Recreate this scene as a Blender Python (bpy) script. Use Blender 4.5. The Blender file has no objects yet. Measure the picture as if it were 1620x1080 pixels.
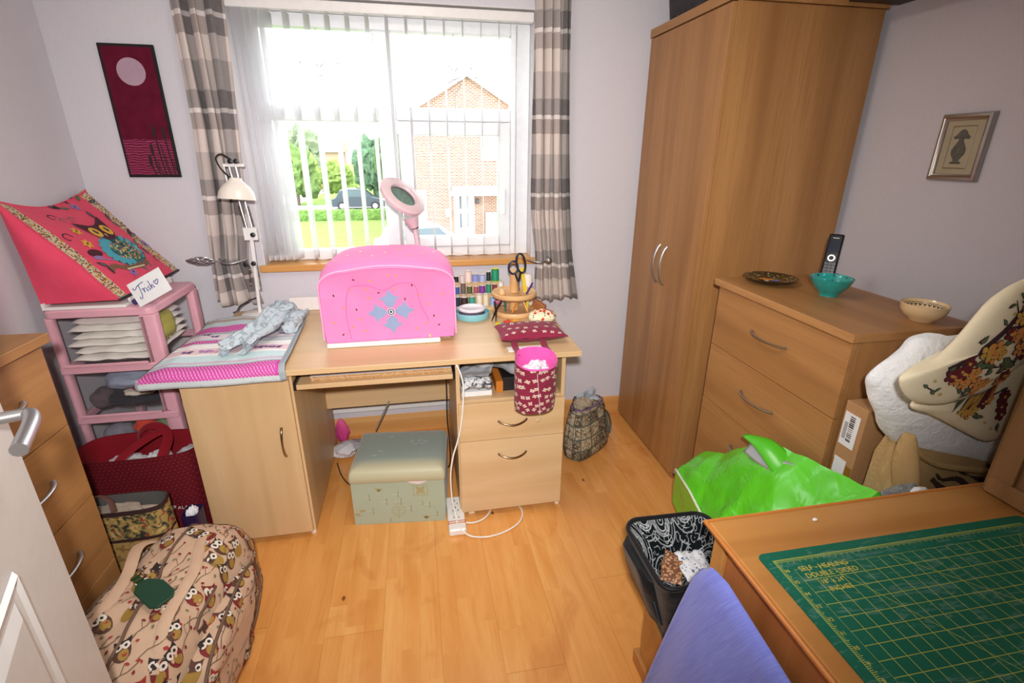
import bpy, bmesh, math, random
from mathutils import Vector, Matrix
from mathutils.bvhtree import BVHTree
from math import sin, cos, pi, sqrt, radians
random.seed(7)
SC = bpy.context.scene
COL = SC.collection
# ---------------------------------------------------------------- camera
cam_data = bpy.data.cameras.new('camera'); CAM = bpy.data.objects.new('camera', cam_data); COL.objects.link(CAM)
cam_data.sensor_width = 36; cam_data.lens = 787.113 / 1620 * 36; cam_data.clip_start = 0.02; cam_data.clip_end = 300
def cam_axes(yaw, pitch, roll):
    f = Vector((sin(yaw) * cos(pitch), cos(yaw) * cos(pitch), -sin(pitch)))
    r = Vector((cos(yaw), -sin(yaw), 0)); d = f.cross(r)
    return r * cos(roll) + d * sin(roll), -r * sin(roll) + d * cos(roll), f
_r, _d, _f = cam_axes(0.189183912, 0.361128187, -0.00647095)
CAM.matrix_world = Matrix(((_r.x, -_d.x, -_f.x, 0), (_r.y, -_d.y, -_f.y, 0), (_r.z, -_d.z, -_f.z, 1.5), (0, 0, 0, 1)))
SC.camera = CAM
# ---------------------------------------------------------------- exposure, sky, lamps
SC.view_settings.view_transform = 'Standard'; SC.view_settings.look = 'None'
SC.view_settings.gamma = 1.0; SC.view_settings.exposure = 0.14; SC.view_settings.use_curve_mapping = False
SC.cycles.max_bounces = 8; SC.cycles.diffuse_bounces = 4; SC.cycles.transparent_max_bounces = 24
SC.cycles.sample_clamp_indirect = 4.0; SC.cycles.caustics_reflective = False; SC.cycles.caustics_refractive = False
world = bpy.data.worlds.new('overcast_sky'); SC.world = world; world.use_nodes = True
bg = world.node_tree.nodes['Background']; bg.inputs[0].default_value = (0.95, 0.97, 1.0, 1); bg.inputs[1].default_value = 6.9
def lamp(name, kind, loc, energy, color, target=None, **kw):
    l = bpy.data.lights.new(name, kind); l.energy = energy; l.color = color
    for k, v in kw.items(): setattr(l, k, v)
    o = bpy.data.objects.new(name, l); COL.objects.link(o); o.location = loc
    if target is not None: o.rotation_euler = (Vector(target) - Vector(loc)).to_track_quat('-Z', 'Y').to_euler()
    return o
flash = lamp('camera_flash', 'SPOT', (-0.02, -0.10, 1.66), 200, (1.0, 0.97, 0.94), (0.10, 2.4, 0.98), spot_size=radians(111), spot_blend=1.0, shadow_soft_size=0.035)
bounce = lamp('ceiling_bounce_fill', 'AREA', (0.0, 1.3, 2.36), 9, (1.0, 0.92, 0.84), (0.0, 1.3, 0), shape='DISK', size=0.5)  # added fill standing in for flash bounced off the ceiling, not a fitting
portal = lamp('window_portal', 'AREA', (-0.07, 2.79, 1.55), 1, (1, 1, 1), (-0.07, 0, 1.55), shape='RECTANGLE', size=1.3, size_y=1.12)
portal.data.cycles.is_portal = True

# ---------------------------------------------------------------- colour and node helpers
def lin(c):
    if isinstance(c, str):
        c = c.lstrip('#'); c = [int(c[i:i + 2], 16) for i in (0, 2, 4)]
    r = [x / 255 for x in c[:3]]
    return tuple((x / 12.92 if x <= 0.04045 else ((x + 0.055) / 1.055) ** 2.4) for x in r) + (1,)
class E:
    def __init__(s, m, sock): s.m = m; s.s = sock
    def _b(s, op, o=None, c=None):
        n = s.m.nt.nodes.new('ShaderNodeMath'); n.operation = op
        for i, v in enumerate((s, o, c)):
            if v is None: continue
            if isinstance(v, E): s.m.nt.links.new(v.s, n.inputs[i])
            else: n.inputs[i].default_value = v
        return E(s.m, n.outputs[0])
    def __add__(s, o): return s._b('ADD', o)
    def __radd__(s, o): return s._b('ADD', o)
    def __sub__(s, o): return s._b('SUBTRACT', o)
    def __rsub__(s, o): return (s * -1) + o
    def __mul__(s, o): return s._b('MULTIPLY', o)
    def __rmul__(s, o): return s._b('MULTIPLY', o)
    def __truediv__(s, o): return s._b('DIVIDE', o)
    def gt(s, o): return s._b('GREATER_THAN', o)
    def lt(s, o): return s._b('LESS_THAN', o)
    def sin(s): return s._b('SINE')
    def floor(s): return s._b('FLOOR')
    def fr(s): return s._b('FRACT')
    def abs(s): return s._b('ABSOLUTE')
    def mn(s, o): return s._b('MINIMUM', o)
    def mx(s, o): return s._b('MAXIMUM', o)
    def pw(s, o): return s._b('POWER', o)
class Mat:
    def __init__(s, name):
        s.mat = bpy.data.materials.new(name); s.mat.use_nodes = True; s.nt = s.mat.node_tree
        s.p = s.nt.nodes['Principled BSDF']; s._tc = None
    def tc(s, k='Object'):
        if s._tc is None: s._tc = s.nt.nodes.new('ShaderNodeTexCoord')
        return s._tc.outputs[k]
    def sep(s, sock):
        n = s.nt.nodes.new('ShaderNodeSeparateXYZ'); s.nt.links.new(sock, n.inputs[0]); return [E(s, o) for o in n.outputs]
    def vec(s, x, y, z=0.0):
        n = s.nt.nodes.new('ShaderNodeCombineXYZ')
        for i, v in enumerate((x, y, z)):
            if isinstance(v, E): s.nt.links.new(v.s, n.inputs[i])
            else: n.inputs[i].default_value = v
        return n.outputs[0]
    def scale(s, sock, sc):
        n = s.nt.nodes.new('ShaderNodeVectorMath'); n.operation = 'MULTIPLY'; s.nt.links.new(sock, n.inputs[0]); n.inputs[1].default_value = sc; return n.outputs[0]
    def noise(s, vec=None, scale=5.0, detail=2.0, rough=0.5, dist=0.0, sc=None):
        n = s.nt.nodes.new('ShaderNodeTexNoise'); v = vec if vec is not None else s.tc()
        if sc: v = s.scale(v, sc)
        s.nt.links.new(v, n.inputs['Vector']); n.inputs['Scale'].default_value = scale; n.inputs['Detail'].default_value = detail
        n.inputs['Roughness'].default_value = rough; n.inputs['Distortion'].default_value = dist
        return E(s, n.outputs['Fac'])
    def voro(s, vec=None, scale=5.0, feature='F1', out='Distance', rand=1.0, dim='3D'):
        n = s.nt.nodes.new('ShaderNodeTexVoronoi'); n.voronoi_dimensions = dim; n.feature = feature
        s.nt.links.new(vec if vec is not None else s.tc(), n.inputs['Vector']); n.inputs['Scale'].default_value = scale; n.inputs['Randomness'].default_value = rand
        return E(s, n.outputs[out]) if out != 'Color' else n.outputs['Color']
    def white(s, vec):
        n = s.nt.nodes.new('ShaderNodeTexWhiteNoise'); n.noise_dimensions = '3D'; s.nt.links.new(vec, n.inputs['Vector']); return E(s, n.outputs['Value'])
    def mix(s, a, b, fac):
        n = s.nt.nodes.new('ShaderNodeMix'); n.data_type = 'RGBA'
        for i, v in ((6, a), (7, b)):
            if isinstance(v, (str, tuple, list)): n.inputs[i].default_value = lin(v)
            else: s.nt.links.new(v, n.inputs[i])
        if isinstance(fac, E): s.nt.links.new(fac.s, n.inputs[0])
        else: n.inputs[0].default_value = fac
        return n.outputs[2]
    def mul(s, a, fac):
        n = s.nt.nodes.new('ShaderNodeVectorMath'); n.operation = 'SCALE'; s.nt.links.new(a, n.inputs[0]); s.nt.links.new(fac.s, n.inputs['Scale']); return n.outputs[0]
    def ramp(s, fac, stops, const=False):
        n = s.nt.nodes.new('ShaderNodeValToRGB'); cr = n.color_ramp
        if const: cr.interpolation = 'CONSTANT'
        while len(cr.elements) < len(stops): cr.elements.new(0.5)
        for e, (p, c) in zip(cr.elements, sorted(stops, key=lambda q: q[0])): e.position = p; e.color = lin(c)
        s.nt.links.new(fac.s, n.inputs[0]); return n.outputs[0]
    def out(s, color, rough=0.6, bump=None, bs=0.2, bd=0.002, metal=0.0, coat=0.0, sheen=0.0, spec=0.5, trans=0.0, alpha=None):
        p = s.p
        if isinstance(color, (str, tuple, list)): p.inputs['Base Color'].default_value = lin(color)
        else: s.nt.links.new(color, p.inputs['Base Color'])
        if isinstance(rough, E): s.nt.links.new(rough.s, p.inputs['Roughness'])
        else: p.inputs['Roughness'].default_value = rough
        p.inputs['Metallic'].default_value = metal; p.inputs['Coat Weight'].default_value = coat; p.inputs['Coat Roughness'].default_value = 0.15
        p.inputs['Sheen Weight'].default_value = sheen; p.inputs['Specular IOR Level'].default_value = spec
        if trans: p.inputs['Transmission Weight'].default_value = trans
        if alpha is not None: p.inputs['Alpha'].default_value = alpha
        if bump is not None:
            b = s.nt.nodes.new('ShaderNodeBump'); b.inputs['Strength'].default_value = bs; b.inputs['Distance'].default_value = bd
            s.nt.links.new(bump.s, b.inputs['Height']); s.nt.links.new(b.outputs[0], p.inputs['Normal'])
        return s.mat
_flat = {}
def flat(name, c, rough=0.6, metal=0.0, fab=False, coat=0.0, spec=0.5):
    key = (name, str(c), rough, metal)
    if key in _flat: return _flat[key]
    m = Mat(name)
    if fab:
        n = m.noise(scale=9, detail=3); n2 = m.noise(scale=420, detail=1)
        r = m.out(m.mix(c, tuple(max(0, x * 255 * 0.86) for x in _srgb(c)), n), rough, bump=n * 1.0 + n2 * 0.12, bs=0.5, bd=0.012, sheen=0.15, spec=0.2)
    else:
        n = m.noise(scale=30, detail=2)
        r = m.out(m.mix(c, tuple(max(0, x * 255 * 0.94) for x in _srgb(c)), n), rough, metal=metal, coat=coat, spec=spec)
    _flat[key] = r
    return r
def _srgb(c):
    if isinstance(c, str):
        c = c.lstrip('#'); c = [int(c[i:i + 2], 16) for i in (0, 2, 4)]
    return [x / 255 for x in c[:3]]

# ---------------------------------------------------------------- mesh helpers
class MB:
    def __init__(s): s.v = []; s.f = []; s.m = []; s.u = {}; s.k = 0; s.hard = set()
    def add(s, vs): n = len(s.v); s.v += [Vector(p) for p in vs]; return n
    def face(s, idx, uv=None, k=None):
        if uv: s.u[len(s.f)] = uv
        s.f.append(tuple(idx)); s.m.append(s.k if k is None else k)
    def box(s, x0, x1, y0, y1, z0, z1, k=None, T=None):
        P = [(x0, y0, z0), (x1, y0, z0), (x1, y1, z0), (x0, y1, z0), (x0, y0, z1), (x1, y0, z1), (x1, y1, z1), (x0, y1, z1)]
        if T: P = [T @ Vector(p) for p in P]
        n = s.add(P)
        for q in ((0, 3, 2, 1), (4, 5, 6, 7), (0, 1, 5, 4), (1, 2, 6, 5), (2, 3, 7, 6), (3, 0, 4, 7)): s.face([n + i for i in q], k=k)
        return s
    def prism(s, poly, lo, hi, axis='z', k=None, T=None):
        def P(a, b, h): 
            p = {'z': (a, b, h), 'y': (a, h, b), 'x': (h, a, b)}[axis]
            return T @ Vector(p) if T else p
        m = len(poly); n = s.add([P(a, b, lo) for a, b in poly] + [P(a, b, hi) for a, b in poly])
        s.face([n + i for i in range(m)][::-1], k=k); s.face([n + m + i for i in range(m)], k=k)
        for i in range(m): j = (i + 1) % m; s.face((n + i, n + j, n + m + j, n + m + i), k=k)
        return s
    def tube(s, pts, r, n=8, closed=False, k=None, flat_=None):
        pts = [Vector(p) for p in pts]; m = len(pts); rs = r if isinstance(r, (list, tuple)) else [r] * m
        rings = []; up = Vector((0.13, 0.21, 0.97))
        prev = None
        for i, p in enumerate(pts):
            if closed: t = pts[(i + 1) % m] - pts[i - 1]
            else: t = pts[min(i + 1, m - 1)] - pts[max(i - 1, 0)]
            if t.length < 1e-9: t = Vector((0, 0, 1))
            t.normalize()
            if prev is None:
                a = t.cross(up)
                if a.length < 0.05: a = t.cross(Vector((1, 0, 0)))
            else: a = prev - t * prev.dot(t)
            a.normalize(); prev = a; b = t.cross(a)
            fx = flat_ or (1, 1)
            rings.append([p + (a * cos(2 * pi * q / n) * fx[0] + b * sin(2 * pi * q / n) * fx[1]) * rs[i] for q in range(n)])
        return s.loft(rings, closed_v=closed, k=k)
    def loft(s, rings, closed_v=False, caps=True, k=None, uv=False):
        n = len(rings[0]); m = len(rings); b = s.add([p for r in rings for p in r])
        for i in range(m if closed_v else m - 1):
            j = (i + 1) % m
            for q in range(n):
                w = (q + 1) % n
                s.face((b + i * n + q, b + i * n + w, b + j * n + w, b + j * n + q), k=k,
                       uv=[(q / n, i / (m - 1)), ((q + 1) / n, i / (m - 1)), ((q + 1) / n, j / (m - 1)), (q / n, j / (m - 1))] if uv else None)
        if caps and not closed_v:
            s.face([b + q for q in range(n)][::-1], k=k); s.face([b + (m - 1) * n + q for q in range(n)], k=k)
        return s
    def lathe(s, prof, c, n=36, k=None, T=None, caps=True):
        rings = []
        for r, z in prof:
            ring = []
            for q in range(n):
                p = Vector((r * cos(2 * pi * q / n), r * sin(2 * pi * q / n), z))
                if T: p = T @ p
                ring.append(p + Vector(c))
            rings.append(ring)
        return s.loft(rings, k=k, caps=caps)
    def grid(s, fn, nu, nv, k=None, uvs=None):
        b = s.add([fn(i / nu, j / nv) for j in range(nv + 1) for i in range(nu + 1)])
        for j in range(nv):
            for i in range(nu):
                a = b + j * (nu + 1) + i
                kk = k(i / nu, j / nv) if callable(k) else k
                s.face((a, a + 1, a + nu + 2, a + nu + 1), uv=[(i / nu, j / nv), ((i + 1) / nu, j / nv), ((i + 1) / nu, (j + 1) / nv), (i / nu, (j + 1) / nv)], k=kk)
        return s
    def bvh(s): return BVHTree.FromPolygons([tuple(v) for v in s.v], [f for f in s.f])
    def stamp(s, bvh, pos, ux, uy, shapes, sc=1.0, off=0.0012):
        """Lay flat coloured shapes (a print or embroidery) on the surface round pos."""
        ux = Vector(ux).normalized(); uy = Vector(uy).normalized()
        for li, (poly, k) in enumerate(shapes):
            cx = sum(p[0] for p in poly) / len(poly); cy = sum(p[1] for p in poly) / len(poly)
            pts = [(cx, cy)] + list(poly); out = []
            for a, b in pts:
                q = Vector(pos) + ux * a * sc + uy * b * sc
                hit = bvh.find_nearest(q)
                if hit[0] is None: out.append(q); continue
                nn = hit[1]; nrm = ux.cross(uy)
                if nn.dot(nrm) < 0: nn = -nn
                out.append(hit[0] + nn * (off + li * 0.00025))
            n = s.add(out)
            for i in range(len(poly)): s.face((n, n + 1 + i, n + 1 + (i + 1) % len(poly)), k=k)
    def build(s, name, mats, parent=None, smooth=35, bevel=0, seg=2, sub=0, solid=0, world=True, disp=None):
        me = bpy.data.meshes.new(name)
        off = Vector((0, 0, 0))
        if parent is not None and world: off = root_loc(parent)
        me.from_pydata([tuple(v - off) for v in s.v], [], s.f)
        if not isinstance(mats, (list, tuple)): mats = [mats]
        for mm in mats: me.materials.append(mm)
        for i, p in enumerate(me.polygons): p.material_index = min(s.m[i], len(mats) - 1)
        if s.u:
            uvl = me.uv_layers.new(name='UVMap')
            for fi, uv in s.u.items():
                p = me.polygons[fi]
                for li, c in zip(p.loop_indices, uv): uvl.data[li].uv = c
        me.validate(clean_customdata=False)
        if smooth:
            me.polygons.foreach_set('use_smooth', [True] * len(me.polygons))
            me.set_sharp_from_angle(angle=radians(smooth))
        o = bpy.data.objects.new(name, me); COL.objects.link(o)
        if parent is not None: o.parent = parent
        if solid: md = o.modifiers.new('solid', 'SOLIDIFY'); md.thickness = solid; md.offset = 0
        if bevel: md = o.modifiers.new('bevel', 'BEVEL'); md.width = bevel; md.segments = seg; md.limit_method = 'ANGLE'; md.angle_limit = radians(50)
        if sub: md = o.modifiers.new('sub', 'SUBSURF'); md.levels = sub; md.render_levels = sub
        return o
def root_loc(o):
    v = Vector((0, 0, 0))
    while o is not None: v = v + Vector(o.location); o = o.parent
    return v
def tag(o, label=None, cat=None, group=None, kind=None):
    if label: o['label'] = label
    if cat: o['category'] = cat
    if group: o['group'] = group
    if kind: o['kind'] = kind
    return o
def thing(name, loc, label, cat, group=None, rz=0):
    o = bpy.data.objects.new(name, None); COL.objects.link(o); o.location = loc; o.rotation_euler = (0, 0, rz); o.empty_display_size = 0.05
    return tag(o, label, cat, group)
def struct(o): o['kind'] = 'structure'; return o
def copy_tree(o, parent=None):
    c = o.copy(); COL.objects.link(c); c.parent = parent
    for ch in list(o.children): copy_tree(ch, c)
    return c
def lerp(a, b, t): return a + (b - a) * t
def interp(tab, x):
    if x <= tab[0][0]: return tab[0][1]
    for (a, p), (b, q) in zip(tab, tab[1:]):
        if x <= b: return p + (q - p) * (x - a) / (b - a)
    return tab[-1][1]
def cr(pts, per=6, closed=False):
    """smooth curve through points"""
    P = [Vector(p) for p in pts]; out = []; n = len(P)
    rng = range(n) if closed else range(n - 1)
    for i in rng:
        p0 = P[i - 1] if (closed or i > 0) else P[0]; p1 = P[i]; p2 = P[(i + 1) % n]
        p3 = P[(i + 2) % n] if (closed or i + 2 < n) else P[-1]
        for q in range(per):
            t = q / per
            out.append(0.5 * ((2 * p1) + (p2 - p0) * t + (2 * p0 - 5 * p1 + 4 * p2 - p3) * t * t + (3 * p1 - p0 - 3 * p2 + p3) * t ** 3))
    if not closed: out.append(P[-1])
    return out
def sring(cx, cy, z, hx, hy, e=4.0, n=40, rz=0.0, nz=0.0, seed=0, tilt=(0, 0)):
    """superellipse ring"""
    out = []
    for q in range(n):
        a = 2 * pi * q / n; c, s_ = cos(a), sin(a)
        r = (abs(c) ** e + abs(s_) ** e) ** (-1 / e)
        w = 1 + nz * (sin(3 * a + seed) * 0.5 + sin(7 * a + seed * 2.3 + z * 31) * 0.35 + sin(12 * a + seed * 1.7 + z * 17) * 0.15)
        x, y = hx * r * c * w, hy * r * s_ * w
        X, Y = x * cos(rz) - y * sin(rz), x * sin(rz) + y * cos(rz)
        out.append(Vector((cx + X, cy + Y, z + tilt[0] * X + tilt[1] * Y)))
    return out
def ell(cx, cy, rx, ry, n=12, rot=0.0):
    return [(cx + rx * cos(2 * pi * i / n) * cos(rot) - ry * sin(2 * pi * i / n) * sin(rot), cy + rx * cos(2 * pi * i / n) * sin(rot) + ry * sin(2 * pi * i / n) * cos(rot)) for i in range(n)]
def leafp(cx, cy, l, w, rot):
    pts = [(0, 0), (l * .3, w * .5), (l * .65, w * .42), (l, 0), (l * .65, -w * .42), (l * .3, -w * .5)]
    return [(cx + a * cos(rot) - b * sin(rot), cy + a * sin(rot) + b * cos(rot)) for a, b in pts]
def strokep(pts, w):
    """a flat stroke along 2-D points, as separate quads"""
    out = []
    for (a, b), (c, d) in zip(pts, pts[1:]):
        L = math.hypot(c - a, d - b) or 1e-6; nx, ny = -(d - b) / L * w / 2, (c - a) / L * w / 2
        out.append([(a + nx, b + ny), (a - nx, b - ny), (c - nx, d - ny), (c + nx, d + ny)])
    return out

# ---------------------------------------------------------------- shared materials
def wood(name, c1, c2, c3, axis='z', rough=0.42, fine=1.0, spec=0.4):
    m = Mat(name); s = {'z': (9, 9, 0.55), 'x': (0.55, 9, 9), 'y': (9, 0.55, 9)}[axis]; s2 = {'z': (150, 150, 4), 'x': (4, 150, 150), 'y': (150, 4, 150)}[axis]
    broad = m.noise(scale=1.0, detail=3, sc=s, dist=0.6); fineg = m.noise(scale=1.0, detail=2, sc=s2)
    col = m.ramp(broad, [(0.3, c1), (0.52, c2), (0.72, c3)])
    col = m.mix(col, c1, (fineg.gt(0.56)) * (0.34 * fine))
    return m.out(col, rough, bump=fineg, bs=0.06, bd=0.0005, spec=spec)
W_OAKZ = wood('golden_oak_upright', '#94673c', '#a67747', '#b18250', 'z')
W_OAKY = wood('golden_oak_grain_y', '#976a3e', '#a87948', '#b38453', 'y')
W_OAKX = wood('golden_oak_grain_x', '#ab7641', '#ba834b', '#c48d54', 'x')
W_BEECHZ = wood('pale_beech_upright', '#c2a074', '#ccab80', '#d3b48b', 'z', fine=0.4)
W_BEECHX = wood('pale_beech_across', '#c5a377', '#cfae83', '#d7b890', 'x', fine=0.4)
W_TABLE = wood('orange_pine', '#a06a36', '#ae7940', '#b8854c', 'x', rough=0.35, fine=0.3)
W_PINE = wood('pine_skirting', '#c08443', '#d09655', '#dba566', 'x', rough=0.4, fine=0.4)
CHROME = flat('brushed_chrome', '#c9c7c4', 0.28, 1.0)
STEEL = flat('satin_steel', '#b9b9bb', 0.35, 1.0)
BLACKP = flat('black_plastic', '#141416', 0.35)
WHITEP = flat('white_plastic', '#f0eeec', 0.3)
PAPER = flat('white_paper', '#e9e9ea', 0.8)
def fabric(name, c, c2=None, rough=0.85, fold=9, bs=0.6, bd=0.012):
    m = Mat(name); n = m.noise(scale=fold, detail=3, dist=0.5); f2 = m.noise(scale=420, detail=1)
    return m.out(m.mix(c, c2 or c, m.noise(scale=14, detail=4)), rough, bump=n + f2 * 0.1, bs=bs, bd=bd, sheen=0.1, spec=0.15)
# ================================================================= THE ROOM
def wallpaper():
    m = Mat('lilac_grey_wallpaper')
    a = m.noise(scale=1, detail=2, sc=(260, 260, 45)); b = m.noise(scale=1, detail=2, sc=(700, 700, 160))
    c = m.mix('#d7d4db', '#c9c6cd', a * 0.6 + b * 0.4)
    return m.out(c, 0.75, bump=a + b * 0.5, bs=0.35, bd=0.0012, spec=0.25)
WALLP = wallpaper(); CEILM = flat('white_ceiling_paint', '#efece8', 0.9); REVEAL = flat('white_reveal_paint', '#e4e1e2', 0.7)
def floor_mat():
    m = Mat('honey_laminate_floor'); x, y, z = m.sep(m.tc('Object'))
    pw = 0.19; col_i = (x / pw).floor(); off = m.white(m.vec(col_i, 3.0, 1.0))
    yy = y / 1.25 + off * 1.7; row = yy.floor()
    plank = m.white(m.vec(col_i, row, 2.0))
    strip_i = (x / (pw / 3)).floor(); soff = m.white(m.vec(strip_i, 9.0, 4.0)); srow = (y / 0.42 + soff * 2.3).floor()
    strip = m.white(m.vec(strip_i, srow, 5.0))
    nv = m.vec(x * 9 + plank * 20, y * 1.3 + strip * 7, plank * 9); n = m.noise(nv, scale=1.0, detail=4, dist=1.2)
    fine = m.noise(m.vec(x * 150, y * 7, strip * 5), scale=1.0, detail=2)
    c = m.ramp(n * 0.80 + strip * 0.06 + plank * 0.14, [(0.2, '#cb8848'), (0.42, '#d9964f'), (0.58, '#e1a15b'), (0.8, '#e9b26d')])
    c = m.mix(c, '#c27a38', fine.gt(0.6) * 0.15)
    kn = m.noise(m.vec(x * 4, y * 2.2, 3.0), scale=1.0, detail=5, dist=2.0)
    c = m.mix(c, '#b9682f', ((kn - 0.56) * 6).mx(0.0).mn(1.0) * 0.42)
    kd = m.voro(m.vec(x * 2.1, y * 1.3, 0.0), scale=1.0, dim='2D'); c = m.mix(c, '#6e2f16', kd.lt(0.014) * 0.8)
    fx = (x / pw).fr(); gap = (fx.lt(0.008) + yy.fr().lt(0.0016)).mn(1.0)
    sfx = (x / (pw / 3)).fr(); sg = sfx.lt(0.014)
    c = m.mix(c, '#9a5a2a', sg * 0.03); c = m.mix(c, '#9a5f30', gap * 0.5)
    return m.out(c, n * 0.08 + 0.20, bump=gap * -1.0, bs=0.3, bd=0.001, spec=0.5)
FLOORM = floor_mat()
struct(MB().box(-1.6, 2.0, -1.2, 2.6, -0.1, 0).build('floor', FLOORM, smooth=0))
struct(MB().box(-1.6, 2.0, -1.2, 2.9, 2.4, 2.5).build('ceiling', CEILM, smooth=0))
wx0, wx1, wz0, wz1 = -0.735, 0.597, 0.95, 2.115
w = MB(); w.box(-1.6, wx0, 2.58, 2.86, 0, 2.4); w.box(wx1, 2.0, 2.58, 2.86, 0, 2.4); w.box(wx0, wx1, 2.58, 2.86, 0, wz0); w.box(wx0, wx1, 2.58, 2.86, wz1, 2.4)
struct(w.build('wall_back', WALLP, smooth=0))
w = MB(); t_ = 0.004
w.box(wx0, wx0 + t_, 2.581, 2.70, wz0, wz1); w.box(wx1 - t_, wx1, 2.581, 2.70, wz0, wz1); w.box(wx0 + t_, wx1 - t_, 2.581, 2.70, wz1 - t_, wz1)
struct(w.build('trim_1', REVEAL, smooth=0))
struct(MB().box(1.82, 2.0, -1.2, 2.58, 0, 2.4).build('wall_right', WALLP, smooth=0))
struct(MB().box(-1.6, -1.41, -1.2, 2.58, 0, 2.4).build('wall_left', WALLP, smooth=0))
struct(MB().box(-1.41, 1.82, -1.2, -1.05, 0, 2.4).build('wall_front', WALLP, smooth=0))
def skirt(name, x0, x1, y0, y1, axis):
    m = MB(); d = 0.018
    if axis == 'x': prof = [(y0, 0), (y0, 0.085), (y0 - 0.004 + 0.008, 0.10), (y1, 0.112), (y1, 0)]; m.prism([(a, b) for a, b in prof], x0, x1, 'x')
    else: m.prism([(x0, 0), (x0, 0.09), (x1, 0.105) , (x1, 0)], y0, y1, 'y')
    return struct(m.build(name, W_PINE, smooth=0, bevel=0.003))
skirt('baseboard_back', -1.41, 1.82, 2.562, 2.58, 'x')
skirt('baseboard_left', -1.392, -1.41, -1.05, 2.56, 'y')
skirt('baseboard_right', 1.802, 1.82, -1.05, 2.56, 'y')
# window board
sm = MB(); sm.box(-0.755, 0.615, 2.555, 2.58, 0.951, 0.985); sm.box(wx0 + .004, wx1 - .004, 2.579, 2.70, 0.951, 0.985)
sill = struct(sm.build('trim_2', wood('varnished_sill', '#c48a4a', '#d39d5c', '#dca968', 'x', rough=0.3, fine=0.3), smooth=0, bevel=0.006, seg=3))

# ---- window (white plastic frames, four panes)
FR = flat('white_window_frame', '#eceef2', 0.3)
def glass_mat():
    m = Mat('window_glass'); nt = m.nt; nt.nodes.remove(m.p)
    t = nt.nodes.new('ShaderNodeBsdfTransparent'); g = nt.nodes.new('ShaderNodeBsdfGlossy'); g.inputs['Roughness'].default_value = 0.02
    x = nt.nodes.new('ShaderNodeMixShader'); f = nt.nodes.new('ShaderNodeFresnel'); f.inputs[0].default_value = 1.25
    nt.links.new(f.outputs[0], x.inputs[0]); nt.links.new(t.outputs[0], x.inputs[1]); nt.links.new(g.outputs[0], x.inputs[2])
    t.inputs[0].default_value = (0.96, 0.98, 0.97, 1)
    nt.links.new(x.outputs[0], nt.nodes['Material Output'].inputs[0]); return m.mat
GLASS = glass_mat()
fy0, fy1 = 2.672, 2.735
fm = MB()
def frame_rect(m, x0, x1, z0, z1, hx0, hx1, hz0, hz1, y0, y1):
    m.box(x0, hx0, y0, y1, z0, z1); m.box(hx1, x1, y0, y1, z0, z1); m.box(hx0, hx1, y0, y1, z0, hz0); m.box(hx0, hx1, y0, y1, hz1, z1)
fm.box(-0.731, -0.64, fy0, fy1, .986, 2.11); fm.box(0.497, 0.592, fy0, fy1, .986, 2.11)
fm.box(-0.64, 0.497, fy0, fy1, 2.018, 2.11); fm.box(-0.64, 0.497, fy0, fy1, .986, 1.035)
fm.box(-0.147, -0.062, fy0, fy1, 1.035, 2.018); fm.box(-0.64, -0.147, fy0, fy1, 1.638, 1.703); fm.box(-0.062, 0.497, fy0, fy1, 1.645, 1.703)
win = struct(fm.build('window_1', FR, smooth=0, bevel=0.006, seg=2))
sa = MB(); frame_rect(sa, -0.058, 0.494, 1.038, 1.642, 0.012, 0.434, 1.090, 1.580, 2.655, 2.725)
sash = sa.build('sash', FR, win, smooth=0, bevel=0.007, seg=2)
for (x0, x1, z0, z1) in ((-0.645, -0.142, 1.030, 1.643), (-0.645, -0.142, 1.698, 2.023), (-0.067, 0.502, 1.698, 2.023)):
    gp = MB(); gp.box(x0, x1, 2.700, 2.708, z0, z1); gp.build('glass_pane', GLASS, win, smooth=0)
gp = MB(); gp.box(0.008, 0.438, 2.700, 2.708, 1.086, 1.585); gp.build('glass_pane', GLASS, sash, smooth=0)
h = MB(); h.box(0.445, 0.47, 2.638, 2.654, 1.28, 1.33); h.box(0.450, 0.465, 2.628, 2.640, 1.20, 1.33); h.build('window_handle', FR, sash, smooth=0, bevel=0.004)
LEAD = flat('dull_lead_strip', '#9a9da4', 0.5)
for cx, x0, x1 in ((-0.39, -0.64, -0.147), (0.225, -0.062, 0.497)):
    lm = MB(); yy = 2.697
    def seg(a, b): lm.tube([(a[0], yy, a[1]), (b[0], yy, b[1])], 0.0018, 5)
    def arc(pts): lm.tube([(p[0], yy, p[1]) for p in cr([(a, b, 0) for a, b in pts], 5)], 0.0018, 5)
    seg((x0, 1.885), (cx - 0.085, 1.885)); seg((cx + 0.085, 1.885), (x1, 1.885)); seg((cx, 2.018), (cx, 1.955)); seg((cx, 1.77), (cx, 1.703))
    arc([(cx, 1.955), (cx - 0.03, 1.91), (cx, 1.865), (cx + 0.03, 1.91), (cx, 1.955)])
    for sg in (-1, 1):
        arc([(cx, 1.865), (cx + sg * 0.04, 1.895), (cx + sg * 0.09, 1.875), (cx + sg * 0.105, 1.84), (cx + sg * 0.06, 1.85), (cx, 1.83)])
        arc([(cx, 1.83), (cx + sg * 0.03, 1.81), (cx, 1.77)])
        arc([(cx + sg * 0.03, 1.915), (cx + sg * 0.06, 1.905), (cx + sg * 0.09, 1.875)])
    lm.build('lead_strip', LEAD, win, smooth=60)

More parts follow.
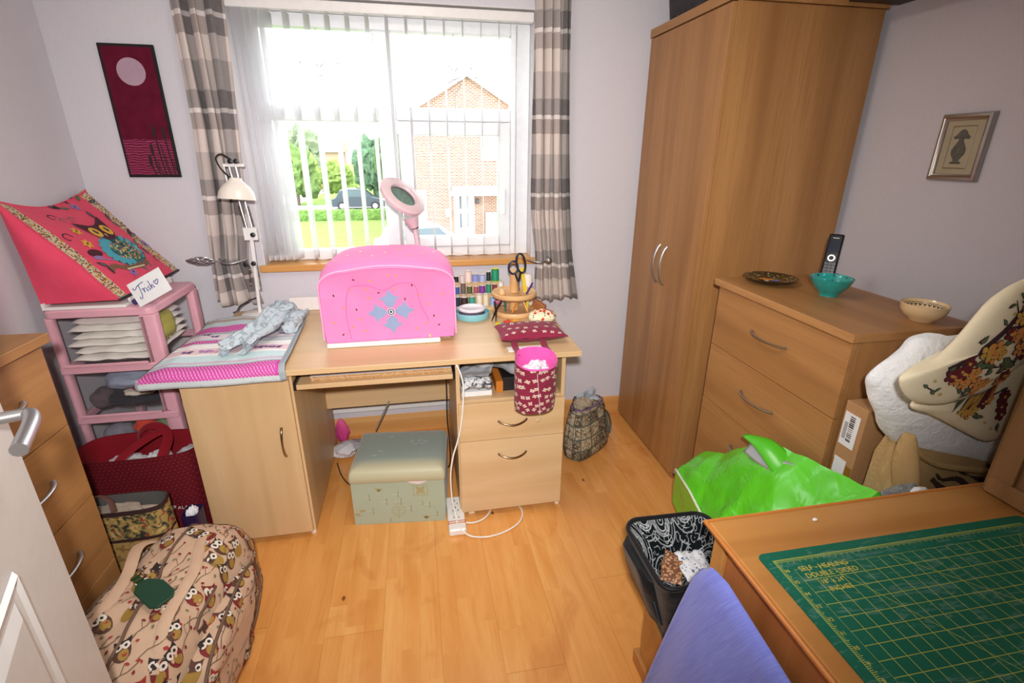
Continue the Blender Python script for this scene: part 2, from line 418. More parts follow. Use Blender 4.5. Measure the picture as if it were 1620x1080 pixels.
# ---- vertical blind
def slat_mat():
    m = Mat('white_blind_fabric'); nt = m.nt; nt.nodes.remove(m.p)
    d = nt.nodes.new('ShaderNodeBsdfDiffuse'); d.inputs[0].default_value = lin('#fbfbfd'); t = nt.nodes.new('ShaderNodeBsdfTranslucent'); t.inputs[0].default_value = lin('#fdfdff')
    x = nt.nodes.new('ShaderNodeMixShader'); x.inputs[0].default_value = 0.85
    tr = nt.nodes.new('ShaderNodeBsdfTransparent'); y = nt.nodes.new('ShaderNodeMixShader'); y.inputs[0].default_value = 0.36
    nt.links.new(d.outputs[0], x.inputs[1]); nt.links.new(t.outputs[0], x.inputs[2]); nt.links.new(x.outputs[0], y.inputs[1]); nt.links.new(tr.outputs[0], y.inputs[2])
    nt.links.new(y.outputs[0], nt.nodes['Material Output'].inputs[0]); return m.mat
SLAT = slat_mat()
blind = thing('vertical_blind', (-0.07, 2.62, 2.10), 'white vertical blind with open slats hanging inside the window recess', 'blind')
hb = MB(); hb.box(-0.728, 0.590, 2.592, 2.636, 2.064, 2.104); hb.build('headrail', WHITEP, blind, smooth=0, bevel=0.004)
xs = [0.513 - 0.084 * i for i in range(14)] + [-0.612, -0.640, -0.666, -0.690]
for i, sx in enumerate(xs):
    a = radians(8.5 if i < 13 else 26); dx, dy = sin(a) * 0.0425, cos(a) * 0.0425
    yc = 2.618
    sl = MB(); n0 = 8
    def fn(u, v, sx=sx, dx=dx, dy=dy, yc=yc): 
        s_ = u * 2 - 1; bow = (1 - s_ * s_) * 0.004
        return (sx + dx * s_ + dy / 0.0425 * bow, yc + dy * s_ - dx / 0.0425 * bow, 1.005 + v * 1.055)
    sl.grid(fn, n0, 1)
    so = sl.build('slat', SLAT, blind, smooth=60, solid=0.0006)
    hk = MB(); hk.box(sx - 0.004, sx + 0.004, yc - 0.006, yc + 0.006, 2.055, 2.068); hk.build('hanger', WHITEP, so, world=True, smooth=0) if False else None
    wgt = MB(); wgt.box(-0.001, 0.001, -0.042, 0.042, 0, 0.024, T=Matrix.Translation((sx, yc, 1.004)) @ Matrix.Rotation(-a, 4, 'Z')); wgt.build('bottom_weight', WHITEP, so, smooth=0)
cm = MB()
for side in (-1, 1):
    pts = []
    for i in range(13):
        sx = xs[i]; a = radians(8.5); pts.append((sx + sin(a) * 0.042 * side, 2.618 + cos(a) * 0.042 * side, 1.012))
    fine_ = []
    for p, q in zip(pts, pts[1:]):
        for t in (0, .25, .5, .75): fine_.append((lerp(p[0], q[0], t), lerp(p[1], q[1], t), 1.012 - 0.008 * sin(pi * t)))
    cm.tube(fine_, 0.0012, 5)
cm.build('bead_chain', WHITEP, blind, smooth=60)

# ---- curtains
def curtain_mat(name, stripes, z0_=0.8):
    m = Mat(name); u, v, _ = m.sep(m.tc('UV')); z = v * (2.24 - z0_) + z0_
    ph = ((z * -1 + 2.095) / 0.355).fr()
    dark, line, mid, pale, taupe = '#8f8785', '#d9d0cc', '#a39691', '#cfc2bb', '#b5aaa5'
    base = m.ramp(ph, [(0, dark), (.195, line), (.245, mid), (.425, pale), (.68, taupe), ], const=True)
    dk = m.ramp(ph, [(0, '#4d4a4c'), (.195, '#a8a3a2'), (.245, '#5a5657'), (.425, '#9a9391'), (.68, '#7d7877')], const=True)
    msk = None
    for a, b in stripes:
        k = u.gt(a) * u.lt(b); msk = k if msk is None else msk + k
    c = m.mix(base, dk, msk)
    w1 = m.noise(m.vec(u * 300, z * 40, 0.0), scale=1, detail=2); w2 = m.noise(m.vec(u * 25, z * 500, 0.0), scale=1, detail=2)
    c = m.mix(c, '#d8d0cc', (w1 * w2) * 0.35)
    return m.out(c, 0.85, bump=w1 + w2, bs=0.3, bd=0.0006, spec=0.15, sheen=0.1)
def curtain(name, L, R, tie_z, folds, stripes, label, y0=2.512):
    x_first = L[0][1]
    cv = MB(); z0, z1 = 0.815 if x_first < 0 else 0.765, 2.24
    def fn(u, v):
        z = z0 + (z1 - z0) * v; l, r = interp(L, z), interp(R, z); w_ = r - l
        pin = math.exp(-((z - tie_z) / 0.16) ** 2)
        uu = u + 0.012 * sin(u * 19 + 1.0)
        amp = lerp(0.030, 0.018, pin)
        yy = y0 + amp * sin(uu * 2 * pi * folds + 0.6) + 0.012 * sin(uu * 2 * pi * folds * 0.37 + 2 + z * 2) - 0.01 * pin
        xx = l + w_ * uu + 0.008 * sin(uu * 2 * pi * folds * 2 + z * 3) * (1 - pin)
        zz = z + (0.012 * sin(u * 9 + 1) if v == 0 else 0)
        return (xx, yy, zz)
    cv.grid(fn, 150, 60)
    o = cv.build(name, curtain_mat(name + '_plaid', stripes, z0), smooth=180, solid=0.0025)
    tag(o, label, 'curtain', 'checked curtains either side of the window'); return o
curtain('curtain', [(0.78, -0.965), (1.0, -0.945), (1.2, -0.93), (1.6, -0.905), (2.1, -0.91), (2.3, -0.92)],
        [(0.78, -0.745), (0.9, -0.765), (1.02, -0.785), (1.14, -0.765), (1.3, -0.752), (1.7, -0.735), (2.1, -0.72), (2.3, -0.71)], 1.03, 3.1, [(.28, .36), (.72, .98)],
        'grey checked curtain left of the window, tied back above the pink drawer tower')
curtain('curtain', [(0.75, 0.600), (1.0, 0.598), (1.2, 0.580), (2.1, 0.576), (2.3, 0.57)],
        [(0.75, 0.838), (0.9, 0.815), (1.02, 0.795), (1.25, 0.775), (1.7, 0.755), (2.1, 0.738), (2.3, 0.735)], 1.0, 4.4, [(.0, .05), (.80, 1.01)],
        'grey checked curtain right of the window, hanging beside the wardrobe wall')
# holdbacks
def holdback(xa, xe, y, z, label, flip):
    r = thing('curtain_holdback', (xa, 2.555, z), label, 'curtain holdback', 'metal curtain holdbacks')
    b = MB(); b.tube(cr([(xa + flip * 0.01, 2.575, z), (xa - flip * 0.005, 2.50, z + .002), (xa + flip * 0.02, 2.435, z - .004), (lerp(xa, xe, .55), 2.425, z - .008), (xe, 2.455, z + 0.002)], 8), [0.0045] * 33, 8)
    b.build('arm', STEEL, r, smooth=60)
    lf = MB()
    for k in range(6):
        pts = []
        for q in range(13):
            t = q / 12; a = t * 3.6 + k * pi / 3; rad = 0.017 * sin(pi * t)
            pts.append((xa - flip * 0.005 - flip * (t * 0.125 - 0.0), 2.452 + rad * cos(a), z + rad * sin(a) + 0.006 * t))
        lf.tube(pts, 0.0028, 6)
    lf.build('cage_finial', STEEL, r, smooth=60) if flip > 0 else MB().lathe([(0.0, -0.012), (0.014, -0.008), (0.018, 0), (0.014, 0.008), (0, 0.012)], (0.655, 2.436, z - .004), 20, T=Matrix.Rotation(radians(80), 4, 'X')).build('knob', STEEL, r, smooth=60)
    MB().lathe([(0.0, 0), (0.02, 0.0), (0.02, 0.006), (0.012, 0.012), (0.0, 0.012)], (xa + flip * 0.01, 2.58, z), 20, T=Matrix.Rotation(radians(90), 4, 'X')).build('wall_rose', STEEL, r, smooth=60)
    return r
holdback(-0.895, -0.775, 2.44, 1.035, 'twisted metal cage holdback round the left curtain', 1)
holdback(0.660, 0.545, 2.44, 0.995, 'round metal knob holdback at the right curtain', -1)

# ---- cable trunking on the wall under the desk
tr = MB(); tr.box(-0.60, 0.30, 2.545, 2.562, 0.160, 0.192); tag(tr.build('cable_trunking', WHITEP, smooth=0, bevel=0.003), 'white plastic cable trunking along the wall behind the desk', 'cable trunking')

# ---- dark shelf high on the right wall
ds = thing('wall_shelf', (1.72, 1.55, 2.03), 'dark brown shelf high on the right wall, cut by the top of the photo', 'shelf')
q = MB(); q.box(1.60, 1.82, 1.15, 1.872, 2.025, 2.05); q.build('board', flat('dark_stained_wood', '#3a2a24', 0.5), ds, smooth=0, bevel=0.003)

# ================================================================= FURNITURE
def arch_handle(name, p0, p1, out, rise, r0, mat, parent, n=14, flat_=(1.0, 0.55)):
    """bow handle between two feet"""
    p0, p1, out = Vector(p0), Vector(p1), Vector(out); pts = []; rr = []
    for i in range(n + 1):
        t = i / n; pts.append(p0.lerp(p1, t) + out * (rise * (sin(pi * t) ** 0.6))); rr.append(r0 * (1.15 - 0.35 * sin(pi * t)))
    m = MB(); m.tube(pts, rr, 8, flat_=flat_); return m.build(name, mat, parent, smooth=60)

# wardrobe
wd = thing('wardrobe', (1.47, 2.205, 0), 'tall oak-effect double wardrobe against the right wall beside the window', 'wardrobe')
b = MB(); b.box(1.167, 1.778, 1.882, 1.900, 0.0, 2.012); b.box(1.167, 1.778, 2.520, 2.538, 0, 2.012); b.box(1.77, 1.778, 1.9, 2.52, 0.03, 2.012); b.box(1.185, 1.77, 1.9, 2.52, 0.03, 0.05); b.box(1.195, 1.215, 1.9, 2.52, 0.0, 0.03)
b.build('carcass', W_OAKZ, wd, smooth=0, bevel=0.001)
MB().box(1.146, 1.786, 1.872, 2.548, 2.014, 2.050).build('top_board', W_OAKY, wd, smooth=0, bevel=0.002)
for (y0, y1, hy) in ((1.884, 2.189, 2.157), (2.192, 2.536, 2.224)):
    d = MB(); d.box(1.148, 1.166, y0, y1, 0.035, 2.008); do = d.build('door', W_OAKZ, wd, smooth=0, bevel=0.001)
    arch_handle('handle', (1.147, hy, 0.912), (1.147, hy, 1.098), (-1, 0, 0), 0.03, 0.0065, STEEL, do)

# chest of drawers, twice
def chest(x, y0, y1, d, sgn, label, group):
    """x = drawer front plane, back towards sgn"""
    r = thing('chest_of_drawers', (x + sgn * d / 2, (y0 + y1) / 2, 0), label, 'chest of drawers', group)
    def bx(m, a, b, *rest): lo, hi = sorted((x + sgn * a, x + sgn * b)); m.box(lo, hi, *rest)
    c = MB(); bx(c, 0.018, d, y0, y0 + .018, 0, 1.018); bx(c, 0.018, d, y1 - .018, y1, 0, 1.018); bx(c, d - .006, d, y0 + .018, y1 - .018, .02, 1.018); bx(c, .03, d, y0 + .018, y1 - .018, .03, .05)
    c.build('carcass', W_OAKZ, r, smooth=0, bevel=0.001)
    t = MB(); bx(t, -0.018, d + .004, y0 - .012, y1 + .012, 1.020, 1.046); t.build('top', W_OAKY, r, smooth=0, bevel=0.002)
    for z in (1.014, 0.775, 0.536, 0.297):
        f = MB(); bx(f, 0.0, 0.017, y0 + .002, y1 - .002, z - 0.236, z); fo = f.build('drawer', W_OAKY, r, smooth=0, bevel=0.001)
        yc = (y0 + y1) / 2; zz = z - 0.105
        arch_handle('handle', (x - sgn * .001, yc - 0.088, zz), (x - sgn * .001, yc + 0.088, zz), (-sgn, 0, 0), 0.028, 0.0065, STEEL, fo)
    return r
chest(1.167, 1.084, 1.732, 0.405, 1, 'oak-effect chest of drawers right of the wardrobe, bowls and a phone on top', 'matching oak-effect chests')
chest(-1.000, 1.025, 1.447, 0.405, -1, 'oak-effect chest of drawers at the left wall, partly behind the white door', 'matching oak-effect chests')

# desk
dk = thing('desk', (-0.13, 2.11, 0), 'pale beech-effect computer desk under the window with cupboard and drawers', 'desk')
t = MB(); t.box(-0.885, 0.620, 1.752, 2.545, 0.745, 0.767); t.build('desktop', W_BEECHX, dk, smooth=0, bevel=0.002)
lc = MB()
for x in (-0.858, -0.502): lc.box(x, x + .016, 1.795, 2.44, 0.022, 0.745)
lc.box(-0.842, -0.502, 2.43, 2.44, .03, .745); lc.box(-0.842, -0.502, 1.80, 2.43, .03, .046)
lc.build('cupboard_carcass', W_BEECHZ, dk, smooth=0, bevel=0.001)
rc = MB()
for x in (0.118, 0.552): rc.box(x, x + .016, 1.795, 2.44, 0.022, 0.745)
rc.box(0.134, 0.552, 1.80, 2.43, 0.548, 0.564); rc.box(0.134, 0.552, 2.43, 2.44, .03, .745); rc.box(0.134, 0.552, 1.80, 2.43, .03, .046)
rc.build('pedestal_carcass', W_BEECHZ, dk, smooth=0, bevel=0.001)
mp = MB(); mp.box(-0.486, 0.118, 2.32, 2.336, 0.200 + .11, 0.60); mp.build('modesty_panel', W_BEECHX, dk, smooth=0, bevel=0.001)
dr = MB(); dr.box(-0.858, -0.494, 1.777, 1.794, 0.028, 0.742); do = dr.build('cupboard_door', W_BEECHZ, dk, smooth=0, bevel=0.0015)
BRONZ = flat('polished_bow_handle', '#a98f76', 0.22, 1.0)
arch_handle('handle', (-0.545, 1.776, 0.40), (-0.545, 1.776, 0.525), (0, -1, 0), 0.024, 0.0048, BRONZ, do, flat_=None)
for (z0, z1, hz) in ((0.385, 0.556, 0.470), (0.030, 0.382, 0.313)):
    f = MB(); f.box(0.124, 0.566, 1.777, 1.794, z0, z1); fo = f.build('drawer', W_BEECHX, dk, smooth=0, bevel=0.0015)
    pts = [Vector((lerp(0.285, 0.405, i / 16), 1.777 - 0.024 * sin(pi * i / 16) ** .6, hz - 0.012 * sin(pi * i / 16))) for i in range(17)]
    m = MB(); m.tube(pts, 0.0046, 8); m.build('handle', BRONZ, fo, smooth=60)
ks = MB(); ks.box(-0.477, 0.108, 1.803, 2.12, 0.664, 0.684); ks.build('keyboard_shelf', W_BEECHX, dk, smooth=0, bevel=0.0015)
for x in (-0.486, 0.108): r_ = MB(); r_.box(x, x + .009, 1.800, 2.15, 0.664, 0.694); r_.build('shelf_runner', flat('black_runner', '#26262a', 0.4, 0.4), dk, smooth=0)
for x in (-0.85, -0.5, 0.126, 0.56):
    for y in (1.81, 2.42): c_ = MB(); c_.lathe([(0.011, 0), (0.011, 0.022)], (x, y, 0.0), 12); c_.build('foot', WHITEP, dk)

# table at the right with bead moulding
TBZ = 0.770
tb = thing('sewing_table', (1.15, 0.36, 0), 'orange pine table at the lower right, cutting mat on its top', 'table')
b = MB(); b.box(0.575, 2.0 - .19, -0.10, 0.762, TBZ - 0.022, TBZ); b.build('tabletop', W_TABLE, tb, smooth=0, bevel=0.004, seg=3)
e_ = MB(); e_.tube([(0.571, -0.10, TBZ - .006), (0.571, 0.766, TBZ - .006), (1.81, 0.766, TBZ - .006)], 0.0065, 8); e_.build('edge_moulding', flat('orange_pine_edge', '#bb7431', 0.3), tb, smooth=60)
b = MB(); b.box(0.597, 0.615, -0.08, 0.742, 0.0, TBZ - .023); b.box(0.615, 1.79, 0.724, 0.742, 0.0, TBZ - .023); b.box(1.772, 1.79, -0.08, 0.724, 0, TBZ - .023)
b.build('side_panels', wood('brown_side_panel', '#96582e', '#a66638', '#b27142', 'z', rough=0.45, fine=0.5), tb, smooth=0, bevel=0.002)
b = MB(); b.box(0.588, 0.600, 0.715, 0.752, 0.0, TBZ - .023); b.build('corner_post', W_TABLE, tb, smooth=0, bevel=0.002)

# low wooden stand behind the table
st = thing('low_stand', (0.76, 0.89, 0), 'low orange wood stand on the floor under the black bag', 'stand')
b = MB(); b.box(0.603, 0.835, 0.775, 1.010, 0.05, 0.238); b.build('box', W_TABLE, st, smooth=0, bevel=0.002)
b = MB(); b.box(0.592, 0.842, 0.770, 1.030, 0.0, 0.050); b.build('plinth', W_TABLE, st, smooth=0, bevel=0.003)

# cabinet standing on the right of the table
cb = thing('table_cabinet', (1.53, 0.36, TBZ), 'pale oak cabinet with a framed panel standing on the right of the table', 'cabinet')
b = MB(); b.box(1.272, 1.79, 0.02, 0.752, TBZ + .001, 1.42); b.build('carcass', wood('grey_oak', '#8a6843', '#9a764e', '#a58058', 'z'), cb, smooth=0, bevel=0.002)
f = MB(); frame_rect_y = [(0.03, 0.742, TBZ + .004, 1.416)]
for (y0, y1, z0, z1) in ((0.03, 0.742, TBZ + .004, TBZ + .045), (0.03, 0.742, 1.37, 1.416), (0.03, 0.07, TBZ + .045, 1.37), (0.695, 0.742, TBZ + .045, 1.37)): f.box(1.262, 1.272, y0, y1, z0, z1)
f.build('door_frame', wood('grey_oak_frame', '#97734b', '#a68057', '#b18b62', 'z'), cb, smooth=0, bevel=0.002)

# white panelled door, standing open at the left; the lever handle on its free edge side
DX, DY = -0.690, 0.875; dv = Vector((0.389, -0.921, 0)).normalized(); nv_ = Vector((0.921, 0.389, 0)).normalized()
DT = Matrix(((dv.x, nv_.x, 0, 0), (dv.y, nv_.y, 0, 0), (0, 0, 1, 0), (0, 0, 0, 1)))
DOORM = flat('white_gloss_door', '#dcdad8', 0.35)
dm = MB()
pz = [(0.12, 0.80), (0.98, 1.88)]
dm.box(0, 0.76, -0.035, 0, 0.01, 1.98)
door = struct(dm.build('door_1', DOORM, smooth=0, bevel=0.002)); door.matrix_world = Matrix.Translation((DX, DY, 0)) @ DT
for z0, z1 in ((0.15, 0.925),):
    for (a0, a1) in ((0.205, 0.60),):
        m = MB(); rings = []
        for (ins, dep) in ((0, 0), (0.006, 0.006), (0.014, 0.001), (0.03, -0.0005), (0.05, 0.007), (0.051, 0.0072)):
            rings.append([(a0 + ins, dep + .0005, z0 + ins), (a1 - ins, dep + .0005, z0 + ins), (a1 - ins, dep + .0005, z1 - ins), (a0 + ins, dep + .0005, z1 - ins)])
        m.loft([[Vector(p) for p in r] for r in rings], caps=True); m.build('moulded_panel', DOORM, door, smooth=0, world=False)
hm = MB(); hz = 1.128
hm.lathe([(0, 0), (0.026, 0), (0.026, 0.006), (0.022, 0.010), (0, 0.010)], (0.115, 0.001, hz), 24, T=Matrix.Rotation(-pi / 2, 4, 'X'))
hm.tube(cr([(0.115, 0.004, hz), (0.115, 0.045, hz), (0.120, 0.058, hz), (0.145, 0.064, hz - .001), (0.185, 0.064, hz - .003), (0.228, 0.062, hz - .006)], 6), [0.009] * 12 + [0.0105] * 19, 12, flat_=(1.0, 1.0))
hm.build('door_handle', STEEL, door, smooth=60, world=False)
# ================================================================= SOFT THINGS: helpers
from mathutils import noise as mnoise
def crumple(m, c, dims, seed=0, amp=0.25, freq=2.5, sub=4, k=0, flatten=0.0, T=None):
    """crumpled cloth lump"""
    bm = bmesh.new(); bmesh.ops.create_icosphere(bm, subdivisions=sub, radius=1.0)
    b = len(m.v); vs = []
    for v in bm.verts:
        p = v.co.copy(); q = Vector((p.x + seed * 3.1, p.y - seed * 1.7, p.z + seed))
        n1 = mnoise.noise(q * freq); n2 = abs(mnoise.noise(q * freq * 2.7)); n3 = mnoise.noise(q * freq * 6)
        p = p * (1 + amp * (n1 * 1.0 - n2 * 0.7 + n3 * 0.2))
        if p.z < -flatten and flatten: p.z = -flatten
        p = Vector((p.x * dims[0], p.y * dims[1], p.z * dims[2]))
        if T: p = T @ p
        vs.append(p + Vector(c))
    m.add(vs)
    for f in bm.faces: m.face([b + v.index for v in f.verts], k=k)
    bm.free(); return m
def sheetfold(m, x0, x1, y0, y1, z, th, seed=0, amp=0.004, nu=24, nv=16, k=0, T=None):
    """a folded sheet: thick slab with wavy faces and rounded edges"""
    def mk(top):
        def fn(u, v):
            e = min(1.0, 6 * min(u, 1 - u, v, 1 - v) + 0.0); bulge = sqrt(max(0, 1 - (1 - e) ** 2))
            x = lerp(x0, x1, u) + 0.006 * mnoise.noise(Vector((u * 3, v * 3, seed + 5))); y = lerp(y0, y1, v) + 0.006 * mnoise.noise(Vector((u * 4, v * 2, seed + 9)))
            w = amp * mnoise.noise(Vector((u * 5 + seed, v * 4, seed * 0.7))) * 2
            zz = z + th / 2 + w + (th / 2) * bulge * top
            p = Vector((x, y, zz)); return T @ p if T else p
        return fn
    m.grid(mk(1), nu, nv, k=k); b = len(m.f); m.grid(mk(-1), nu, nv, k=k)
    for i in range(b, len(m.f)): m.f[i] = m.f[i][::-1]
    return m
def pillow(m, x0, x1, y0, y1, z, th, seed=0, nu=28, nv=20, k=0, T=None, ear=0.6):
    def mk(s_):
        def fn(u, v):
            a = (1 - abs(2 * u - 1) ** 3) * (1 - abs(2 * v - 1) ** 3); pin = 1 - 0.10 * (1 - abs(2 * u - 1)) * 0
            x = lerp(x0, x1, u); y = lerp(y0, y1, v)
            cx, cy = (x0 + x1) / 2, (y0 + y1) / 2
            x = cx + (x - cx) * (1 - 0.08 * ear * (1 - (2 * v - 1) ** 2)); y = cy + (y - cy) * (1 - 0.10 * ear * (1 - (2 * u - 1) ** 2))
            w = 0.003 * mnoise.noise(Vector((u * 7 + seed, v * 7, s_)))
            p = Vector((x, y, z + th / 2 + s_ * (th / 2) * a ** 0.6 + w)); return T @ p if T else p
        return fn
    m.grid(mk(1), nu, nv, k=k); b = len(m.f); m.grid(mk(-1), nu, nv, k=k)
    for i in range(b, len(m.f)): m.f[i] = m.f[i][::-1]
    return m
def clear_plastic(name, tint, fac=0.25):
    m = Mat(name); nt = m.nt; nt.nodes.remove(m.p)
    t = nt.nodes.new('ShaderNodeBsdfTransparent'); t.inputs[0].default_value = lin(tint)
    g = nt.nodes.new('ShaderNodeBsdfPrincipled'); g.inputs['Base Color'].default_value = lin('#8a8488'); g.inputs['Roughness'].default_value = 0.12
    x = nt.nodes.new('ShaderNodeMixShader'); x.inputs[0].default_value = fac
    nt.links.new(t.outputs[0], x.inputs[1]); nt.links.new(g.outputs[0], x.inputs[2]); nt.links.new(x.outputs[0], nt.nodes['Material Output'].inputs[0]); return m.mat

# ================================================================= LEFT SIDE
# ---- wall hanging with moon
wh = thing('wall_hanging', (-1.125, 2.572, 1.645), 'narrow maroon quilted wall hanging with a pale moon over water and reeds', 'wall hanging')
wm = Mat('maroon_batik'); n = wm.noise(scale=22, detail=4); MAROON = wm.out(wm.mix('#4a0f22', '#6d1a33', n), 0.8, bump=wm.noise(scale=60, detail=3), bs=0.5, bd=0.004, spec=0.1)
wm = Mat('maroon_water'); a_, b_, c_ = wm.sep(wm.tc()); wv = (c_ * 620 + wm.noise(scale=40, detail=2) * 9).sin()
WATER = wm.out(wm.mix('#5d1730', '#9d4263', wv * 0.5 + 0.45), 0.75, bump=wv, bs=0.5, bd=0.002, spec=0.1)
hx0, hx1, hz0, hz1 = -1.222, -1.014, 1.392, 1.908
m = MB(); m.box(hx0, hx1, 2.568, 2.578, hz0, hz1); m.build('backing', flat('black_binding', '#120d12', 0.8), wh, smooth=0, bevel=0.003)
m = MB(); i_ = 0.011
def rect(x0, x1, z0, z1): return [(x0, z0), (x1, z0), (x1, z1), (x0, z1)]
def onback(m, poly, y, k): n = m.add([(a, y, b) for a, b in poly]); m.face([n + i for i in range(len(poly))], k=k)
m.box(hx0 + i_, hx1 - i_, 2.5665, 2.569, hz0 + i_, hz1 - i_, k=0)
onback(m, rect(hx0 + i_, hx1 - i_, hz0 + i_, 1.548), 2.5660, 1)
rd = []
for bx_, top, ln in ((-1.105, 1.50, 1), (-1.082, 1.575, 1), (-1.06, 1.49, 0), (-1.045, 1.565, 1), (-1.032, 1.47, 0), (-1.12, 1.455, 1), (-1.068, 1.53, 0), (-1.093, 1.46, 0)):
    for q in strokep([(bx_ + 0.012, hz0 + i_), (bx_ + 0.004, (hz0 + top) / 2), (bx_, top)], 0.006 if ln else 0.004): rd.append(q)
    if ln: rd.append(ell(bx_ - 0.001, top + 0.006, 0.0065, 0.028, 12))
for i, p in enumerate(rd): onback(m, p, 2.5654 - i * 0.00001, 2)
onback(m, ell(-1.116, 1.806, 0.053, 0.052, 36), 2.5656, 3)
m.build('picture_panel', [MAROON, WATER, flat('dark_reed', '#241019', 0.8), fabric('moon_cloth', '#b59aa8', '#a78d9d')], wh, smooth=0)

# ---- pink drawer tower
TX0, TX1, TY0, TY1 = -1.352, -0.985, 2.000, 2.410
PINK = flat('pink_plastic', '#e2a9b7', 0.32); CLEAR = clear_plastic('smoky_clear_plastic', '#ffffff', 0.05)
tw = thing('drawer_tower', ((TX0 + TX1) / 2, (TY0 + TY1) / 2, 0), 'pink plastic drawer tower with clear drawers full of fabric, left of the desk', 'drawer tower')
m = MB()
def rr(x0, x1, y0, y1, z, r=0.03, n=6):
    out = []
    for cx, cy, a0 in ((x1 - r, y1 - r, 0), (x0 + r, y1 - r, 90), (x0 + r, y0 + r, 180), (x1 - r, y0 + r, 270)):
        for i in range(n + 1): a = radians(a0 + 90 * i / n); out.append(Vector((cx + r * cos(a), cy + r * sin(a), z)))
    return out
m.loft([rr(TX0, TX1, TY0, TY1, .926), rr(TX0, TX1, TY0, TY1, .950), rr(TX0 + .006, TX1 - .006, TY0 + .006, TY1 - .006, .956)])
for zb in (0.706, 0.492, 0.278, 0.062):
    # ring shelf: four rails
    for (a, b, c, d) in ((TX0 + .004, TX1 - .004, TY0 - .004, TY0 + .020), (TX0 + .004, TX1 - .004, TY1 - .02, TY1 - .004), (TX0 + .002, TX0 + .022, TY0, TY1 - .004), (TX1 - .022, TX1 - .002, TY0, TY1 - .004)):
        m.box(a, b, c, d, zb, zb + 0.028)
for (a, b, c, d) in ((TX0 + .001, TX0 + .028, TY0 + .001, TY0 + .030), (TX1 - .058, TX1 - .001, TY0 + .001, TY0 + .045), (TX0 + .001, TX0 + .03, TY1 - .04, TY1 - .001), (TX1 - .035, TX1 - .001, TY1 - .055, TY1 - .001)):
    m.loft([rr(a, b, c, d, .02, .008, 3), rr(a, b, c, d, .926, .008, 3)])
m.build('frame', PINK, tw, smooth=40, bevel=0.003)
for zb in (0.734, 0.520, 0.306, 0.090):
    d = MB(); d.box(TX0 + .024, TX1 - .040, TY0 - .002, TY0 + .001, zb + .004, zb + .186); d.box(TX0 + .024, TX1 - .024, TY1 - .06, TY1 - .057, zb + .004, zb + .186)
    d.box(TX0 + .024, TX0 + .027, TY0 + .001, TY1 - .06, zb + .004, zb + .186); d.box(TX1 - .0245, TX1 - .0215, TY0 + .04, TY1 - .06, zb + .004, zb + .186)
    d.box(TX0 + .027, TX1 - .028, TY0 + .001, TY1 - .06, zb + .002, zb + .005); do = d.build('drawer', CLEAR, tw, smooth=0)
    lp = MB(); lp.box(TX0 + .024, TX1 - .058, TY0 - .010, TY0 - .002, zb + .0, zb + .012); lp.build('drawer_lip', PINK, do, smooth=0, bevel=0.003)
G = 'fabrics in the pink drawer tower'
wht = fabric('cream_white_cloth', '#f6f2ec', '#e9e4dc')
for i, (dx, w_) in enumerate(((0.0, .27), (.012, .265), (-.004, .28), (.02, .25), (.006, .26), (.03, .23))):
    o = MB(); sheetfold(o, TX0 + .045 + dx, TX0 + .045 + dx + w_, TY0 + .012 + i * .002, TY1 - .075, min(.741 + i * 0.0285, .9), 0.0255, seed=i * 3.3, amp=0.003)
    lab = ('lowest folded white cloth in the top tower drawer', 'second folded white cloth from the bottom of the top tower drawer', 'third folded white cloth from the bottom of the top tower drawer',
           'fourth folded white cloth from the bottom of the top tower drawer', 'fifth folded white cloth from the bottom of the top tower drawer', 'topmost folded white cloth in the top tower drawer')[i]
    tag(o.build('folded_cloth', wht, smooth=80), lab, 'cloth', G)
for nm, c, dims, colr, lab in (('cloth_bundle', (-1.045, 2.15, .83), (.030, .11, .07), '#b5b04a', 'olive green cloth bundle in the top tower drawer'),
        ('cloth_bundle', (-1.16, 2.09, .572), (.14, .08, .030), '#24242c', 'black cloth at the bottom of the second tower drawer'),
        ('cloth_bundle', (-1.17, 2.07, .648), (.085, .06, .040), '#8f97ab', 'pale blue-grey cloth bundle in the second tower drawer'),
        ('cloth_bundle', (-1.10, 2.06, .622), (.06, .05, .022), '#8c2430', 'dark red cloth in the second tower drawer'),
        ('cloth_bundle', (-1.13, 2.045, .600), (.06, .035, .014), '#cdc2b4', 'cream cloth strip in the second tower drawer'),
        ('cloth_bundle', (-1.27, 2.07, .575), (.04, .06, .045), '#55484f', 'brown-grey cloth in the second tower drawer'),
        ('cloth_bundle', (-1.26, 2.08, .385), (.06, .07, .065), '#8b8794', 'grey cloth bundle in the third tower drawer'),
        ('cloth_bundle', (-1.15, 2.06, .44), (.04, .05, .04), '#d8432e', 'bright orange-red cloth in the third tower drawer'),
        ('cloth_bundle', (-1.07, 2.07, .41), (.045, .06, .06), '#6e8a60', 'green cloth bundle in the third tower drawer'),
        ('cloth_bundle', (-1.17, 2.12, .34), (.12, .10, .030), '#b0a284', 'beige cloth at the bottom of the third tower drawer')):
    m = MB(); crumple(m, c, dims, seed=c[0] * 10 + c[2] * 7, amp=0.22, freq=1.6, sub=4, flatten=.75); tag(m.build(nm, fabric(colr[1:] + '_cloth', colr), smooth=80), lab, 'cloth', G)

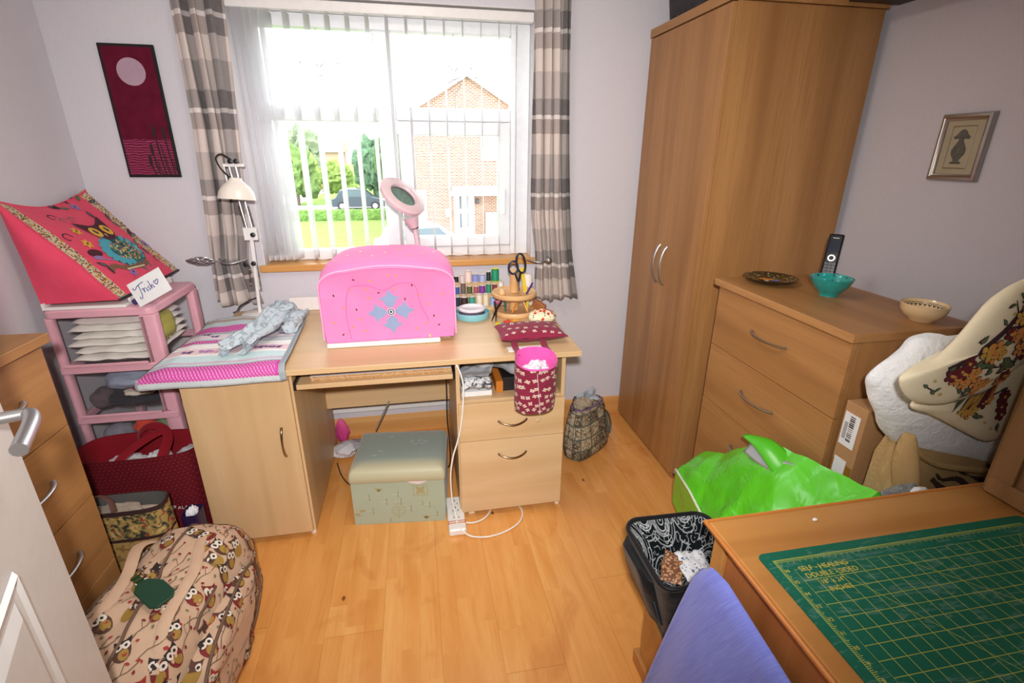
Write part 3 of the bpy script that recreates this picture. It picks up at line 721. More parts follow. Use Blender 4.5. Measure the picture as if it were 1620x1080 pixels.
# ---- white tray, owl cover, card
m = MB(); m.box(-1.346, -1.075, 2.006, 2.40, .957, .968); m.box(-1.346, -1.338, 2.006, 2.40, .968, .982); m.box(-1.085, -1.077, 2.05, 2.40, .968, .982)
tag(m.build('cutting_tray', WHITEP, smooth=0, bevel=0.002), 'white plastic tray on the pink tower under the owl cover', 'tray')
A0 = Vector((-1.098, 2.018, .985)); SL = Vector((-1.392, 2.005, 1.345)) - Vector((-1.098, 2.005, .985)); SLn = SL.normalized(); LEN = .475
cov = thing('appliance_cover', (-1.25, 2.2, .985), 'wedge-shaped pink quilted cover with an appliqued owl on top of the drawer tower', 'quilted cover')
PKR = fabric('coral_pink_cotton', '#e2506c', '#d6425f', fold=7, bs=0.7)
dm_ = Mat('ditsy_floral_print'); v1 = dm_.voro(scale=130); cc = dm_.voro(scale=130, out='Color'); r1, g1, b1 = dm_.sep(cc)
c = dm_.mix('#c9bb9c', '#9c3430', r1.gt(.62) * v1.lt(.5)); c = dm_.mix(c, '#3d5a45', g1.gt(.66) * v1.lt(.45)); c = dm_.mix(c, '#2d2230', b1.gt(.7) * v1.lt(.4)); c = dm_.mix(c, '#c28a3a', r1.lt(.12))
DITSY = dm_.out(c, 0.85, spec=0.1)
EMB = {}
pal = [PKR, DITSY] + [flat('thread_' + n_, h_, 0.7) for n_, h_ in (('plum', '#4a1526'), ('yellow', '#e0b03a'), ('dark', '#2a2530'), ('turquoise', '#4aa9bd'), ('teal', '#2c6a6c'), ('red', '#c23a3a'), ('lime', '#a9b04d'), ('brown', '#7d5a44'), ('grey', '#6d6e78'), ('lilac', '#8f78b0'), ('green', '#4c6b42'), ('cream', '#dcd6a8'))]
K = {n_: i for i, n_ in enumerate(['base', 'ditsy', 'plum', 'yellow', 'dark', 'turquoise', 'teal', 'red', 'lime', 'brown', 'grey', 'lilac', 'green', 'cream'])}
m = MB(); YL = .515
def cface(u, v):
    sag = 0.045 * sin(pi * u) ** 1.0 * v * v; bul = 0.018 * sin(pi * u) * sin(pi * v) + 0.004 * mnoise.noise(Vector((u * 4, v * 4, 2)))
    p = A0 + Vector((0, YL * u, 0)) + SL * v + Vector((0.775, 0, 0.633)) * bul; p.z -= sag; p.y += 0.02 * (0.5 - u) * sin(pi * v)
    return p
m.grid(cface, 40, 40, k=lambda u, v: 1 if (0.012 < u < 0.125 or 0.88 < u < 0.985) else 0)
def cside(yf, sgn, uu):
    def fn(u, v):  # triangle: bottom edge to slanted edge
        a = cface(uu, v); b = Vector((-1.352 + 0.0, a.y, lerp(.975, a.z, 1.0) if v > .999 else lerp(.978, cface(uu, 1).z, v)))
        bl = Vector((lerp(-1.350, -1.385, v), lerp(a.y, cface(uu, 1).y, .5), b.z)); p = a.lerp(bl, u)
        p.y += sgn * 0.022 * sin(pi * min(u * 1.0, 1)) * sin(pi * v) + 0.003 * mnoise.noise(p * 12); return p
    return fn
m.grid(cside(0, -1, 0.0), 16, 40, k=0); m.grid(cside(0, 1, 1.0), 16, 40, k=0)
m.grid(lambda u, v: Vector((lerp(-1.350, -1.385, v), cface(u, v).y, lerp(.978, cface(u, 1).z, v))), 30, 10, k=0)
m.grid(lambda u, v: Vector((lerp(-1.096, -1.35, v), A0.y + YL * u, .983 - .005 * v)), 20, 6, k=0)
bv = m.bvh(); UX = Vector((0, 1, 0)); UY = SLn
def onc(u, v): return A0 + UX * u + UY * v
def S(u, v, shapes, sc=1.0, off=0.002): m.stamp(bv, onc(u, v), UX, UY, [(p, K[k]) for p, k in shapes], sc, off)
def curl(x, y, r, t0=0.0, t1=4.6, s=1): return [(x + s * r * (1 - 0.13 * t) * cos(t), y + r * (1 - 0.13 * t) * sin(t)) for t in [lerp(t0, t1, i / 9) for i in range(10)]]
def ST(pts, w, k): return [(q, k) for q in strokep(pts, w)]
S(.30, .16, [(ell(0, 0, .115, .078, 26), 'dark'), (ell(0, 0, .110, .072, 26), 'teal')])
rnd = random.Random(3)
for i in range(9):
    a = pi * (0.62 + i * 0.10); S(.30 + .098 * cos(a) * 1.0, .165 + .060 * sin(a), [(ell(0, 0, .024, .015, 10, a), 'turquoise')], off=.0028)
for i in range(5): a = pi * (-.25 + i * .13); S(.30 + .096 * cos(a), .165 + .060 * sin(a), [(ell(0, 0, .02, .014, 10, a), 'turquoise')], off=.0028)
for i in range(150):
    a, r = rnd.random() * 6.28, sqrt(rnd.random()); x, y = r * .078 * cos(a), r * .05 * sin(a)
    S(.312 + x, .155 + y, [(leafp(0, 0, .017, .006, rnd.random() * 3.1), rnd.choice(['red', 'lime', 'cream', 'teal', 'yellow', 'turquoise', 'dark']))], off=.0034)
S(.305, .262, [([(-.085, .045), (-.088, .066), (-.075, .058), (-.055, .040), (.0, .034), (.045, .044), (.068, .066), (.085, .07), (.080, .05), (.072, .02), (.06, -.02), (.02, -.048), (-.025, -.045), (-.058, -.02), (-.07, .01)], 'plum')], off=.0038)
for ex in (-.038, .035): S(.305 + ex, .262, [(ell(0, 0, .026, .027, 16), 'yellow'), (ell(.002, .002, .009, .013, 12), 'dark'), (ell(.003, .004, .004, .007, 8), 'grey')], off=.0045)
S(.30, .238, [([(-.005, .008), (.005, .008), (0, -.008)], 'cream')], off=.0045)
S(.215, .09, ST([(-.1, .015), (-.06, .028), (-.03, .008), (0, .0), (.05, -.005), (.10, -.01), (.15, .0)], .022, 'brown') + ST([(-.1, .0), (-.1, .03)], .01, 'dark') + ST([(-.02, -.004), (.1, -.014)], .006, 'cream'))
S(.29, .075, ST([(0, 0), (.02, -.02)], .01, 'grey') + ST([(.06, .01), (.07, -.015)], .01, 'grey'))
for (u, v, r, k) in ((.176, .367, .022, 'dark'), (.205, .345, .018, 'grey'), (.106, .268, .026, 'dark'), (.25, .34, .02, 'grey'), (.53, .30, .02, 'grey'), (.45, .08, .022, 'dark'), (.50, .27, .018, 'dark')): S(u, v, ST(curl(0, 0, r), .004, k))
for (u, v, r, k) in ((.183, .287, .3, 'yellow'), (.155, .228, .1, 'yellow'), (.495, .164, 0, 'lilac'), (.21, .069, 0, 'lilac'), (.36, .40, 0, 'lilac')):
    S(u, v, [(leafp(0, 0, .024, .012, a * 1.05), k) for a in range(6)] + [(ell(0, 0, .005, .005, 8), 'dark')])
S(.488, .229, [(ell(0, 0, .035, .02, 12, .3), 'plum'), (ell(0, -.012, .03, .008, 12, .3), 'grey')]); S(.14, .186, [(ell(0, 0, .034, .018, 12, -.2), 'plum'), (ell(-.01, -.02, .022, .01, 10, -.2), 'lilac')] + ST([(.0, -.03), (.05, -.05), (.08, -.04)], .005, 'lilac'))
for i, (u, v, a) in enumerate(((.33, .40, 2.9), (.36, .42, 2.2), (.38, .37, -1.6), (.42, .42, .8), (.46, .40, .2), (.40, .43, 1.5), (.50, .36, -.3), (.29, .41, 2.7), (.44, .30, 1.0), (.46, .26, 2.0), (.13, .12, 2.4), (.44, .11, 1.7), (.42, .16, .9))):
    S(u, v, [(leafp(0, 0, .05, .018, a), 'dark' if i % 3 else 'green'), (leafp(.006 * cos(a), .006 * sin(a), .032, .008, a), 'grey')])
m.build('padded_shell', pal, cov, smooth=70)
hm_ = MB(); hm_.tube([cface(u / 20, 0.0) + Vector((0, 0, -.001)) for u in range(21)], 0.004, 6); hm_.build('dark_hem', flat('dark_hem_trim', '#2d2a38', 0.8), cov, smooth=60)
# name card
cd = MB(); c0, c1, c2, c3 = Vector((-1.020, 1.990, .962)), Vector((-.889, 1.985, 1.028)), Vector((-.912, 2.020, 1.112)), Vector((-1.036, 2.025, 1.066))
c0 = Vector((-1.018, 1.988, .960)); c1 = Vector((-.900, 1.992, .968 + .055)); 
ex = (c1 - c0); W_ = ex.length; ex.normalize(); ey = (c3 - c0); ey = (ey - ex * ey.dot(ex)).normalized(); nn = ex.cross(ey); Hc_ = .094
def cp(a, b, d=0.0): return c0 + ex * a + ey * b + nn * d
n = cd.add([cp(0, 0), cp(W_, 0), cp(W_, Hc_), cp(0, Hc_), cp(0, 0, -.0012), cp(W_, 0, -.0012), cp(W_, Hc_, -.0012), cp(0, Hc_, -.0012)])
for q in ((0, 1, 2, 3), (7, 6, 5, 4), (0, 4, 5, 1), (1, 5, 6, 2), (2, 6, 7, 3), (3, 7, 4, 0)): cd.face([n + i for i in q], k=0)
def pen(pts, w=.0028):
    pts = [(p[0] * .118 / 100 + .008, p[1] * .118 / 100 + .0) for p in pts]
    sm_ = [(p.x, p.y) for p in cr([(a, b, 0) for a, b in pts], 4)]
    for q in strokep(sm_, w): n = cd.add([cp(a, b, .0006) for a, b in q]); cd.face([n, n + 1, n + 2, n + 3], k=1)
pen([(6, 62), (4, 56), (10, 54), (18, 60), (30, 63), (42, 64)]); pen([(24, 62), (22, 45), (19, 28), (14, 20), (9, 23), (12, 28)])       # T
pen([(27, 44), (31, 46), (31, 32), (33, 42), (38, 46)]); pen([(40, 44), (41, 32), (44, 34)]); pen([(41, 52), (42, 53)])                   # r i
pen([(52, 44), (46, 42), (48, 38), (52, 34), (47, 31)]); pen([(56, 60), (56, 32), (58, 41), (62, 43), (63, 33), (66, 34)])                # s h
pen([(76, 36), (70, 45), (73, 50), (77, 46), (81, 51), (85, 46), (76, 36)])                                                                 # heart
cdo = cd.build('name_card', [PAPER, flat('blue_ink', '#3b3f8c', 0.6)], smooth=0); tag(cdo, 'white card with a handwritten name and heart, propped on the pink tower', 'card')
m = MB(); m.lathe([(0.0, 0), (.011, 0), (.011, .06), (0, .06)], (-1.055, 2.03, .969), 16, T=Matrix.Rotation(radians(-75), 4, 'X') @ Matrix.Rotation(.3, 4, 'Y')); 
tag(m.build('thread_reel', flat('navy_thread', '#3a2f6e', 0.5)), 'small dark blue reel behind the name card on the tower', 'thread reel')

# ---- red tote bag
def tote(name, cx, cy, hx, hy, zt, label, mats, rz=0, cat='bag', e=3.2, lean=(0, 0), seed=1, waist=0.9, th=0.004, wall_k=0, inner_k=1, tops=None, nz=0.02):
    r = thing(name, (cx, cy, 0), label, cat); mb = MB(); rings = []
    zs = [0.004, 0.01, .04] + [zt * t for t in (.2, .35, .5, .65, .8, .92, 1.0)]
    for i, z in enumerate(zs):
        t = z / zt; s_ = lerp(waist, 1.0, t) * (0.9 if i == 0 else 1)
        rings.append(sring(cx + lean[0] * t, cy + lean[1] * t, z, hx * s_, hy * s_, e, 56, rz, nz, seed, tilt=(tops or (0, 0)) if i == len(zs) - 1 else ((tops[0] * t, tops[1] * t) if tops else (0, 0))))
    mb.loft(rings, caps=False, k=wall_k); b = mb.add(rings[0]); mb.face([b + i for i in range(56)][::-1], k=wall_k)
    inn = []
    for z in (zt, zt * .8, zt * .5, zt * .25):
        t = z / zt; s_ = lerp(waist, 1.0, t); inn.append(sring(cx + lean[0] * t, cy + lean[1] * t, z, hx * s_ - th, hy * s_ - th, e, 56, rz, nz, seed, tilt=(tops[0] * t, tops[1] * t) if tops else (0, 0)))
    mb.loft(inn, caps=False, k=inner_k); n0 = len(mb.v); b = mb.add(inn[-1]); mb.face([b + i for i in range(56)], k=inner_k)
    b0 = mb.add(rings[-1]); b1 = mb.add(inn[0])
    for i in range(56): j = (i + 1) % 56; mb.face((b0 + i, b0 + j, b1 + j, b1 + i), k=wall_k)
    return r, mb
rm = Mat('dark_red_dotted_bag'); x_, y_, z_ = rm.sep(rm.tc()); gx = ((x_ / .016) + ((z_ / .014).floor() * 0.5)).fr() - .5; gz = (z_ / .014).fr() - .5
dot = (gx * gx + gz * gz).lt(.035) * z_.gt(.05)
REDB = rm.out(rm.mix('#5e0f1c', '#8a3a35', dot * 0.5), 0.75, bump=rm.noise(scale=12, detail=2), bs=0.4, bd=0.01, spec=0.2)
REDP = fabric('dark_red_plain', '#8a1523', '#7a101d', fold=10)
rt, mb = tote('tote_bag', -1.085, 1.873, .215, .105, .450, 'large dark red dotted tote bag holding white papers in front of the pink tower', [REDB, REDP], e=3.5, seed=2, waist=.92, lean=(0, 0))
mb.build('bag_body', [REDB, REDP], rt, smooth=60)
# straps
for ys, pts in ((-1, [(-1.14, 1.785, .36), (-1.135, 1.785, .42), (-1.08, 1.83, .468), (-1.01, 1.89, .492), (-.985, 1.875, .47), (-.985, 1.80, .425), (-.985, 1.785, .36)]), (1, [(-1.13, 1.955, .40), (-1.13, 1.958, .445), (-1.10, 1.965, .475), (-1.05, 1.965, .475), (-1.02, 1.955, .44), (-1.015, 1.955, .40)])):
    s_ = MB(); s_.tube(cr(pts, 6), .017, 8, flat_=(1.0, 0.12)); s_.build('strap', REDP, rt, smooth=60)
# gold lettering on the bag front
def text_mesh(name, txt, size, T, mat, parent, extrude=0.0004, align='LEFT', shear=0.0, space=1.0, world=False):
    cu = bpy.data.curves.new(name, 'FONT'); cu.body = txt; cu.size = size; cu.extrude = extrude; cu.align_x = align; cu.shear = shear; cu.space_character = space; cu.resolution_u = 3
    tmp = bpy.data.objects.new(name + '_tmp', cu); COL.objects.link(tmp); dg = bpy.context.evaluated_depsgraph_get()
    me = bpy.data.meshes.new_from_object(tmp.evaluated_get(dg)); bpy.data.objects.remove(tmp); me.name = name
    me.transform(T); 
    off = root_loc(parent) if parent is not None else Vector((0, 0, 0)); me.transform(Matrix.Translation(-off))
    me.materials.clear(); me.materials.append(mat); o = bpy.data.objects.new(name, me); COL.objects.link(o)
    if parent is not None: o.parent = parent
    return o
TT = Matrix.Translation((-1.020, 1.7595, .222)) @ Matrix.Rotation(radians(88), 4, 'X') @ Matrix.Rotation(radians(0), 4, 'Z')
LET = flat('cream_lettering', '#e0d3c4', 0.6)
text_mesh('lettering', 'AM', 0.019, TT, LET, rt, space=1.1); text_mesh('lettering', 'P', 0.026, TT @ Matrix.Translation((.046, 0, 0)), LET, rt); text_mesh('lettering', 'ALACE', 0.019, TT @ Matrix.Translation((.063, 0, 0)), LET, rt, space=1.15)
for i, (c, dm3, lab) in enumerate((((-1.15, 1.87, .37), (.075, .06, .035), 'crumpled white paper at the left in the red tote bag'), ((-1.03, 1.86, .375), (.05, .06, .045), 'crumpled white paper in the middle of the red tote bag'), ((-.94, 1.89, .38), (.04, .07, .025), 'grey-white cloth at the right in the red tote bag'))):
    m = MB(); crumple(m, c, dm3, seed=i * 5 + 1, amp=.3, freq=2.2, sub=4); tag(m.build('crumpled_paper' if i < 2 else 'folded_cloth', fabric('paper_white', '#d3d3d6', '#c5c6cb', fold=20)), lab, 'paper' if i < 2 else 'cloth')
m = MB(); m.loft([sring(-1.345, 1.88, z, .032, .05 * s_, 3, 24, 0, .05, 3) for z, s_ in ((.0, .9), (.1, 1), (.25, 1.0), (.42, .9), (.445, .5))]); tag(m.build('black_bag', fabric('black_cloth', '#17161a')), 'narrow black bag squeezed between the red tote and the left wall', 'bag')

# ---- tapestry bag
tm = Mat('tapestry_print'); v1 = tm.voro(scale=55); cc = tm.voro(scale=55, out='Color'); r1, g1, b1 = tm.sep(cc); nn_ = tm.noise(scale=45, detail=4, dist=1.0)
x_, y_, z_ = tm.sep(tm.tc())
c = tm.mix('#a88a52', '#5c5a3f', nn_.gt(.52)); c = tm.mix(c, '#3a3631', nn_.gt(.6)); c = tm.mix(c, '#8c4538', (r1.gt(.74)) * v1.lt(.4)); c = tm.mix(c, '#c7aa6c', nn_.lt(.38))
lowc = tm.mix('#b28f55', '#8d7040', tm.noise(scale=70, detail=3).gt(.55)); c = tm.mix(lowc, c, z_.gt(.27)); c = tm.mix(c, '#3d2a2a', ((z_ - .27).abs()).lt(.006) + (z_.gt(.37)))
TAP = tm.out(c, 0.85, bump=nn_, bs=0.3, bd=0.003, spec=0.1)
tp, mb = tote('tapestry_bag', -1.065, 1.605, .165, .055, .385, 'brown and gold tapestry bag standing between the red tote and the oak chest', None, e=4, seed=4, waist=1.02)
mb.build('bag_body', [TAP, flat('grey_lining', '#5c5a58', 0.8)], tp, smooth=60)
s_ = MB(); s_.tube(cr([(-1.17, 1.56, .38), (-1.14, 1.575, .41), (-1.10, 1.605, .42), (-1.06, 1.59, .41), (-1.04, 1.565, .38)], 6), .012, 8, flat_=(1, .2)); s_.build('strap', flat('brown_strap', '#5e4038', .8), tp)
m = MB(); crumple(m, (-1.05, 1.605, .335), (.12, .034, .045), seed=12, amp=.3, freq=2.0); tag(m.build('cloth_bundle', fabric('mushroom_cloth', '#9a8d80', fold=18), smooth=60), 'mushroom-grey cloth filling the brown tapestry bag', 'cloth')
# ---- purple gift bag
gb, mb = tote('gift_bag', -.886, 1.712, .030, .036, .245, 'small purple bag with white tissue beside the desk cupboard', None, e=5, seed=5, waist=.95, nz=0.0)
mb.build('bag_body', [flat('dark_purple_card', '#2a1a44', .4), flat('dark_purple_card', '#2a1a44', .4)], gb, smooth=60)
m = MB(); crumple(m, (-.886, 1.710, .228), (.020, .026, .035), seed=9, amp=.3, freq=2.5); tag(m.build('tissue_paper', fabric('tissue_white', '#dedee6', fold=25)), 'white tissue paper in the small purple bag', 'tissue')

# ---- owl print holdall
hold = thing('holdall', (-.80, 1.27, 0), 'cream owl-print fabric holdall with brown piping on the floor', 'holdall')
ow = [fabric('cream_owl_cotton', '#d3b59b', '#c19f84', fold=8, bs=.6)] + [flat('print_' + a, b, .8) for a, b in (('brown', '#5a3a2e'), ('maroon', '#7d2626'), ('red', '#a3352f'), ('white', '#e6dccf'), ('mustard', '#a5823a'), ('dark', '#2f2424'), ('twig', '#7b6248'), ('olive', '#7c7a58'))]
m = MB()
def hring(z, hx, hy, cx=-.795, cy=1.25): return sring(cx, cy, z, hx, hy, 3.6, 64, radians(-6), 0.035, 3.0 + z * 5)
m.loft([hring(0.002, .15, .31), hring(.012, .17, .335), hring(.06, .176, .345), hring(.14, .176, .345), hring(.21, .168, .335), hring(.27, .156, .318), hring(.312, .136, .290), hring(.338, .100, .24), hring(.346, .05, .14), hring(.346, .01, .04)], caps=True)
# side pocket bulge (right) and end pocket (near)
m.loft([[Vector((-.64 + d_, 1.235 + .235 * cos(a) * (abs(cos(a)) + 1e-6) ** -.3 * s_, .135 + .115 * sin(a) * (abs(sin(a)) + 1e-6) ** -.3 * s_)) for a in [2 * pi * i / 40 for i in range(40)]] for d_, s_ in ((-.03, 1.0), (.012, 1.0), (.034, .93), (.046, .78), (.05, .4))], caps=True)
for i, v in enumerate(m.v):
    d = v - Vector((-.795, 1.25, .10)); q = v * 5.5; n = mnoise.noise(q) * .020 + (abs(mnoise.noise(q * 1.7 + Vector((3, 1, 7)))) - .2) * -.030 + mnoise.noise(v * 22) * .003
    if v.z > .015: v2 = v + d.normalized() * n; m.v[i] = Vector((max(v2.x, -.962), v2.y, max(v2.z, .004)))
bv = m.bvh()
def owl(k1, k2):
    return [(ell(0, -.004, .0165, .021, 14), k1), (ell(.003, -.010, .010, .012, 10), 5), ([(-.015, .016), (-.016, .026), (-.006, .020), (.006, .020), (.016, .026), (.015, .016), (.013, .0), (-.013, .0)], k2), (ell(-.0065, .008, .0072, .0082, 10), 4), (ell(.0065, .008, .0072, .0082, 10), 4), (ell(-.006, .008, .003, .0035, 8), 6), (ell(.006, .008, .003, .0035, 8), 6)]
def twig(rn):
    sh = []; pts = [(-.03, -.01), (-.01, .002), (.012, .004), (.034, .018)]; sh += [(q, 7) for q in strokep(pts, .0022)]; sh += [(q, 7) for q in strokep([(0, .003), (.008, .022)], .0016)]
    for a, b in ((.008, .022), (.034, .018), (-.02, -.014), (.018, -.006)): sh.append((leafp(a, b, .010, .006, rn.random() * 6), rn.choice([2, 3, 8])))
    return sh
rn = random.Random(11); placed = []
faces = [(i, sum((m.v[j] for j in f), Vector()) / len(f)) for i, f in enumerate(m.f)]
tries = 0
while len(placed) < 330 and tries < 16000:
    tries += 1; fi, c = rn.choice(faces); f = m.f[fi]; vv = [m.v[j] for j in f[:3]]; nrm = (vv[1] - vv[0]).cross(vv[2] - vv[0])
    if nrm.length < 1e-9 or len(f) > 6: continue
    nrm.normalize()
    if nrm.dot(c - Vector((-.80, 1.24, .12))) < 0: nrm = -nrm
    if nrm.z < -.3: continue
    c = c + Vector((rn.uniform(-.01, .01), rn.uniform(-.02, .02), 0))
    if any((c - p).length < .043 for p in placed): continue
    placed.append(c); up = Vector((-.25, .55, 1)); uy = (up - nrm * up.dot(nrm)).normalized(); uy.rotate(Matrix.Rotation(rn.uniform(-.5, .5), 3, nrm)); ux = uy.cross(nrm)
    if len(placed) % 2: m.stamp(bv, c, ux, uy, owl(*rn.choice([(1, 1), (2, 2), (3, 3), (1, 6), (5, 1), (2, 6)])), 1.32, .0018)
    else: m.stamp(bv, c, ux, uy, twig(rn), 1.25, .0015)
m.build('bag_body', ow, hold, smooth=60)
PIP = flat('brown_piping', '#6d5444', .7)
def snap(p, off=.003):
    h = bv.find_nearest(Vector(p)); nn2 = h[1]; d = (h[0] - Vector((-.80, 1.24, .1)))
    if nn2.dot(d) < 0: nn2 = -nn2
    return h[0] + nn2 * off
def pipe(pts, r=.0045, name='piping', mat=PIP, per=10):
    p = MB(); p.tube([snap(q) for q in cr(pts, per)], r, 6); return p.build(name, mat, hold, smooth=60)
pipe([(-.80, 1.60, .20), (-.79, 1.50, .32), (-.80, 1.30, .36), (-.80, 1.05, .35), (-.80, .92, .22)], name='zip')
pipe([(-.99, 1.42, .15), (-.93, 1.40, .30), (-.93, 1.2, .31), (-.93, 1.02, .25), (-.93, .95, .10)])
pipe([(-.67, 1.50, .10), (-.68, 1.45, .24), (-.68, 1.25, .28), (-.68, 1.05, .24), (-.68, .98, .10)])
pp = MB(); pp.tube([Vector((-.597, 1.235 + .232 * cos(a) * (abs(cos(a)) + 1e-6) ** -.3, .135 + .112 * sin(a) * (abs(sin(a)) + 1e-6) ** -.3)) - Vector((.012, 0, 0)) for a in [2 * pi * i / 40 for i in range(40)]], .0045, 6, closed=True); pp.build('piping', PIP, hold, smooth=60)
for x0, s2 in ((-.90, -1), (-.72, 1)):
    p = MB(); p.tube(cr([snap((x0, 1.50, .3), 0), (x0 - .01, 1.42, .345), (x0 + .02, 1.28, .352), (x0 + .01, 1.12, .345), snap((x0, 1.02, .28), 0)], 8), .016, 8, flat_=(1, .25)); p.build('handle', ow[0], hold, smooth=60)
g = MB(); T_ = Matrix.Translation((-.775, 1.205, .366)) @ Matrix.Rotation(radians(-38), 4, 'Z') @ Matrix.Rotation(radians(8), 4, 'Y')
g.prism([(-.048, -.016), (-.03, -.03), (.045, -.034), (.062, -.022), (.062, .020), (.045, .034), (-.01, .036), (-.048, .016)], -.003, .004, 'z', T=T_)
g.prism([(-.085, -.009), (-.04, -.010), (-.04, .010), (-.085, .009)], -.001, .003, 'z', T=T_)
go = g.build('luggage_tag', flat('dark_green_leather', '#12402c', .4), hold, smooth=0, bevel=.002)
bk = MB(); bk.tube([T_ @ Vector(p) for p in ((-.074, -.013, .006), (-.056, -.013, .006), (-.056, .013, .006), (-.074, .013, .006))], .0022, 6, closed=True); bk.build('buckle', flat('gold_buckle', '#c9a545', .25, 1.0), go, smooth=60)
# ================================================================= ON AND UNDER THE DESK
DT_ = 0.767
# ---- sewing machine cover
mc = thing('machine_cover', (-.12, 2.10, .79), 'bright pink sewing machine cover with a blue-grey four-petal flower on the desk', 'machine cover')
PKM = fabric('bright_pink_cotton', '#f08fc4', '#ea82ba', fold=8, bs=.5)
def arch(y, x0, x1, z0, zt, r, sag=0.0, n=12):
    P = [(x0 + .006, z0), (x0, z0 + .05), (x0, (z0 + zt) / 2)]
    for i in range(n + 1): a = pi - (pi / 2) * i / n; P.append((x0 + r + r * cos(a), zt - r * .62 + r * .62 * sin(a)))
    for i in range(1, 8): t = i / 8; P.append((lerp(x0 + r, x1 - r, t), zt + sag * sin(pi * t)))
    for i in range(n + 1): a = (pi / 2) * (1 - i / n); P.append((x1 - r + r * cos(a), zt - r * .62 + r * .62 * sin(a)))
    P += [(x1, (z0 + zt) / 2), (x1, z0 + .05), (x1 - .006, z0)]
    for i in range(1, 9): P.append((lerp(x1 - .006, x0 + .006, i / 9), z0))
    return [Vector((a + .004 * mnoise.noise(Vector((a * 9, y * 9, b * 9))), y + .005 * mnoise.noise(Vector((a * 7, b * 7, y * 5))), b)) for a, b in P]
m = MB()
m.loft([arch(1.962, -.372, .128, .792, 1.062, .10, .012), arch(1.955, -.380, .134, .789, 1.070, .10, .014), arch(1.960, -.384, .138, .788, 1.078, .10, .016), arch(2.04, -.386, .142, .787, 1.098, .10, .012),
        arch(2.12, -.386, .144, .787, 1.118, .14, .004), arch(2.19, -.382, .144, .788, 1.130, .17, .002), arch(2.235, -.370, .138, .789, 1.125, .18, .0), arch(2.25, -.35, .126, .79, 1.10, .18, 0)], caps=True)
bv = m.bvh(); UXm, UYm = Vector((1, 0, 0)), Vector((0, 0, 1)); cxm, czm = -.118, .905
SEQ = ['base', 'petal', 'gold', 'brown', 'white', 'navy']
def pet(a):
    s_ = [(0.014, 0), (.03, .02), (.045, .022), (.052, .040), (.066, .012), (.088, 0), (.066, -.012), (.052, -.040), (.045, -.022), (.03, -.02)]
    return [(x * cos(a) - y * sin(a), x * sin(a) + y * cos(a)) for x, y in s_]
m.stamp(bv, (cxm, 1.95, czm), UXm, UYm, [(pet(a + .05), 1) for a in (0, pi / 2, pi, -pi / 2)] + [(ell(0, 0, .015, .015, 20), 4), (ell(0, 0, .0125, .0125, 20), 5), (ell(0, 0, .009, .009, 16), 4), (ell(0, 0, .005, .005, 12), 5)], 1.05, .0016)
rn = random.Random(5)
loc_ = [(-.33, .98), (-.30, .93), (-.27, 1.0), (-.25, 1.04), (-.21, 1.0), (-.19, 1.035), (-.16, .985), (-.10, 1.0), (-.09, 1.05), (-.03, 1.01), (.0, .97), (.03, .93), (.05, .88), (.02, .85), (-.02, .83), (-.25, .92), (-.27, .85), (-.22, .83), (-.31, .82), (-.34, .87), (-.24, .88), (.07, .84), (.03, .80), (-.2, .965), (-.06, .955), (.09, .97), (-.12, 1.055)]
for i, (x, z) in enumerate(loc_): m.stamp(bv, (x, 1.95, z), UXm, UYm, [(ell(0, 0, .0055, .0035, 8, rn.random() * 3), 2 if i % 3 else 3)], 1, .0012)
for i in range(9): m.stamp(bv, (-.33 + i * .05, 2.06 + .03 * (i % 3), 1.12), (1, 0, 0), (0, 1, 0), [(ell(0, 0, .006, .006, 8), 2)], 1, .0012)
m.build('cover_body', [PKM, fabric('blue_grey_cotton', '#94a4c6', '#8a9abf'), flat('gold_sequin', '#d99a4a', .4), flat('brown_sequin', '#7c3a38', .4), flat('white_button', '#d8dbe4', .4), flat('navy_button', '#3c4763', .4)], mc, smooth=60)
def edge_pts(y, x0, x1, zt, r, sag, zlow):
    P = [(x0 - .002, zlow)]
    for i in range(9): a = pi - (pi / 2) * i / 8; P.append((x0 + r + (r + .002) * cos(a), zt - r * .62 + (r * .62 + .002) * sin(a)))
    for i in range(1, 8): t = i / 8; P.append((lerp(x0 + r, x1 - r, t), zt + .002 + sag * sin(pi * t)))
    for i in range(9): a = (pi / 2) * (1 - i / 8); P.append((x1 - r + (r + .002) * cos(a), zt - r * .62 + (r * .62 + .002) * sin(a)))
    P.append((x1 + .002, zlow)); return [(a, y, b) for a, b in P]
PIPK = fabric('pale_pink_piping', '#f5b6d8', fold=20)
p = MB(); p.tube(edge_pts(1.957, -.382, .136, 1.074, .10, .016, .80), .0035, 6); p.build('piping', PIPK, mc, smooth=60)
p = MB(); p.tube([snap_ for snap_ in [bv.find_nearest(Vector(q))[0] + Vector((0, -.001, 0)) for q in cr([(-.28, 1.95, .80), (-.29, 1.95, .90), (-.27, 1.95, 1.005), (-.20, 1.95, 1.015), (-.14, 1.95, .995), (-.08, 1.95, 1.02), (-.02, 1.95, 1.01), (.0, 1.95, .93), (.03, 1.95, .86)], 8)]], .0016, 5); p.build('stitched_seam', fabric('seam_pink', '#d673aa', fold=20), mc, smooth=60)
m = MB(); m.box(-.376, .072, 1.945, 2.22, DT_ + .001, .787); m.box(.072, .12, 2.0, 2.22, DT_ + .001, .786)
tag(m.build('sewing_machine_base', WHITEP, smooth=0, bevel=.004), 'white sewing machine base showing under the pink cover', 'sewing machine')

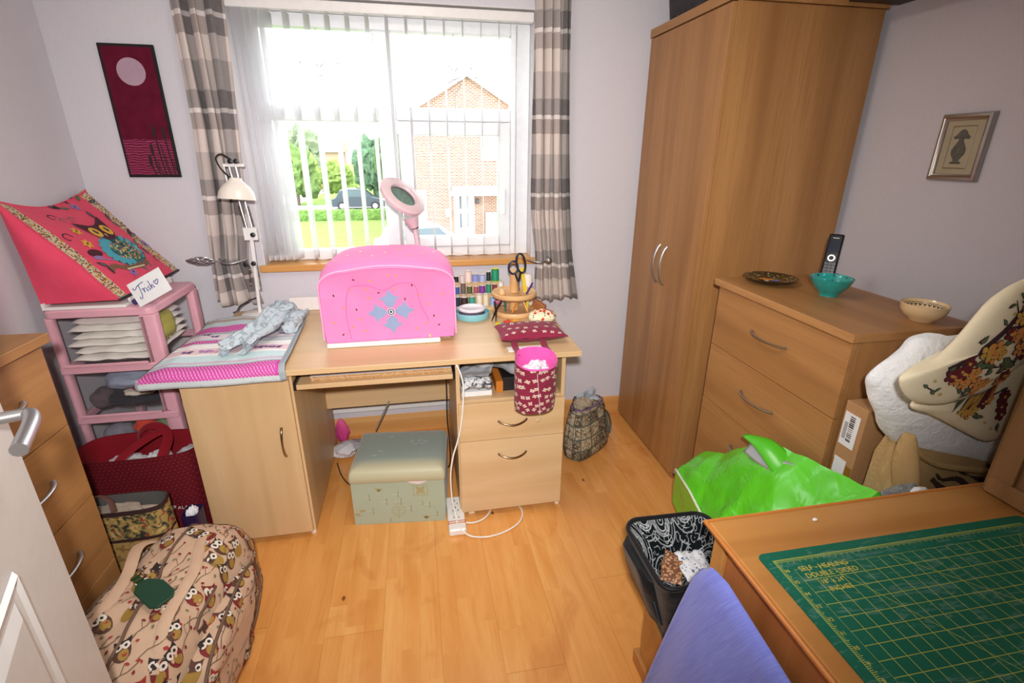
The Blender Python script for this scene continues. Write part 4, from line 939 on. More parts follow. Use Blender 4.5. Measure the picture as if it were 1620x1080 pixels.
# ---- patchwork runner
qm = Mat('patchwork_print'); u, v, _ = qm.sep(qm.tc('UV'))
nz = qm.noise(scale=60, detail=3); uu = u * 42; vv = v * 34
chk = ((uu * 1.0 + vv).fr().gt(.5)) ; chk2 = ((uu - vv).fr().gt(.5))
mag = qm.mix(qm.mix('#c8489a', '#e58abf', chk), '#a3489a', chk2 * .45)
stops = [(0, '#c3cccf'), (.035, '#c04c9b'), (.150, '#a3a6aa'), (.165, '#c2d6da'), (.185, '#cdb9c9'), (.215, '#c6dde0'), (.315, '#eeecec'), (.345, '#e6cbd0'), (.44, '#efecea'), (.52, '#a9b4b8'), (.535, '#c04c9b'), (.585, '#aeb1b4'), (.60, '#ddd3da'), (.70, '#aab4b6'), (.745, '#c04c9b'), (.86, '#b8c6cb'), (.93, '#a8998f'), (.97, '#b9c7cc')]
base = qm.ramp(v, stops, const=True)
mm = (v.gt(.035) * v.lt(.150) + v.gt(.535) * v.lt(.585) * u.lt(.62) + v.gt(.745) * v.lt(.86) * u.lt(.60)) * u.gt(.02) * u.lt(.93)
base = qm.mix(base, '#c5cbd0', (v.gt(.535) * v.lt(.585) + v.gt(.745) * v.lt(.86)) * u.gt(.6))
c = qm.mix(base, mag, mm); c = qm.mix(c, '#9aa4aa', (u.gt(.955) + u.lt(.02)).mn(1.0)); c = qm.mix(c, '#808488', nz.gt(.62) * .15)
QUILT = qm.out(c, .85, bump=qm.noise(scale=30, detail=3), bs=.5, bd=.006, spec=.12)
rn_ = thing('table_runner', (-.72, 2.05, DT_), 'patchwork quilted runner in magenta, grey and white draped over the left of the desk', 'table runner')
def runf(u, v):
    # v=0 front hem, v=1 back
    x = lerp(lerp(-.972, -.487, u), lerp(-.945, -.520, u), v)
    L_ = .685; s_ = v * L_ - .038
    wav = .005 * sin(u * 8 + v * 5) + .004 * mnoise.noise(Vector((u * 4, v * 5, 1.3)))
    if s_ < 0: y = 1.7385 + .004 * sin(u * 9); z = DT_ + .004 + s_ * 1.0 
    elif s_ < .018: t = s_ / .018; y = lerp(1.7385, 1.756, t); z = DT_ + .004 + .007 * sin(t * pi / 2)
    else: y = 1.756 + (s_ - .018) * .93; z = DT_ + .011 + max(0, wav) + .004
    if u < .16: z -= .0; 
    if v > .85: z += .012 * (v - .85) / .15
    e = max(0, (-.895 - x)) ; z -= e * .25 if s_ > .01 else 0
    return Vector((x, y, z + (.004 if u > .97 else 0)))
m = MB(); m.grid(runf, 60, 70)
mo = m.build('quilted_top', [QUILT], rn_, smooth=80, solid=.005)
m2 = MB(); m2.grid(runf, 60, 70); bvq = m2.bvh(); mb = MB()
rn = random.Random(8)
PR_ = [flat('print_plum', '#6f4d78', .8), flat('print_violet', '#b183b8', .8), flat('print_pink', '#dfa6bd', .8)]
for u, v in ((.17, .385), (.30, .39), (.38, .38), (.72, .39), (.80, .395), (.86, .39), (.88, .73), (.84, .66), (.25, .66), (.16, .70), (.60, .655)):
    s = 1.0 if v < .5 else .8; k = rn.choice([0, 0, 1, 2]); P = runf(u, v); mb = MB()
    mb.stamp(bvq, P + Vector((0, 0, .004)), (1, 0, 0), (0, 1, 0), [(leafp(0, 0, .026, .018, .5), k), (leafp(0, 0, .022, .016, -.6), k), (leafp(0, 0, .026, .018, 2.7), 1), (leafp(0, 0, .02, .014, 3.7), k)], s, .0034)
    mb.build('butterfly_print', PR_, rn_, smooth=0)
# crumpled grey strips on top of it
gs = thing('cloth_strips', (-.62, 2.08, .79), 'bundle of crumpled pale grey cloth strips lying on the patchwork runner', 'cloth strips')
gq = Mat('pale_grey_print'); nn_ = gq.noise(scale=40, detail=4, dist=1.0); GRYC = gq.out(gq.mix('#b9c5cc', '#7d848a', nn_.gt(.56) * .6), .85, bump=nn_, bs=.5, bd=.004, spec=.1)
for pts, w_ in (([(-.585, 2.33, .82), (-.60, 2.28, .86), (-.615, 2.20, .865), (-.65, 2.08, .845), (-.69, 1.96, .825), (-.74, 1.885, .80)], .030), ([(-.55, 2.34, .81), (-.575, 2.28, .85), (-.59, 2.18, .85), (-.60, 2.08, .835), (-.63, 1.96, .825), (-.655, 1.875, .815)], .034),
               ([(-.57, 2.26, .85), (-.60, 2.21, .86), (-.64, 2.12, .84), (-.70, 2.02, .82), (-.755, 1.95, .80)], .026), ([(-.54, 2.33, .82), (-.53, 2.22, .835), (-.545, 2.14, .81), (-.575, 2.12, .80)], .032)):
    m = MB(); P = cr(pts, 7); n_ = 26; rings = []
    for i, p in enumerate(P):
        t = (P[min(i + 1, len(P) - 1)] - P[max(i - 1, 0)]).normalized(); sd = t.cross(Vector((0, 0, 1))).normalized(); upv = sd.cross(t)
        ca, sa = cos(.9 * sin(i * .13 + w_ * 200)), sin(.9 * sin(i * .13 + w_ * 200)); rings.append([p + (sd * ca + upv * sa) * (w_ * cos(2 * pi * q / n_) * (1 + .12 * sin(i * .9))) + (upv * ca - sd * sa) * (.005 * sin(2 * pi * q / n_) + .010 * sin(6 * pi * q / n_ + i * .22)) for q in range(n_)])
    m.loft(rings); m.build('strip', GRYC, gs, smooth=50)
# ---- desk lamp
CREAMP = flat('cream_white_lamp_enamel', '#f1e9de', .25)
dl = thing('desk_lamp', (-.75, 2.455, DT_), 'white desk lamp with a domed shade and spring arm at the left of the window', 'lamp')
m = MB(); m.lathe([(0, 0), (.085, 0), (.090, .006), (.088, .018), (.078, .024), (.02, .026), (.016, .032), (0, .032)], (-.75, 2.455, DT_ + .001), 40); m.build('base', WHITEP, dl, smooth=40)
J0, J1, J2 = Vector((-.758, 2.452, .80)), Vector((-.738, 2.450, 1.170)), Vector((-.768, 2.462, 1.445))
m = MB(); m.tube([J0, J1], .0075, 8); m.tube([J0 + Vector((.016, 0, .10)), J1 + Vector((.006, 0, -.01))], .0028, 6); m.box(-.765, -.712, 2.443, 2.459, 1.13, 1.185); m.build('lower_arm', WHITEP, dl, smooth=40)
m = MB(); m.tube([J1 + Vector((-.010, 0, 0)), J2 + Vector((-.012, 0, 0))], .004, 8); m.tube([J1 + Vector((.012, 0, 0)), J2 + Vector((.014, 0, 0))], .004, 8); m.build('upper_arm', STEEL, dl, smooth=40)
def spring(a, b, name='spring'):
    a, b = Vector(a), Vector(b); d = (b - a); m = MB(); n = 70; L = d.length; d.normalize(); x = d.cross(Vector((0, 1, 0))).normalized(); y = d.cross(x)
    m.tube([a + d * L * i / n + (x * cos(i * 1.5) + y * sin(i * 1.5)) * .0042 for i in range(n + 1)], .0012, 4); m.build(name, flat('bronze_spring', '#8d7a5c', .3, .8), dl, smooth=60)
spring((-.776, 2.447, .92), (-.768, 2.447, 1.02)); spring((-.735, 2.447, .90), (-.735, 2.447, 1.02)); spring((-.755, 2.444, 1.19), (-.765, 2.444, 1.28)); spring((-.718, 2.444, 1.19), (-.728, 2.444, 1.28))
m = MB(); m.box(-.800, -.722, 2.45, 2.474, 1.440, 1.452); m.tube([(-.798, 2.455, 1.446), (-.778, 2.40, 1.365)], .004, 6); m.build('head_bracket', WHITEP, dl, smooth=40)
for c_ in ((-.765, 2.45, 1.462), (-.742, 2.45, 1.462), (-.724, 2.44, 1.155), (-.776, 2.44, 1.025), (-.742, 2.44, 1.027)):
    k_ = MB(); k_.lathe([(0, 0), (.009, 0), (.010, .004), (.010, .014), (0, .016)], c_, 12, T=Matrix.Rotation(pi / 2, 4, 'X')); k_.build('knob', BLACKP, dl, smooth=40)
ST_ = Matrix.Translation((-.741, 2.365, 1.312)) @ Matrix.Rotation(radians(-6), 4, 'X') @ Matrix.Rotation(radians(4), 4, 'Y')
pr = [(.012, .088), (.022, .086), (.028, .074), (.050, .056), (.066, .032), (.073, .004), (.074, 0), (.071, .001), (.064, .028), (.047, .052), (.024, .068), (.0, .07)]
m = MB(); m.lathe([(0, .088)] + pr, (0, 0, 0), 44, T=ST_); m.build('lamp_shade', CREAMP, dl, smooth=50)
m = MB(); m.tube(cr([(-.765, 2.45, 1.47), (-.795, 2.44, 1.49), (-.815, 2.43, 1.475), (-.80, 2.41, 1.44), (-.765, 2.385, 1.405), (-.745, 2.37, 1.395)], 8), .0032, 6); m.build('power_cord', BLACKP, dl, smooth=60)
m = MB(); m.tube(cr([(-.765, 2.46, .86), (-.80, 2.47, .845), (-.845, 2.47, .82), (-.86, 2.46, .80), (-.875, 2.45, .795)], 8), .003, 6); m.build('power_cord', BLACKP, dl, smooth=60)
dl.location.y -= .022; dl.location.x += .010
# white box against the wall
m = MB(); m.box(-.63, -.44, 2.50, 2.540, DT_ + .001, .835); tag(m.build('storage_box', WHITEP, smooth=0, bevel=.004), 'low white plastic box at the back of the desk beside the lamp', 'box')
# ---- magnifier lamp
ml = thing('magnifier_lamp', (.015, 2.38, DT_), 'pale pink magnifier lamp with a tilted ring head behind the pink cover', 'lamp')
PLP = flat('pale_pink_plastic', '#e3c6cc', .3)
m = MB(); m.lathe([(0, 0), (.055, 0), (.058, .01), (.045, .02), (.012, .024), (0, .024)], (.020, 2.38, DT_ + .001), 30); m.build('base', PLP, ml, smooth=40)
m = MB(); m.tube([(.020, 2.38, .79), (.012, 2.365, 1.02), (-.006, 2.352, 1.185)], [.011, .010, .010], 10); m.build('stem', PLP, ml, smooth=60)
right = Vector((_r.x, _r.y, _r.z)); upc = -Vector((_d.x, _d.y, _d.z)); hc = Vector((-.050, 2.345, 1.318)); vd = (hc - Vector((0, 0, 1.5))).normalized()
nrm = (-vd * .55 + (right * .55 + upc * .83) * .80).normalized(); RT = nrm.to_track_quat('Z', 'Y').to_matrix().to_4x4()
m = MB(); m.lathe([(.060, -.010), (.098, -.013), (.108, -.006), (.109, .006), (.100, .014), (.064, .012), (.060, .006), (.060, -.010)], hc, 48, T=RT, caps=False); ho = m.build('ring_head', PLP, ml, smooth=50)
m = MB(); m.lathe([(0, -.003), (.061, -.001), (.061, .001), (0, .004)], hc, 40, T=RT); m.build('lens', clear_plastic('greenish_lens', '#b7d4c6', .25), ho, smooth=60)
m = MB(); m.tube([hc + (Vector((-.006, 2.352, 1.185)) - hc) * .68, hc + (Vector((-.006, 2.352, 1.185)) - hc) * .9, (-.006, 2.352, 1.180)], [.036, .026, .018], 16); m.build('neck', PLP, ml, smooth=60)
m = MB(); m.tube([(-.0065, 2.352, 1.186), (-.005, 2.353, 1.178)], .0185, 16); m.build('collar', flat('bronze_collar', '#6a5048', .4, .6), ml, smooth=60)

# ---- spool rack and spools
rk = thing('thread_rack', (.29, 2.44, DT_), 'stepped pale wood thread rack full of spools at the back right of the desk', 'thread rack')
m = MB(); m.box(.165, .425, 2.36, 2.405, DT_ + .001, .785); m.build('step', W_BEECHX, rk, smooth=0, bevel=.001)
m = MB(); m.box(.165, .425, 2.407, 2.452, DT_ + .001, .835); m.build('step', W_BEECHX, rk, smooth=0, bevel=.001)
m = MB(); m.box(.165, .425, 2.454, 2.500, DT_ + .001, .885); m.build('step', W_BEECHX, rk, smooth=0, bevel=.001)
def spool(x, y, z, r, h, c, lab, core='#e6ded2', cap=None, cone=False):
    s_ = thing('thread_spool', (x, y, z), lab, 'thread spool', 'thread spools on the rack')
    m = MB(); m.lathe([(0, 0), (r, 0), (r, .003), (r * .45, .004), (r * .42, h - .003), (r * .8, h - .002), (r * .8, h), (0, h)], (x, y, z), 16); m.build('core', flat('spool_core', cap or core, .5), s_, smooth=40)
    m = MB(); rt_ = r * (.62 if cone else .9); m.lathe([(r * .4, .0035), (r * .93, .004), (rt_, h - .006), (r * .4, h - .004)], (x, y, z), 20, caps=False)
    t = Mat('thread_' + c[1:]); a, b, d = t.sep(t.tc()); ridg = (d * 2600).sin(); m.build('thread', t.out(c, .45, bump=ridg, bs=.3, bd=.0005, spec=.4), s_, smooth=50)
sp = [(.180, 2.383, .786, .015, .052, '#26304e', 'navy'), (.214, 2.383, .786, .021, .050, '#3b2a28', 'dark brown'), (.252, 2.383, .786, .018, .050, '#3fa08a', 'sea green'), (.289, 2.383, .786, .017, .062, '#ebe2cd', 'cream'), (.322, 2.383, .786, .016, .062, '#e8dcc0', 'ivory'), (.357, 2.383, .786, .016, .045, '#8fb2da', 'light blue'), (.395, 2.383, .786, .017, .05, '#f0eadf', 'off-white'),
      (.182, 2.43, .836, .015, .042, '#3c62a8', 'royal blue'), (.214, 2.43, .836, .014, .060, '#6b6060', 'taupe'), (.246, 2.43, .836, .015, .042, '#56603a', 'olive'), (.279, 2.43, .836, .013, .040, '#a95b6c', 'dusty rose'), (.310, 2.43, .836, .018, .044, '#7d3f96', 'purple'), (.343, 2.43, .836, .015, .050, '#2f8f72', 'jade'), (.374, 2.43, .836, .014, .048, '#7c3c46', 'wine red'), (.406, 2.43, .836, .015, .06, '#efe9e2', 'white'),
      (.184, 2.477, .886, .014, .034, '#1b1b20', 'black'), (.214, 2.477, .886, .013, .04, '#d9cfc8', 'pale beige'), (.246, 2.477, .886, .018, .060, '#f0d9cc', 'pale peach'), (.282, 2.477, .886, .019, .042, '#8795cf', 'lilac blue'), (.318, 2.477, .886, .018, .040, '#a9b8e0', 'pale blue'), (.350, 2.477, .886, .013, .052, '#1d2b2a', 'blackish green'), (.384, 2.477, .886, .022, .066, '#1c9468', 'bright green')]
for x, y, z, r, h, c, nme in sp:
    row = {2.383: 'front', 2.43: 'middle', 2.477: 'back'}[y]
    spool(x, y, z, r, h, c, f'{nme} thread spool in the {row} row of the rack on the desk', cap='#d8e040' if nme == 'bright green' else None)
# big white cone at the right and a spool tray
m = MB(); m.lathe([(0, 0), (.034, 0), (.034, .006), (.030, .01), (.026, .15), (.020, .158), (0, .158)], (.545, 2.44, DT_ + .001), 28); tag(m.build('thread_cone', flat('white_thread_cone', '#eeeae6', .7), smooth=50), 'tall white thread cone at the back right corner of the desk', 'thread cone')
# ---- teal tin and clear box
tn = thing('round_tin', (.240, 2.265, DT_), 'shallow pale turquoise round tin holding odds and ends beside the pink cover', 'tin')
m = MB(); m.lathe([(0, .001), (.080, .001), (.082, .004), (.082, .030), (.080, .032), (.078, .030), (.078, .005), (0, .005)], (.240, 2.265, DT_), 44); m.build('dish', flat('turquoise_tin', '#8fd3df', .3), tn, smooth=40)
LILC = clear_plastic('lilac_clear_plastic', '#d9c6ec', .45)
bx_ = thing('clear_round_box', (.238, 2.268, DT_ + .006), 'round clear lilac plastic box with a lid sitting in the turquoise tin', 'box')
m = MB(); m.lathe([(0, .0), (.058, .0), (.062, .006), (.062, .034), (.060, .034), (.060, .008), (0, .004)], (.238, 2.268, DT_ + .006), 40); m.build('tub', LILC, bx_, smooth=40)
m = MB(); m.lathe([(0, .040), (.05, .040), (.055, .044), (.060, .040), (.065, .040), (.065, .033), (0, .036)], (.238, 2.268, DT_ + .006), 40); m.build('lid', flat('pearl_lid', '#ece6ef', .25), bx_, smooth=40)
m = MB(); crumple(m, (.238, 2.268, DT_ + .022), (.045, .045, .012), seed=3, amp=.2); tag(m.build('ribbon_coil', flat('lilac_ribbon', '#a77ccf', .5), smooth=60), 'lilac ribbon coil inside the clear round box', 'ribbon')
for i, (a, c) in enumerate(((3.6, '#c0443c'), (4.1, '#e0b05a'), (4.7, '#7fc7b8'), (5.3, '#4d4655'), (5.9, '#c9a0d8'))):
    m = MB(); m.lathe([(0, 0), (.006, .0), (.007, .006), (0, .010)], (.240 + .070 * cos(a), 2.265 + .070 * sin(a), DT_ + .006), 12); tag(m.build('button', flat('button_' + c[1:], c, .4), smooth=50), ('red', 'amber', 'mint green', 'dark grey', 'pale lilac')[i] + ' button in the turquoise tin beside the clear box', 'button', 'buttons in the round tin')
# ---- wooden carousel
cs = thing('tool_carousel', (.448, 2.295, DT_), 'two-tier round pale wood sewing tool carousel on the desk', 'tool carousel')
LW = wood('pale_carousel_wood', '#d3a36a', '#ddb17c', '#e6c08c', 'x', rough=.4, fine=.3)
m = MB(); m.lathe([(0, .001), (.100, .001), (.104, .006), (.104, .018), (.100, .024), (.088, .018), (0, .018)], (.448, 2.295, DT_), 44); m.build('lower_tray', LW, cs, smooth=40)
m = MB(); m.lathe([(0, .088), (.104, .088), (.110, .094), (.110, .106), (.104, .112), (.090, .104), (0, .104)], (.448, 2.295, DT_), 44); m.build('upper_tray', LW, cs, smooth=40)
m = MB(); m.lathe([(0, .02), (.022, .02), (.022, .086), (0, .086)], (.448, 2.295, DT_), 24); m.lathe([(0, .106), (.020, .106), (.020, .20), (.025, .205), (.025, .215), (.0, .218)], (.448, 2.295, DT_), 24); m.build('post', LW, cs, smooth=40)
m = MB(); m.lathe([(0, .1045), (.016, .1045), (.018, .112), (.010, .128), (0, .130)], (.385, 2.27, DT_), 18); tag(m.build('wooden_knob', LW, smooth=50), 'small rounded wooden bead on the left of the upper carousel tray', 'bead')
# big scissors upright
sc_ = thing('scissors', (.456, 2.28, .875), 'scissors with navy and black loop handles standing in the carousel', 'scissors')
m = MB(); m.tube([(.437 + .022 * cos(a) , 2.262, 1.000 + .030 * sin(a)) for a in [2 * pi * i / 20 for i in range(20)]], .0052, 8, closed=True); m.tube([(.445, 2.262, .972), (.462, 2.265, .93)], .005, 8); m.build('handle', flat('navy_handle', '#22283f', .35), sc_, smooth=60)
m = MB(); m.tube([(.474 + .021 * cos(a) + .006 * sin(a) * -1, 2.266, 1.018 + .046 * sin(a)) for a in [2 * pi * i / 24 for i in range(24)]], .0052, 8, closed=True); m.tube([(.474, 2.266, .975), (.464, 2.268, .93)], .005, 8); m.build('handle', flat('black_handle', '#17181d', .35), sc_, smooth=60)
m = MB(); m.prism([(.459, .93), (.469, .93), (.466, .875), (.463, .875)], 2.264, 2.267, 'y'); m.build('blades', CHROME, sc_, smooth=0)
m = MB(); m.box(-.009, .009, -.0015, .0015, 0, .125, T=Matrix.Translation((.500, 2.275, .874)) @ Matrix.Rotation(radians(-9), 4, 'Y')); tag(m.build('ruler', flat('yellow_ruler', '#e6c93f', .4), smooth=0), 'yellow ruler standing in the carousel beside the scissors', 'ruler')
def stick(name, a, b, r, c, lab, cat, tip=None, grp=None):
    m = MB(); a, b = Vector(a), Vector(b); m.tube([a, a.lerp(b, .12), b], [r * (.25 if tip else 1), r, r], 8); m.v = m.v; o = m.build(name, flat(name + '_' + c[1:], c, .4), smooth=40); tag(o, lab, cat, grp); return o
stick('seam_ripper', (.500, 2.25, .874), (.525, 2.235, .93), .0045, '#4b2f8f', 'purple seam ripper lying in the upper carousel tray', 'seam ripper')
stick('seam_ripper', (.478, 2.315, .874), (.468, 2.33, .925), .0045, '#5b3fa0', 'violet seam ripper standing behind the scissors in the carousel', 'seam ripper')
stick('pencil', (.424, 2.215, .7925), (.458, 2.25, .852), .004, '#e8912c', 'orange pencil leaning left under the upper carousel tray', 'pencil', 1)
stick('pencil', (.500, 2.215, .7925), (.478, 2.25, .852), .004, '#f0a030', 'orange pencil leaning right under the upper carousel tray', 'pencil', 1)
stick('marker_pen', (.40, 2.26, .790), (.396, 2.25, .852), .0045, '#2f6f66', 'teal marker pen standing under the upper carousel tray', 'pen')
stick('marker_pen', (.510, 2.28, .790), (.515, 2.28, .852), .007, '#e8d24a', 'yellow marker pen standing right of the carousel post', 'pen')
tw_ = thing('thread_snips', (.345, 2.22, .77), 'open black snips leaning against the carousel edge', 'snips')
m = MB(); m.tube([(.318, 2.165, .7735), (.345, 2.195, .82), (.372, 2.20, .860)], [.002, .006, .004], 6); m.build('blade', BLACKP, tw_, smooth=40); m = MB(); m.tube([(.336, 2.155, .7735), (.345, 2.195, .81), (.335, 2.19, .862)], [.002, .005, .004], 6); m.build('blade', BLACKP, tw_, smooth=40)
m = MB(); m.tube(cr([(.338, 2.188, .868), (.348, 2.20, .845), (.365, 2.19, .868)], 6), .0035, 6); m.build('grip', flat('magenta_grip', '#c23a8c', .4), tw_, smooth=40)
for i, (x, y, a, c) in enumerate(((.345, 2.135, .4, '#e0c832'), (.362, 2.12, 1.2, '#3f8ad0'), (.40, 2.165, 2.0, '#e46a2c'), (.43, 2.165, .2, '#e8a83c'), (.385, 2.15, -.5, '#d8403a'))):
    m = MB(); m.box(-.014, .014, -.006, .006, 0, .009, T=Matrix.Translation((x, y, DT_ + .001)) @ Matrix.Rotation(a, 4, 'Z')); tag(m.build('sewing_clip', flat('clip_' + c[1:], c, .4), smooth=0, bevel=.002), ('yellow', 'blue', 'orange', 'amber', 'red')[i] + ' sewing clip lying on the desk in front of the carousel', 'clip', 'sewing clips on the desk')
# orange-white spool ends at the right of the carousel
tl = thing('tape_dispenser', (.575, 2.31, DT_), 'small brown wooden tape stand right of the carousel', 'tape stand')
m = MB(); m.prism([(.0, 0), (.07, 0), (.075, .03), (.02, .06), (.0, .02)], -.015, .015, 'y', T=Matrix.Translation((.545, 2.33, DT_ + .001)) @ Matrix.Rotation(-.6, 4, 'Z')); m.build('stand', flat('red_brown_wood', '#a8683a', .45), tl, smooth=0, bevel=.003)
# ---- floral pincushion
pcn = thing('pincushion', (.545, 2.135, DT_), 'small red, green and cream floral pincushion near the desk edge', 'pincushion')
m = MB(); crumple(m, (.545, 2.125, DT_ + .030), (.066, .050, .034), seed=2, amp=.12, freq=1.2, flatten=.85); bvp = m.bvh(); rn = random.Random(4)
for i in range(70):
    a, b = rn.random() * 6.28, rn.uniform(.1, 1.5); d = Vector((cos(a) * sin(b), sin(a) * sin(b), cos(b))); P = Vector((.545, 2.125, DT_ + .028)) + Vector((d.x * .066, d.y * .05, d.z * .034)); h_ = bvp.find_nearest(P)
    uy = d.orthogonal().normalized(); ux = uy.cross(d); m.stamp(bvp, h_[0], ux, uy, [(ell(0, 0, .008 if i % 3 == 0 else .004, .007 if i % 3 == 0 else .003, 9, a), 1 + i % 3)], 1, .0012)
m.build('cushion', [fabric('cream_floral_base', '#ece5c4', fold=20), flat('print_bright_red', '#cf3426', .8), flat('print_leaf_green', '#4f8156', .8), flat('print_orange', '#e0913c', .8)], pcn, smooth=60)
# ---- maroon thread catcher: weighted cushion and hanging bag
tc_ = thing('thread_catcher', (.43, 1.93, DT_), 'maroon floral thread catcher bag with pink lining hanging from its cushion over the desk edge', 'thread catcher')
mm_ = [fabric('maroon_floral_base', '#7c1f38', '#8e2b47', fold=14), flat('print_pale_pink', '#e9c6c0', .8), flat('print_sage', '#8a9470', .8), flat('print_gold_center', '#c9a860', .8), fabric('pink_lining', '#e45fae', '#dc55a4', fold=9)]
def fl_(mb, bv, pos, ux, uy, s=1.0):
    sh = [(leafp(0, 0, .011, .0075, a + .4), 1) for a in (0, pi / 2, pi, -pi / 2)] + [(leafp(0, 0, .010, .004, a + 1.2), 2) for a in (0, pi)] + [(ell(0, 0, .0022, .0022, 6), 3)]
    mb.stamp(bv, pos, ux, uy, sh, s, .0015)
m = MB(); pillow(m, -.140, .140, -.092, .092, 0, .058, seed=3, T=Matrix.Translation((.447, 1.930, DT_ + .004)) @ Matrix.Rotation(.02, 4, 'Z')); bvp = m.bvh()
for i in range(7):
    for j in range(4): fl_(m, bvp, Vector((.330 + i * .039 + (j % 2) * .018 + .006 * sin(i * 5 + j), 1.856 + j * .048 + .009 * sin(i * 7 + j * 3), DT_ + .06)), (cos(i * 1.3 + j), sin(i * 1.3 + j), 0), (-sin(i * 1.3 + j), cos(i * 1.3 + j), 0), 1.05)
m.build('cushion', mm_, tc_, smooth=60)
m = MB(); rings = []
RC = [(.415, 1.690)]
def br(z, hx, hy, cy, tl=0.0): return sring(.413, cy, z + .028, hx, hy, 2.3, 48, 0, .015, 2, tilt=(0, tl))
out_ = [br(.535, .070, .052, 1.695), br(.540, .076, .058, 1.695), br(.58, .079, .062, 1.690), br(.64, .080, .066, 1.684), br(.70, .080, .070, 1.679), br(.752, .080, .074, 1.674, .22)]
m.loft(out_, caps=False, k=0); bvout = m.bvh(); b = m.add(out_[0]); m.face([b + i for i in range(48)][::-1], k=0)
inn = [br(.754, .078, .072, 1.674, .22), br(.70, .074, .066, 1.678), br(.64, .072, .060, 1.683), br(.60, .068, .055, 1.688)]
m.loft([out_[-1], br(.758, .079, .073, 1.674, .22), inn[0]], caps=False, k=4); m.loft(inn, caps=False, k=4); b = m.add(inn[-1]); m.face([b + i for i in range(48)], k=4)
bvp = bvout; rn = random.Random(9)
for i in range(11):
    for j in range(6):
        a = pi + .20 + i * .29 + (j % 2) * .14 + rn.uniform(-.07, .07); P = Vector((.413 + .08 * cos(a), 1.69 + .066 * sin(a), .580 + j * .036 + rn.uniform(-.010, .010))); nrm_ = Vector((cos(a), sin(a), 0)); ux = Vector((-sin(a), cos(a), 0)); r_ = rn.random() * 6
        uy = Vector((0, 0, 1)); fl_(m, bvp, P, ux * cos(r_) + uy * sin(r_), uy * cos(r_) - ux * sin(r_), .95)
m.build('hanging_bag', mm_, tc_, smooth=60)
for x in (.362, .482):
    s_ = MB(); s_.tube(cr([(x, 1.86, DT_ + .024), (x - .002, 1.80, DT_ + .012), (x, 1.756, DT_ + .012), (x + .0, 1.742, DT_ + .006), (lerp(x, .413, .1), 1.738, .775)], 6), .0135, 8, flat_=(1, .22)); s_.build('strap', mm_[0], tc_, smooth=60)
m = MB(); crumple(m, (.413, 1.682, .722), (.056, .048, .045), seed=6, amp=.4, freq=2.5); tag(m.build('thread_scraps', fabric('white_scraps', '#e9e6ec', '#cfcbd6', fold=40, bs=1.0), smooth=40), 'white thread and fabric scraps in the pink lined thread catcher', 'scraps', kind='stuff')
m = MB(); m.tube(cr([(.408, 1.625, .765), (.402, 1.600, .74), (.412, 1.608, .65), (.420, 1.620, .56), (.408, 1.63, .545)], 8), .0008, 4); tag(m.build('loose_thread', WHITEP), 'white thread trailing down the front of the maroon bag', 'thread')
for i, (x0, x1, y0, y1, lab) in enumerate(((.33, .47, 1.790, 1.835, 'white paper strip under the front of the maroon cushion'), (.575, .612, 1.95, 2.03, 'clear grey swatch packet at the right edge of the desk'))):
    m = MB(); m.box(x0, x1, y0, y1, DT_ + .0008, DT_ + .004); tag(m.build('paper_strip' if i == 0 else 'swatch_packet', PAPER if i == 0 else flat('grey_packet', '#bfc3d0', .2), smooth=0), lab, 'paper' if i == 0 else 'packet')

# ---- boards on the keyboard shelf
CHIP = Mat('chipboard_edge'); n_ = CHIP.noise(scale=260, detail=3, rough=.7); CHIPM = CHIP.out(CHIP.ramp(n_, [(.35, '#8c6238'), (.5, '#b98a55'), (.65, '#dcb37c')]), .8, spec=.1); LAM = flat('white_laminate', '#d7d6da', .4)
for i, (x0, x1, y0, z0, lab) in enumerate(((-.425, .106, 1.826, .6835, 'lower white laminated chipboard on the keyboard shelf'), (-.428, .104, 1.824, .6945, 'upper white laminated chipboard on the keyboard shelf'))):
    b_ = thing('chipboard_panel', ((x0 + x1) / 2, 1.95, z0), lab, 'board', 'chipboard panels on the keyboard shelf')
    m = MB(); m.box(x0, x1, y0, 2.09, z0 + .001, z0 + .0095); m.build('core', CHIPM, b_, smooth=0)
    m = MB(); m.box(x0, x1, y0, 2.09, z0 + .0095, z0 + .0108); m.build('laminate', LAM, b_, smooth=0)
# ---- open shelf contents (x .134-.552, floor z .564)
def slab(nm, c, dims, rot, mat, lab, cat, tilt=0.0, grp=None, bev=.001):
    m = MB(); m.box(-dims[0] / 2, dims[0] / 2, -dims[1] / 2, dims[1] / 2, 0, dims[2], T=Matrix.Translation(c) @ Matrix.Rotation(rot, 4, 'Z') @ Matrix.Rotation(tilt, 4, 'Y')); return tag(m.build(nm, mat, smooth=0, bevel=bev), lab, cat, grp)
slab('paper_stack', (.205, 1.93, .565), (.125, .20, .022), 0, PAPER, 'stack of white paper at the bottom left of the open desk shelf', 'paper')
cam_ = Mat('silver_packet_print'); nn_ = cam_.noise(scale=38, detail=4, dist=1.5); cm_ = cam_.out(cam_.ramp(nn_, [(.42, '#3f3f44'), (.5, '#a9a9ad'), (.56, '#dcdcdf')]), .35, bump=nn_, bs=.5, bd=.004)
m = MB(); sheetfold(m, .142, .27, 1.82, 2.05, .588, .050, seed=2, amp=.006); tag(m.build('clear_packet', cm_, smooth=60), 'silver and black printed packet on the white paper in the desk shelf', 'packet')
m = MB(); sheetfold(m, -.07, .07, -.09, .09, 0, .006, seed=5, amp=.004, T=Matrix.Translation((.215, 1.905, .655)) @ Matrix.Rotation(-.35, 4, 'Z') @ Matrix.Rotation(-.12, 4, 'Y')); tag(m.build('grey_envelope', flat('pale_grey_paper', '#b4b7bc', .6), smooth=60), 'pale grey envelope lying on the printed packet in the desk shelf', 'envelope')
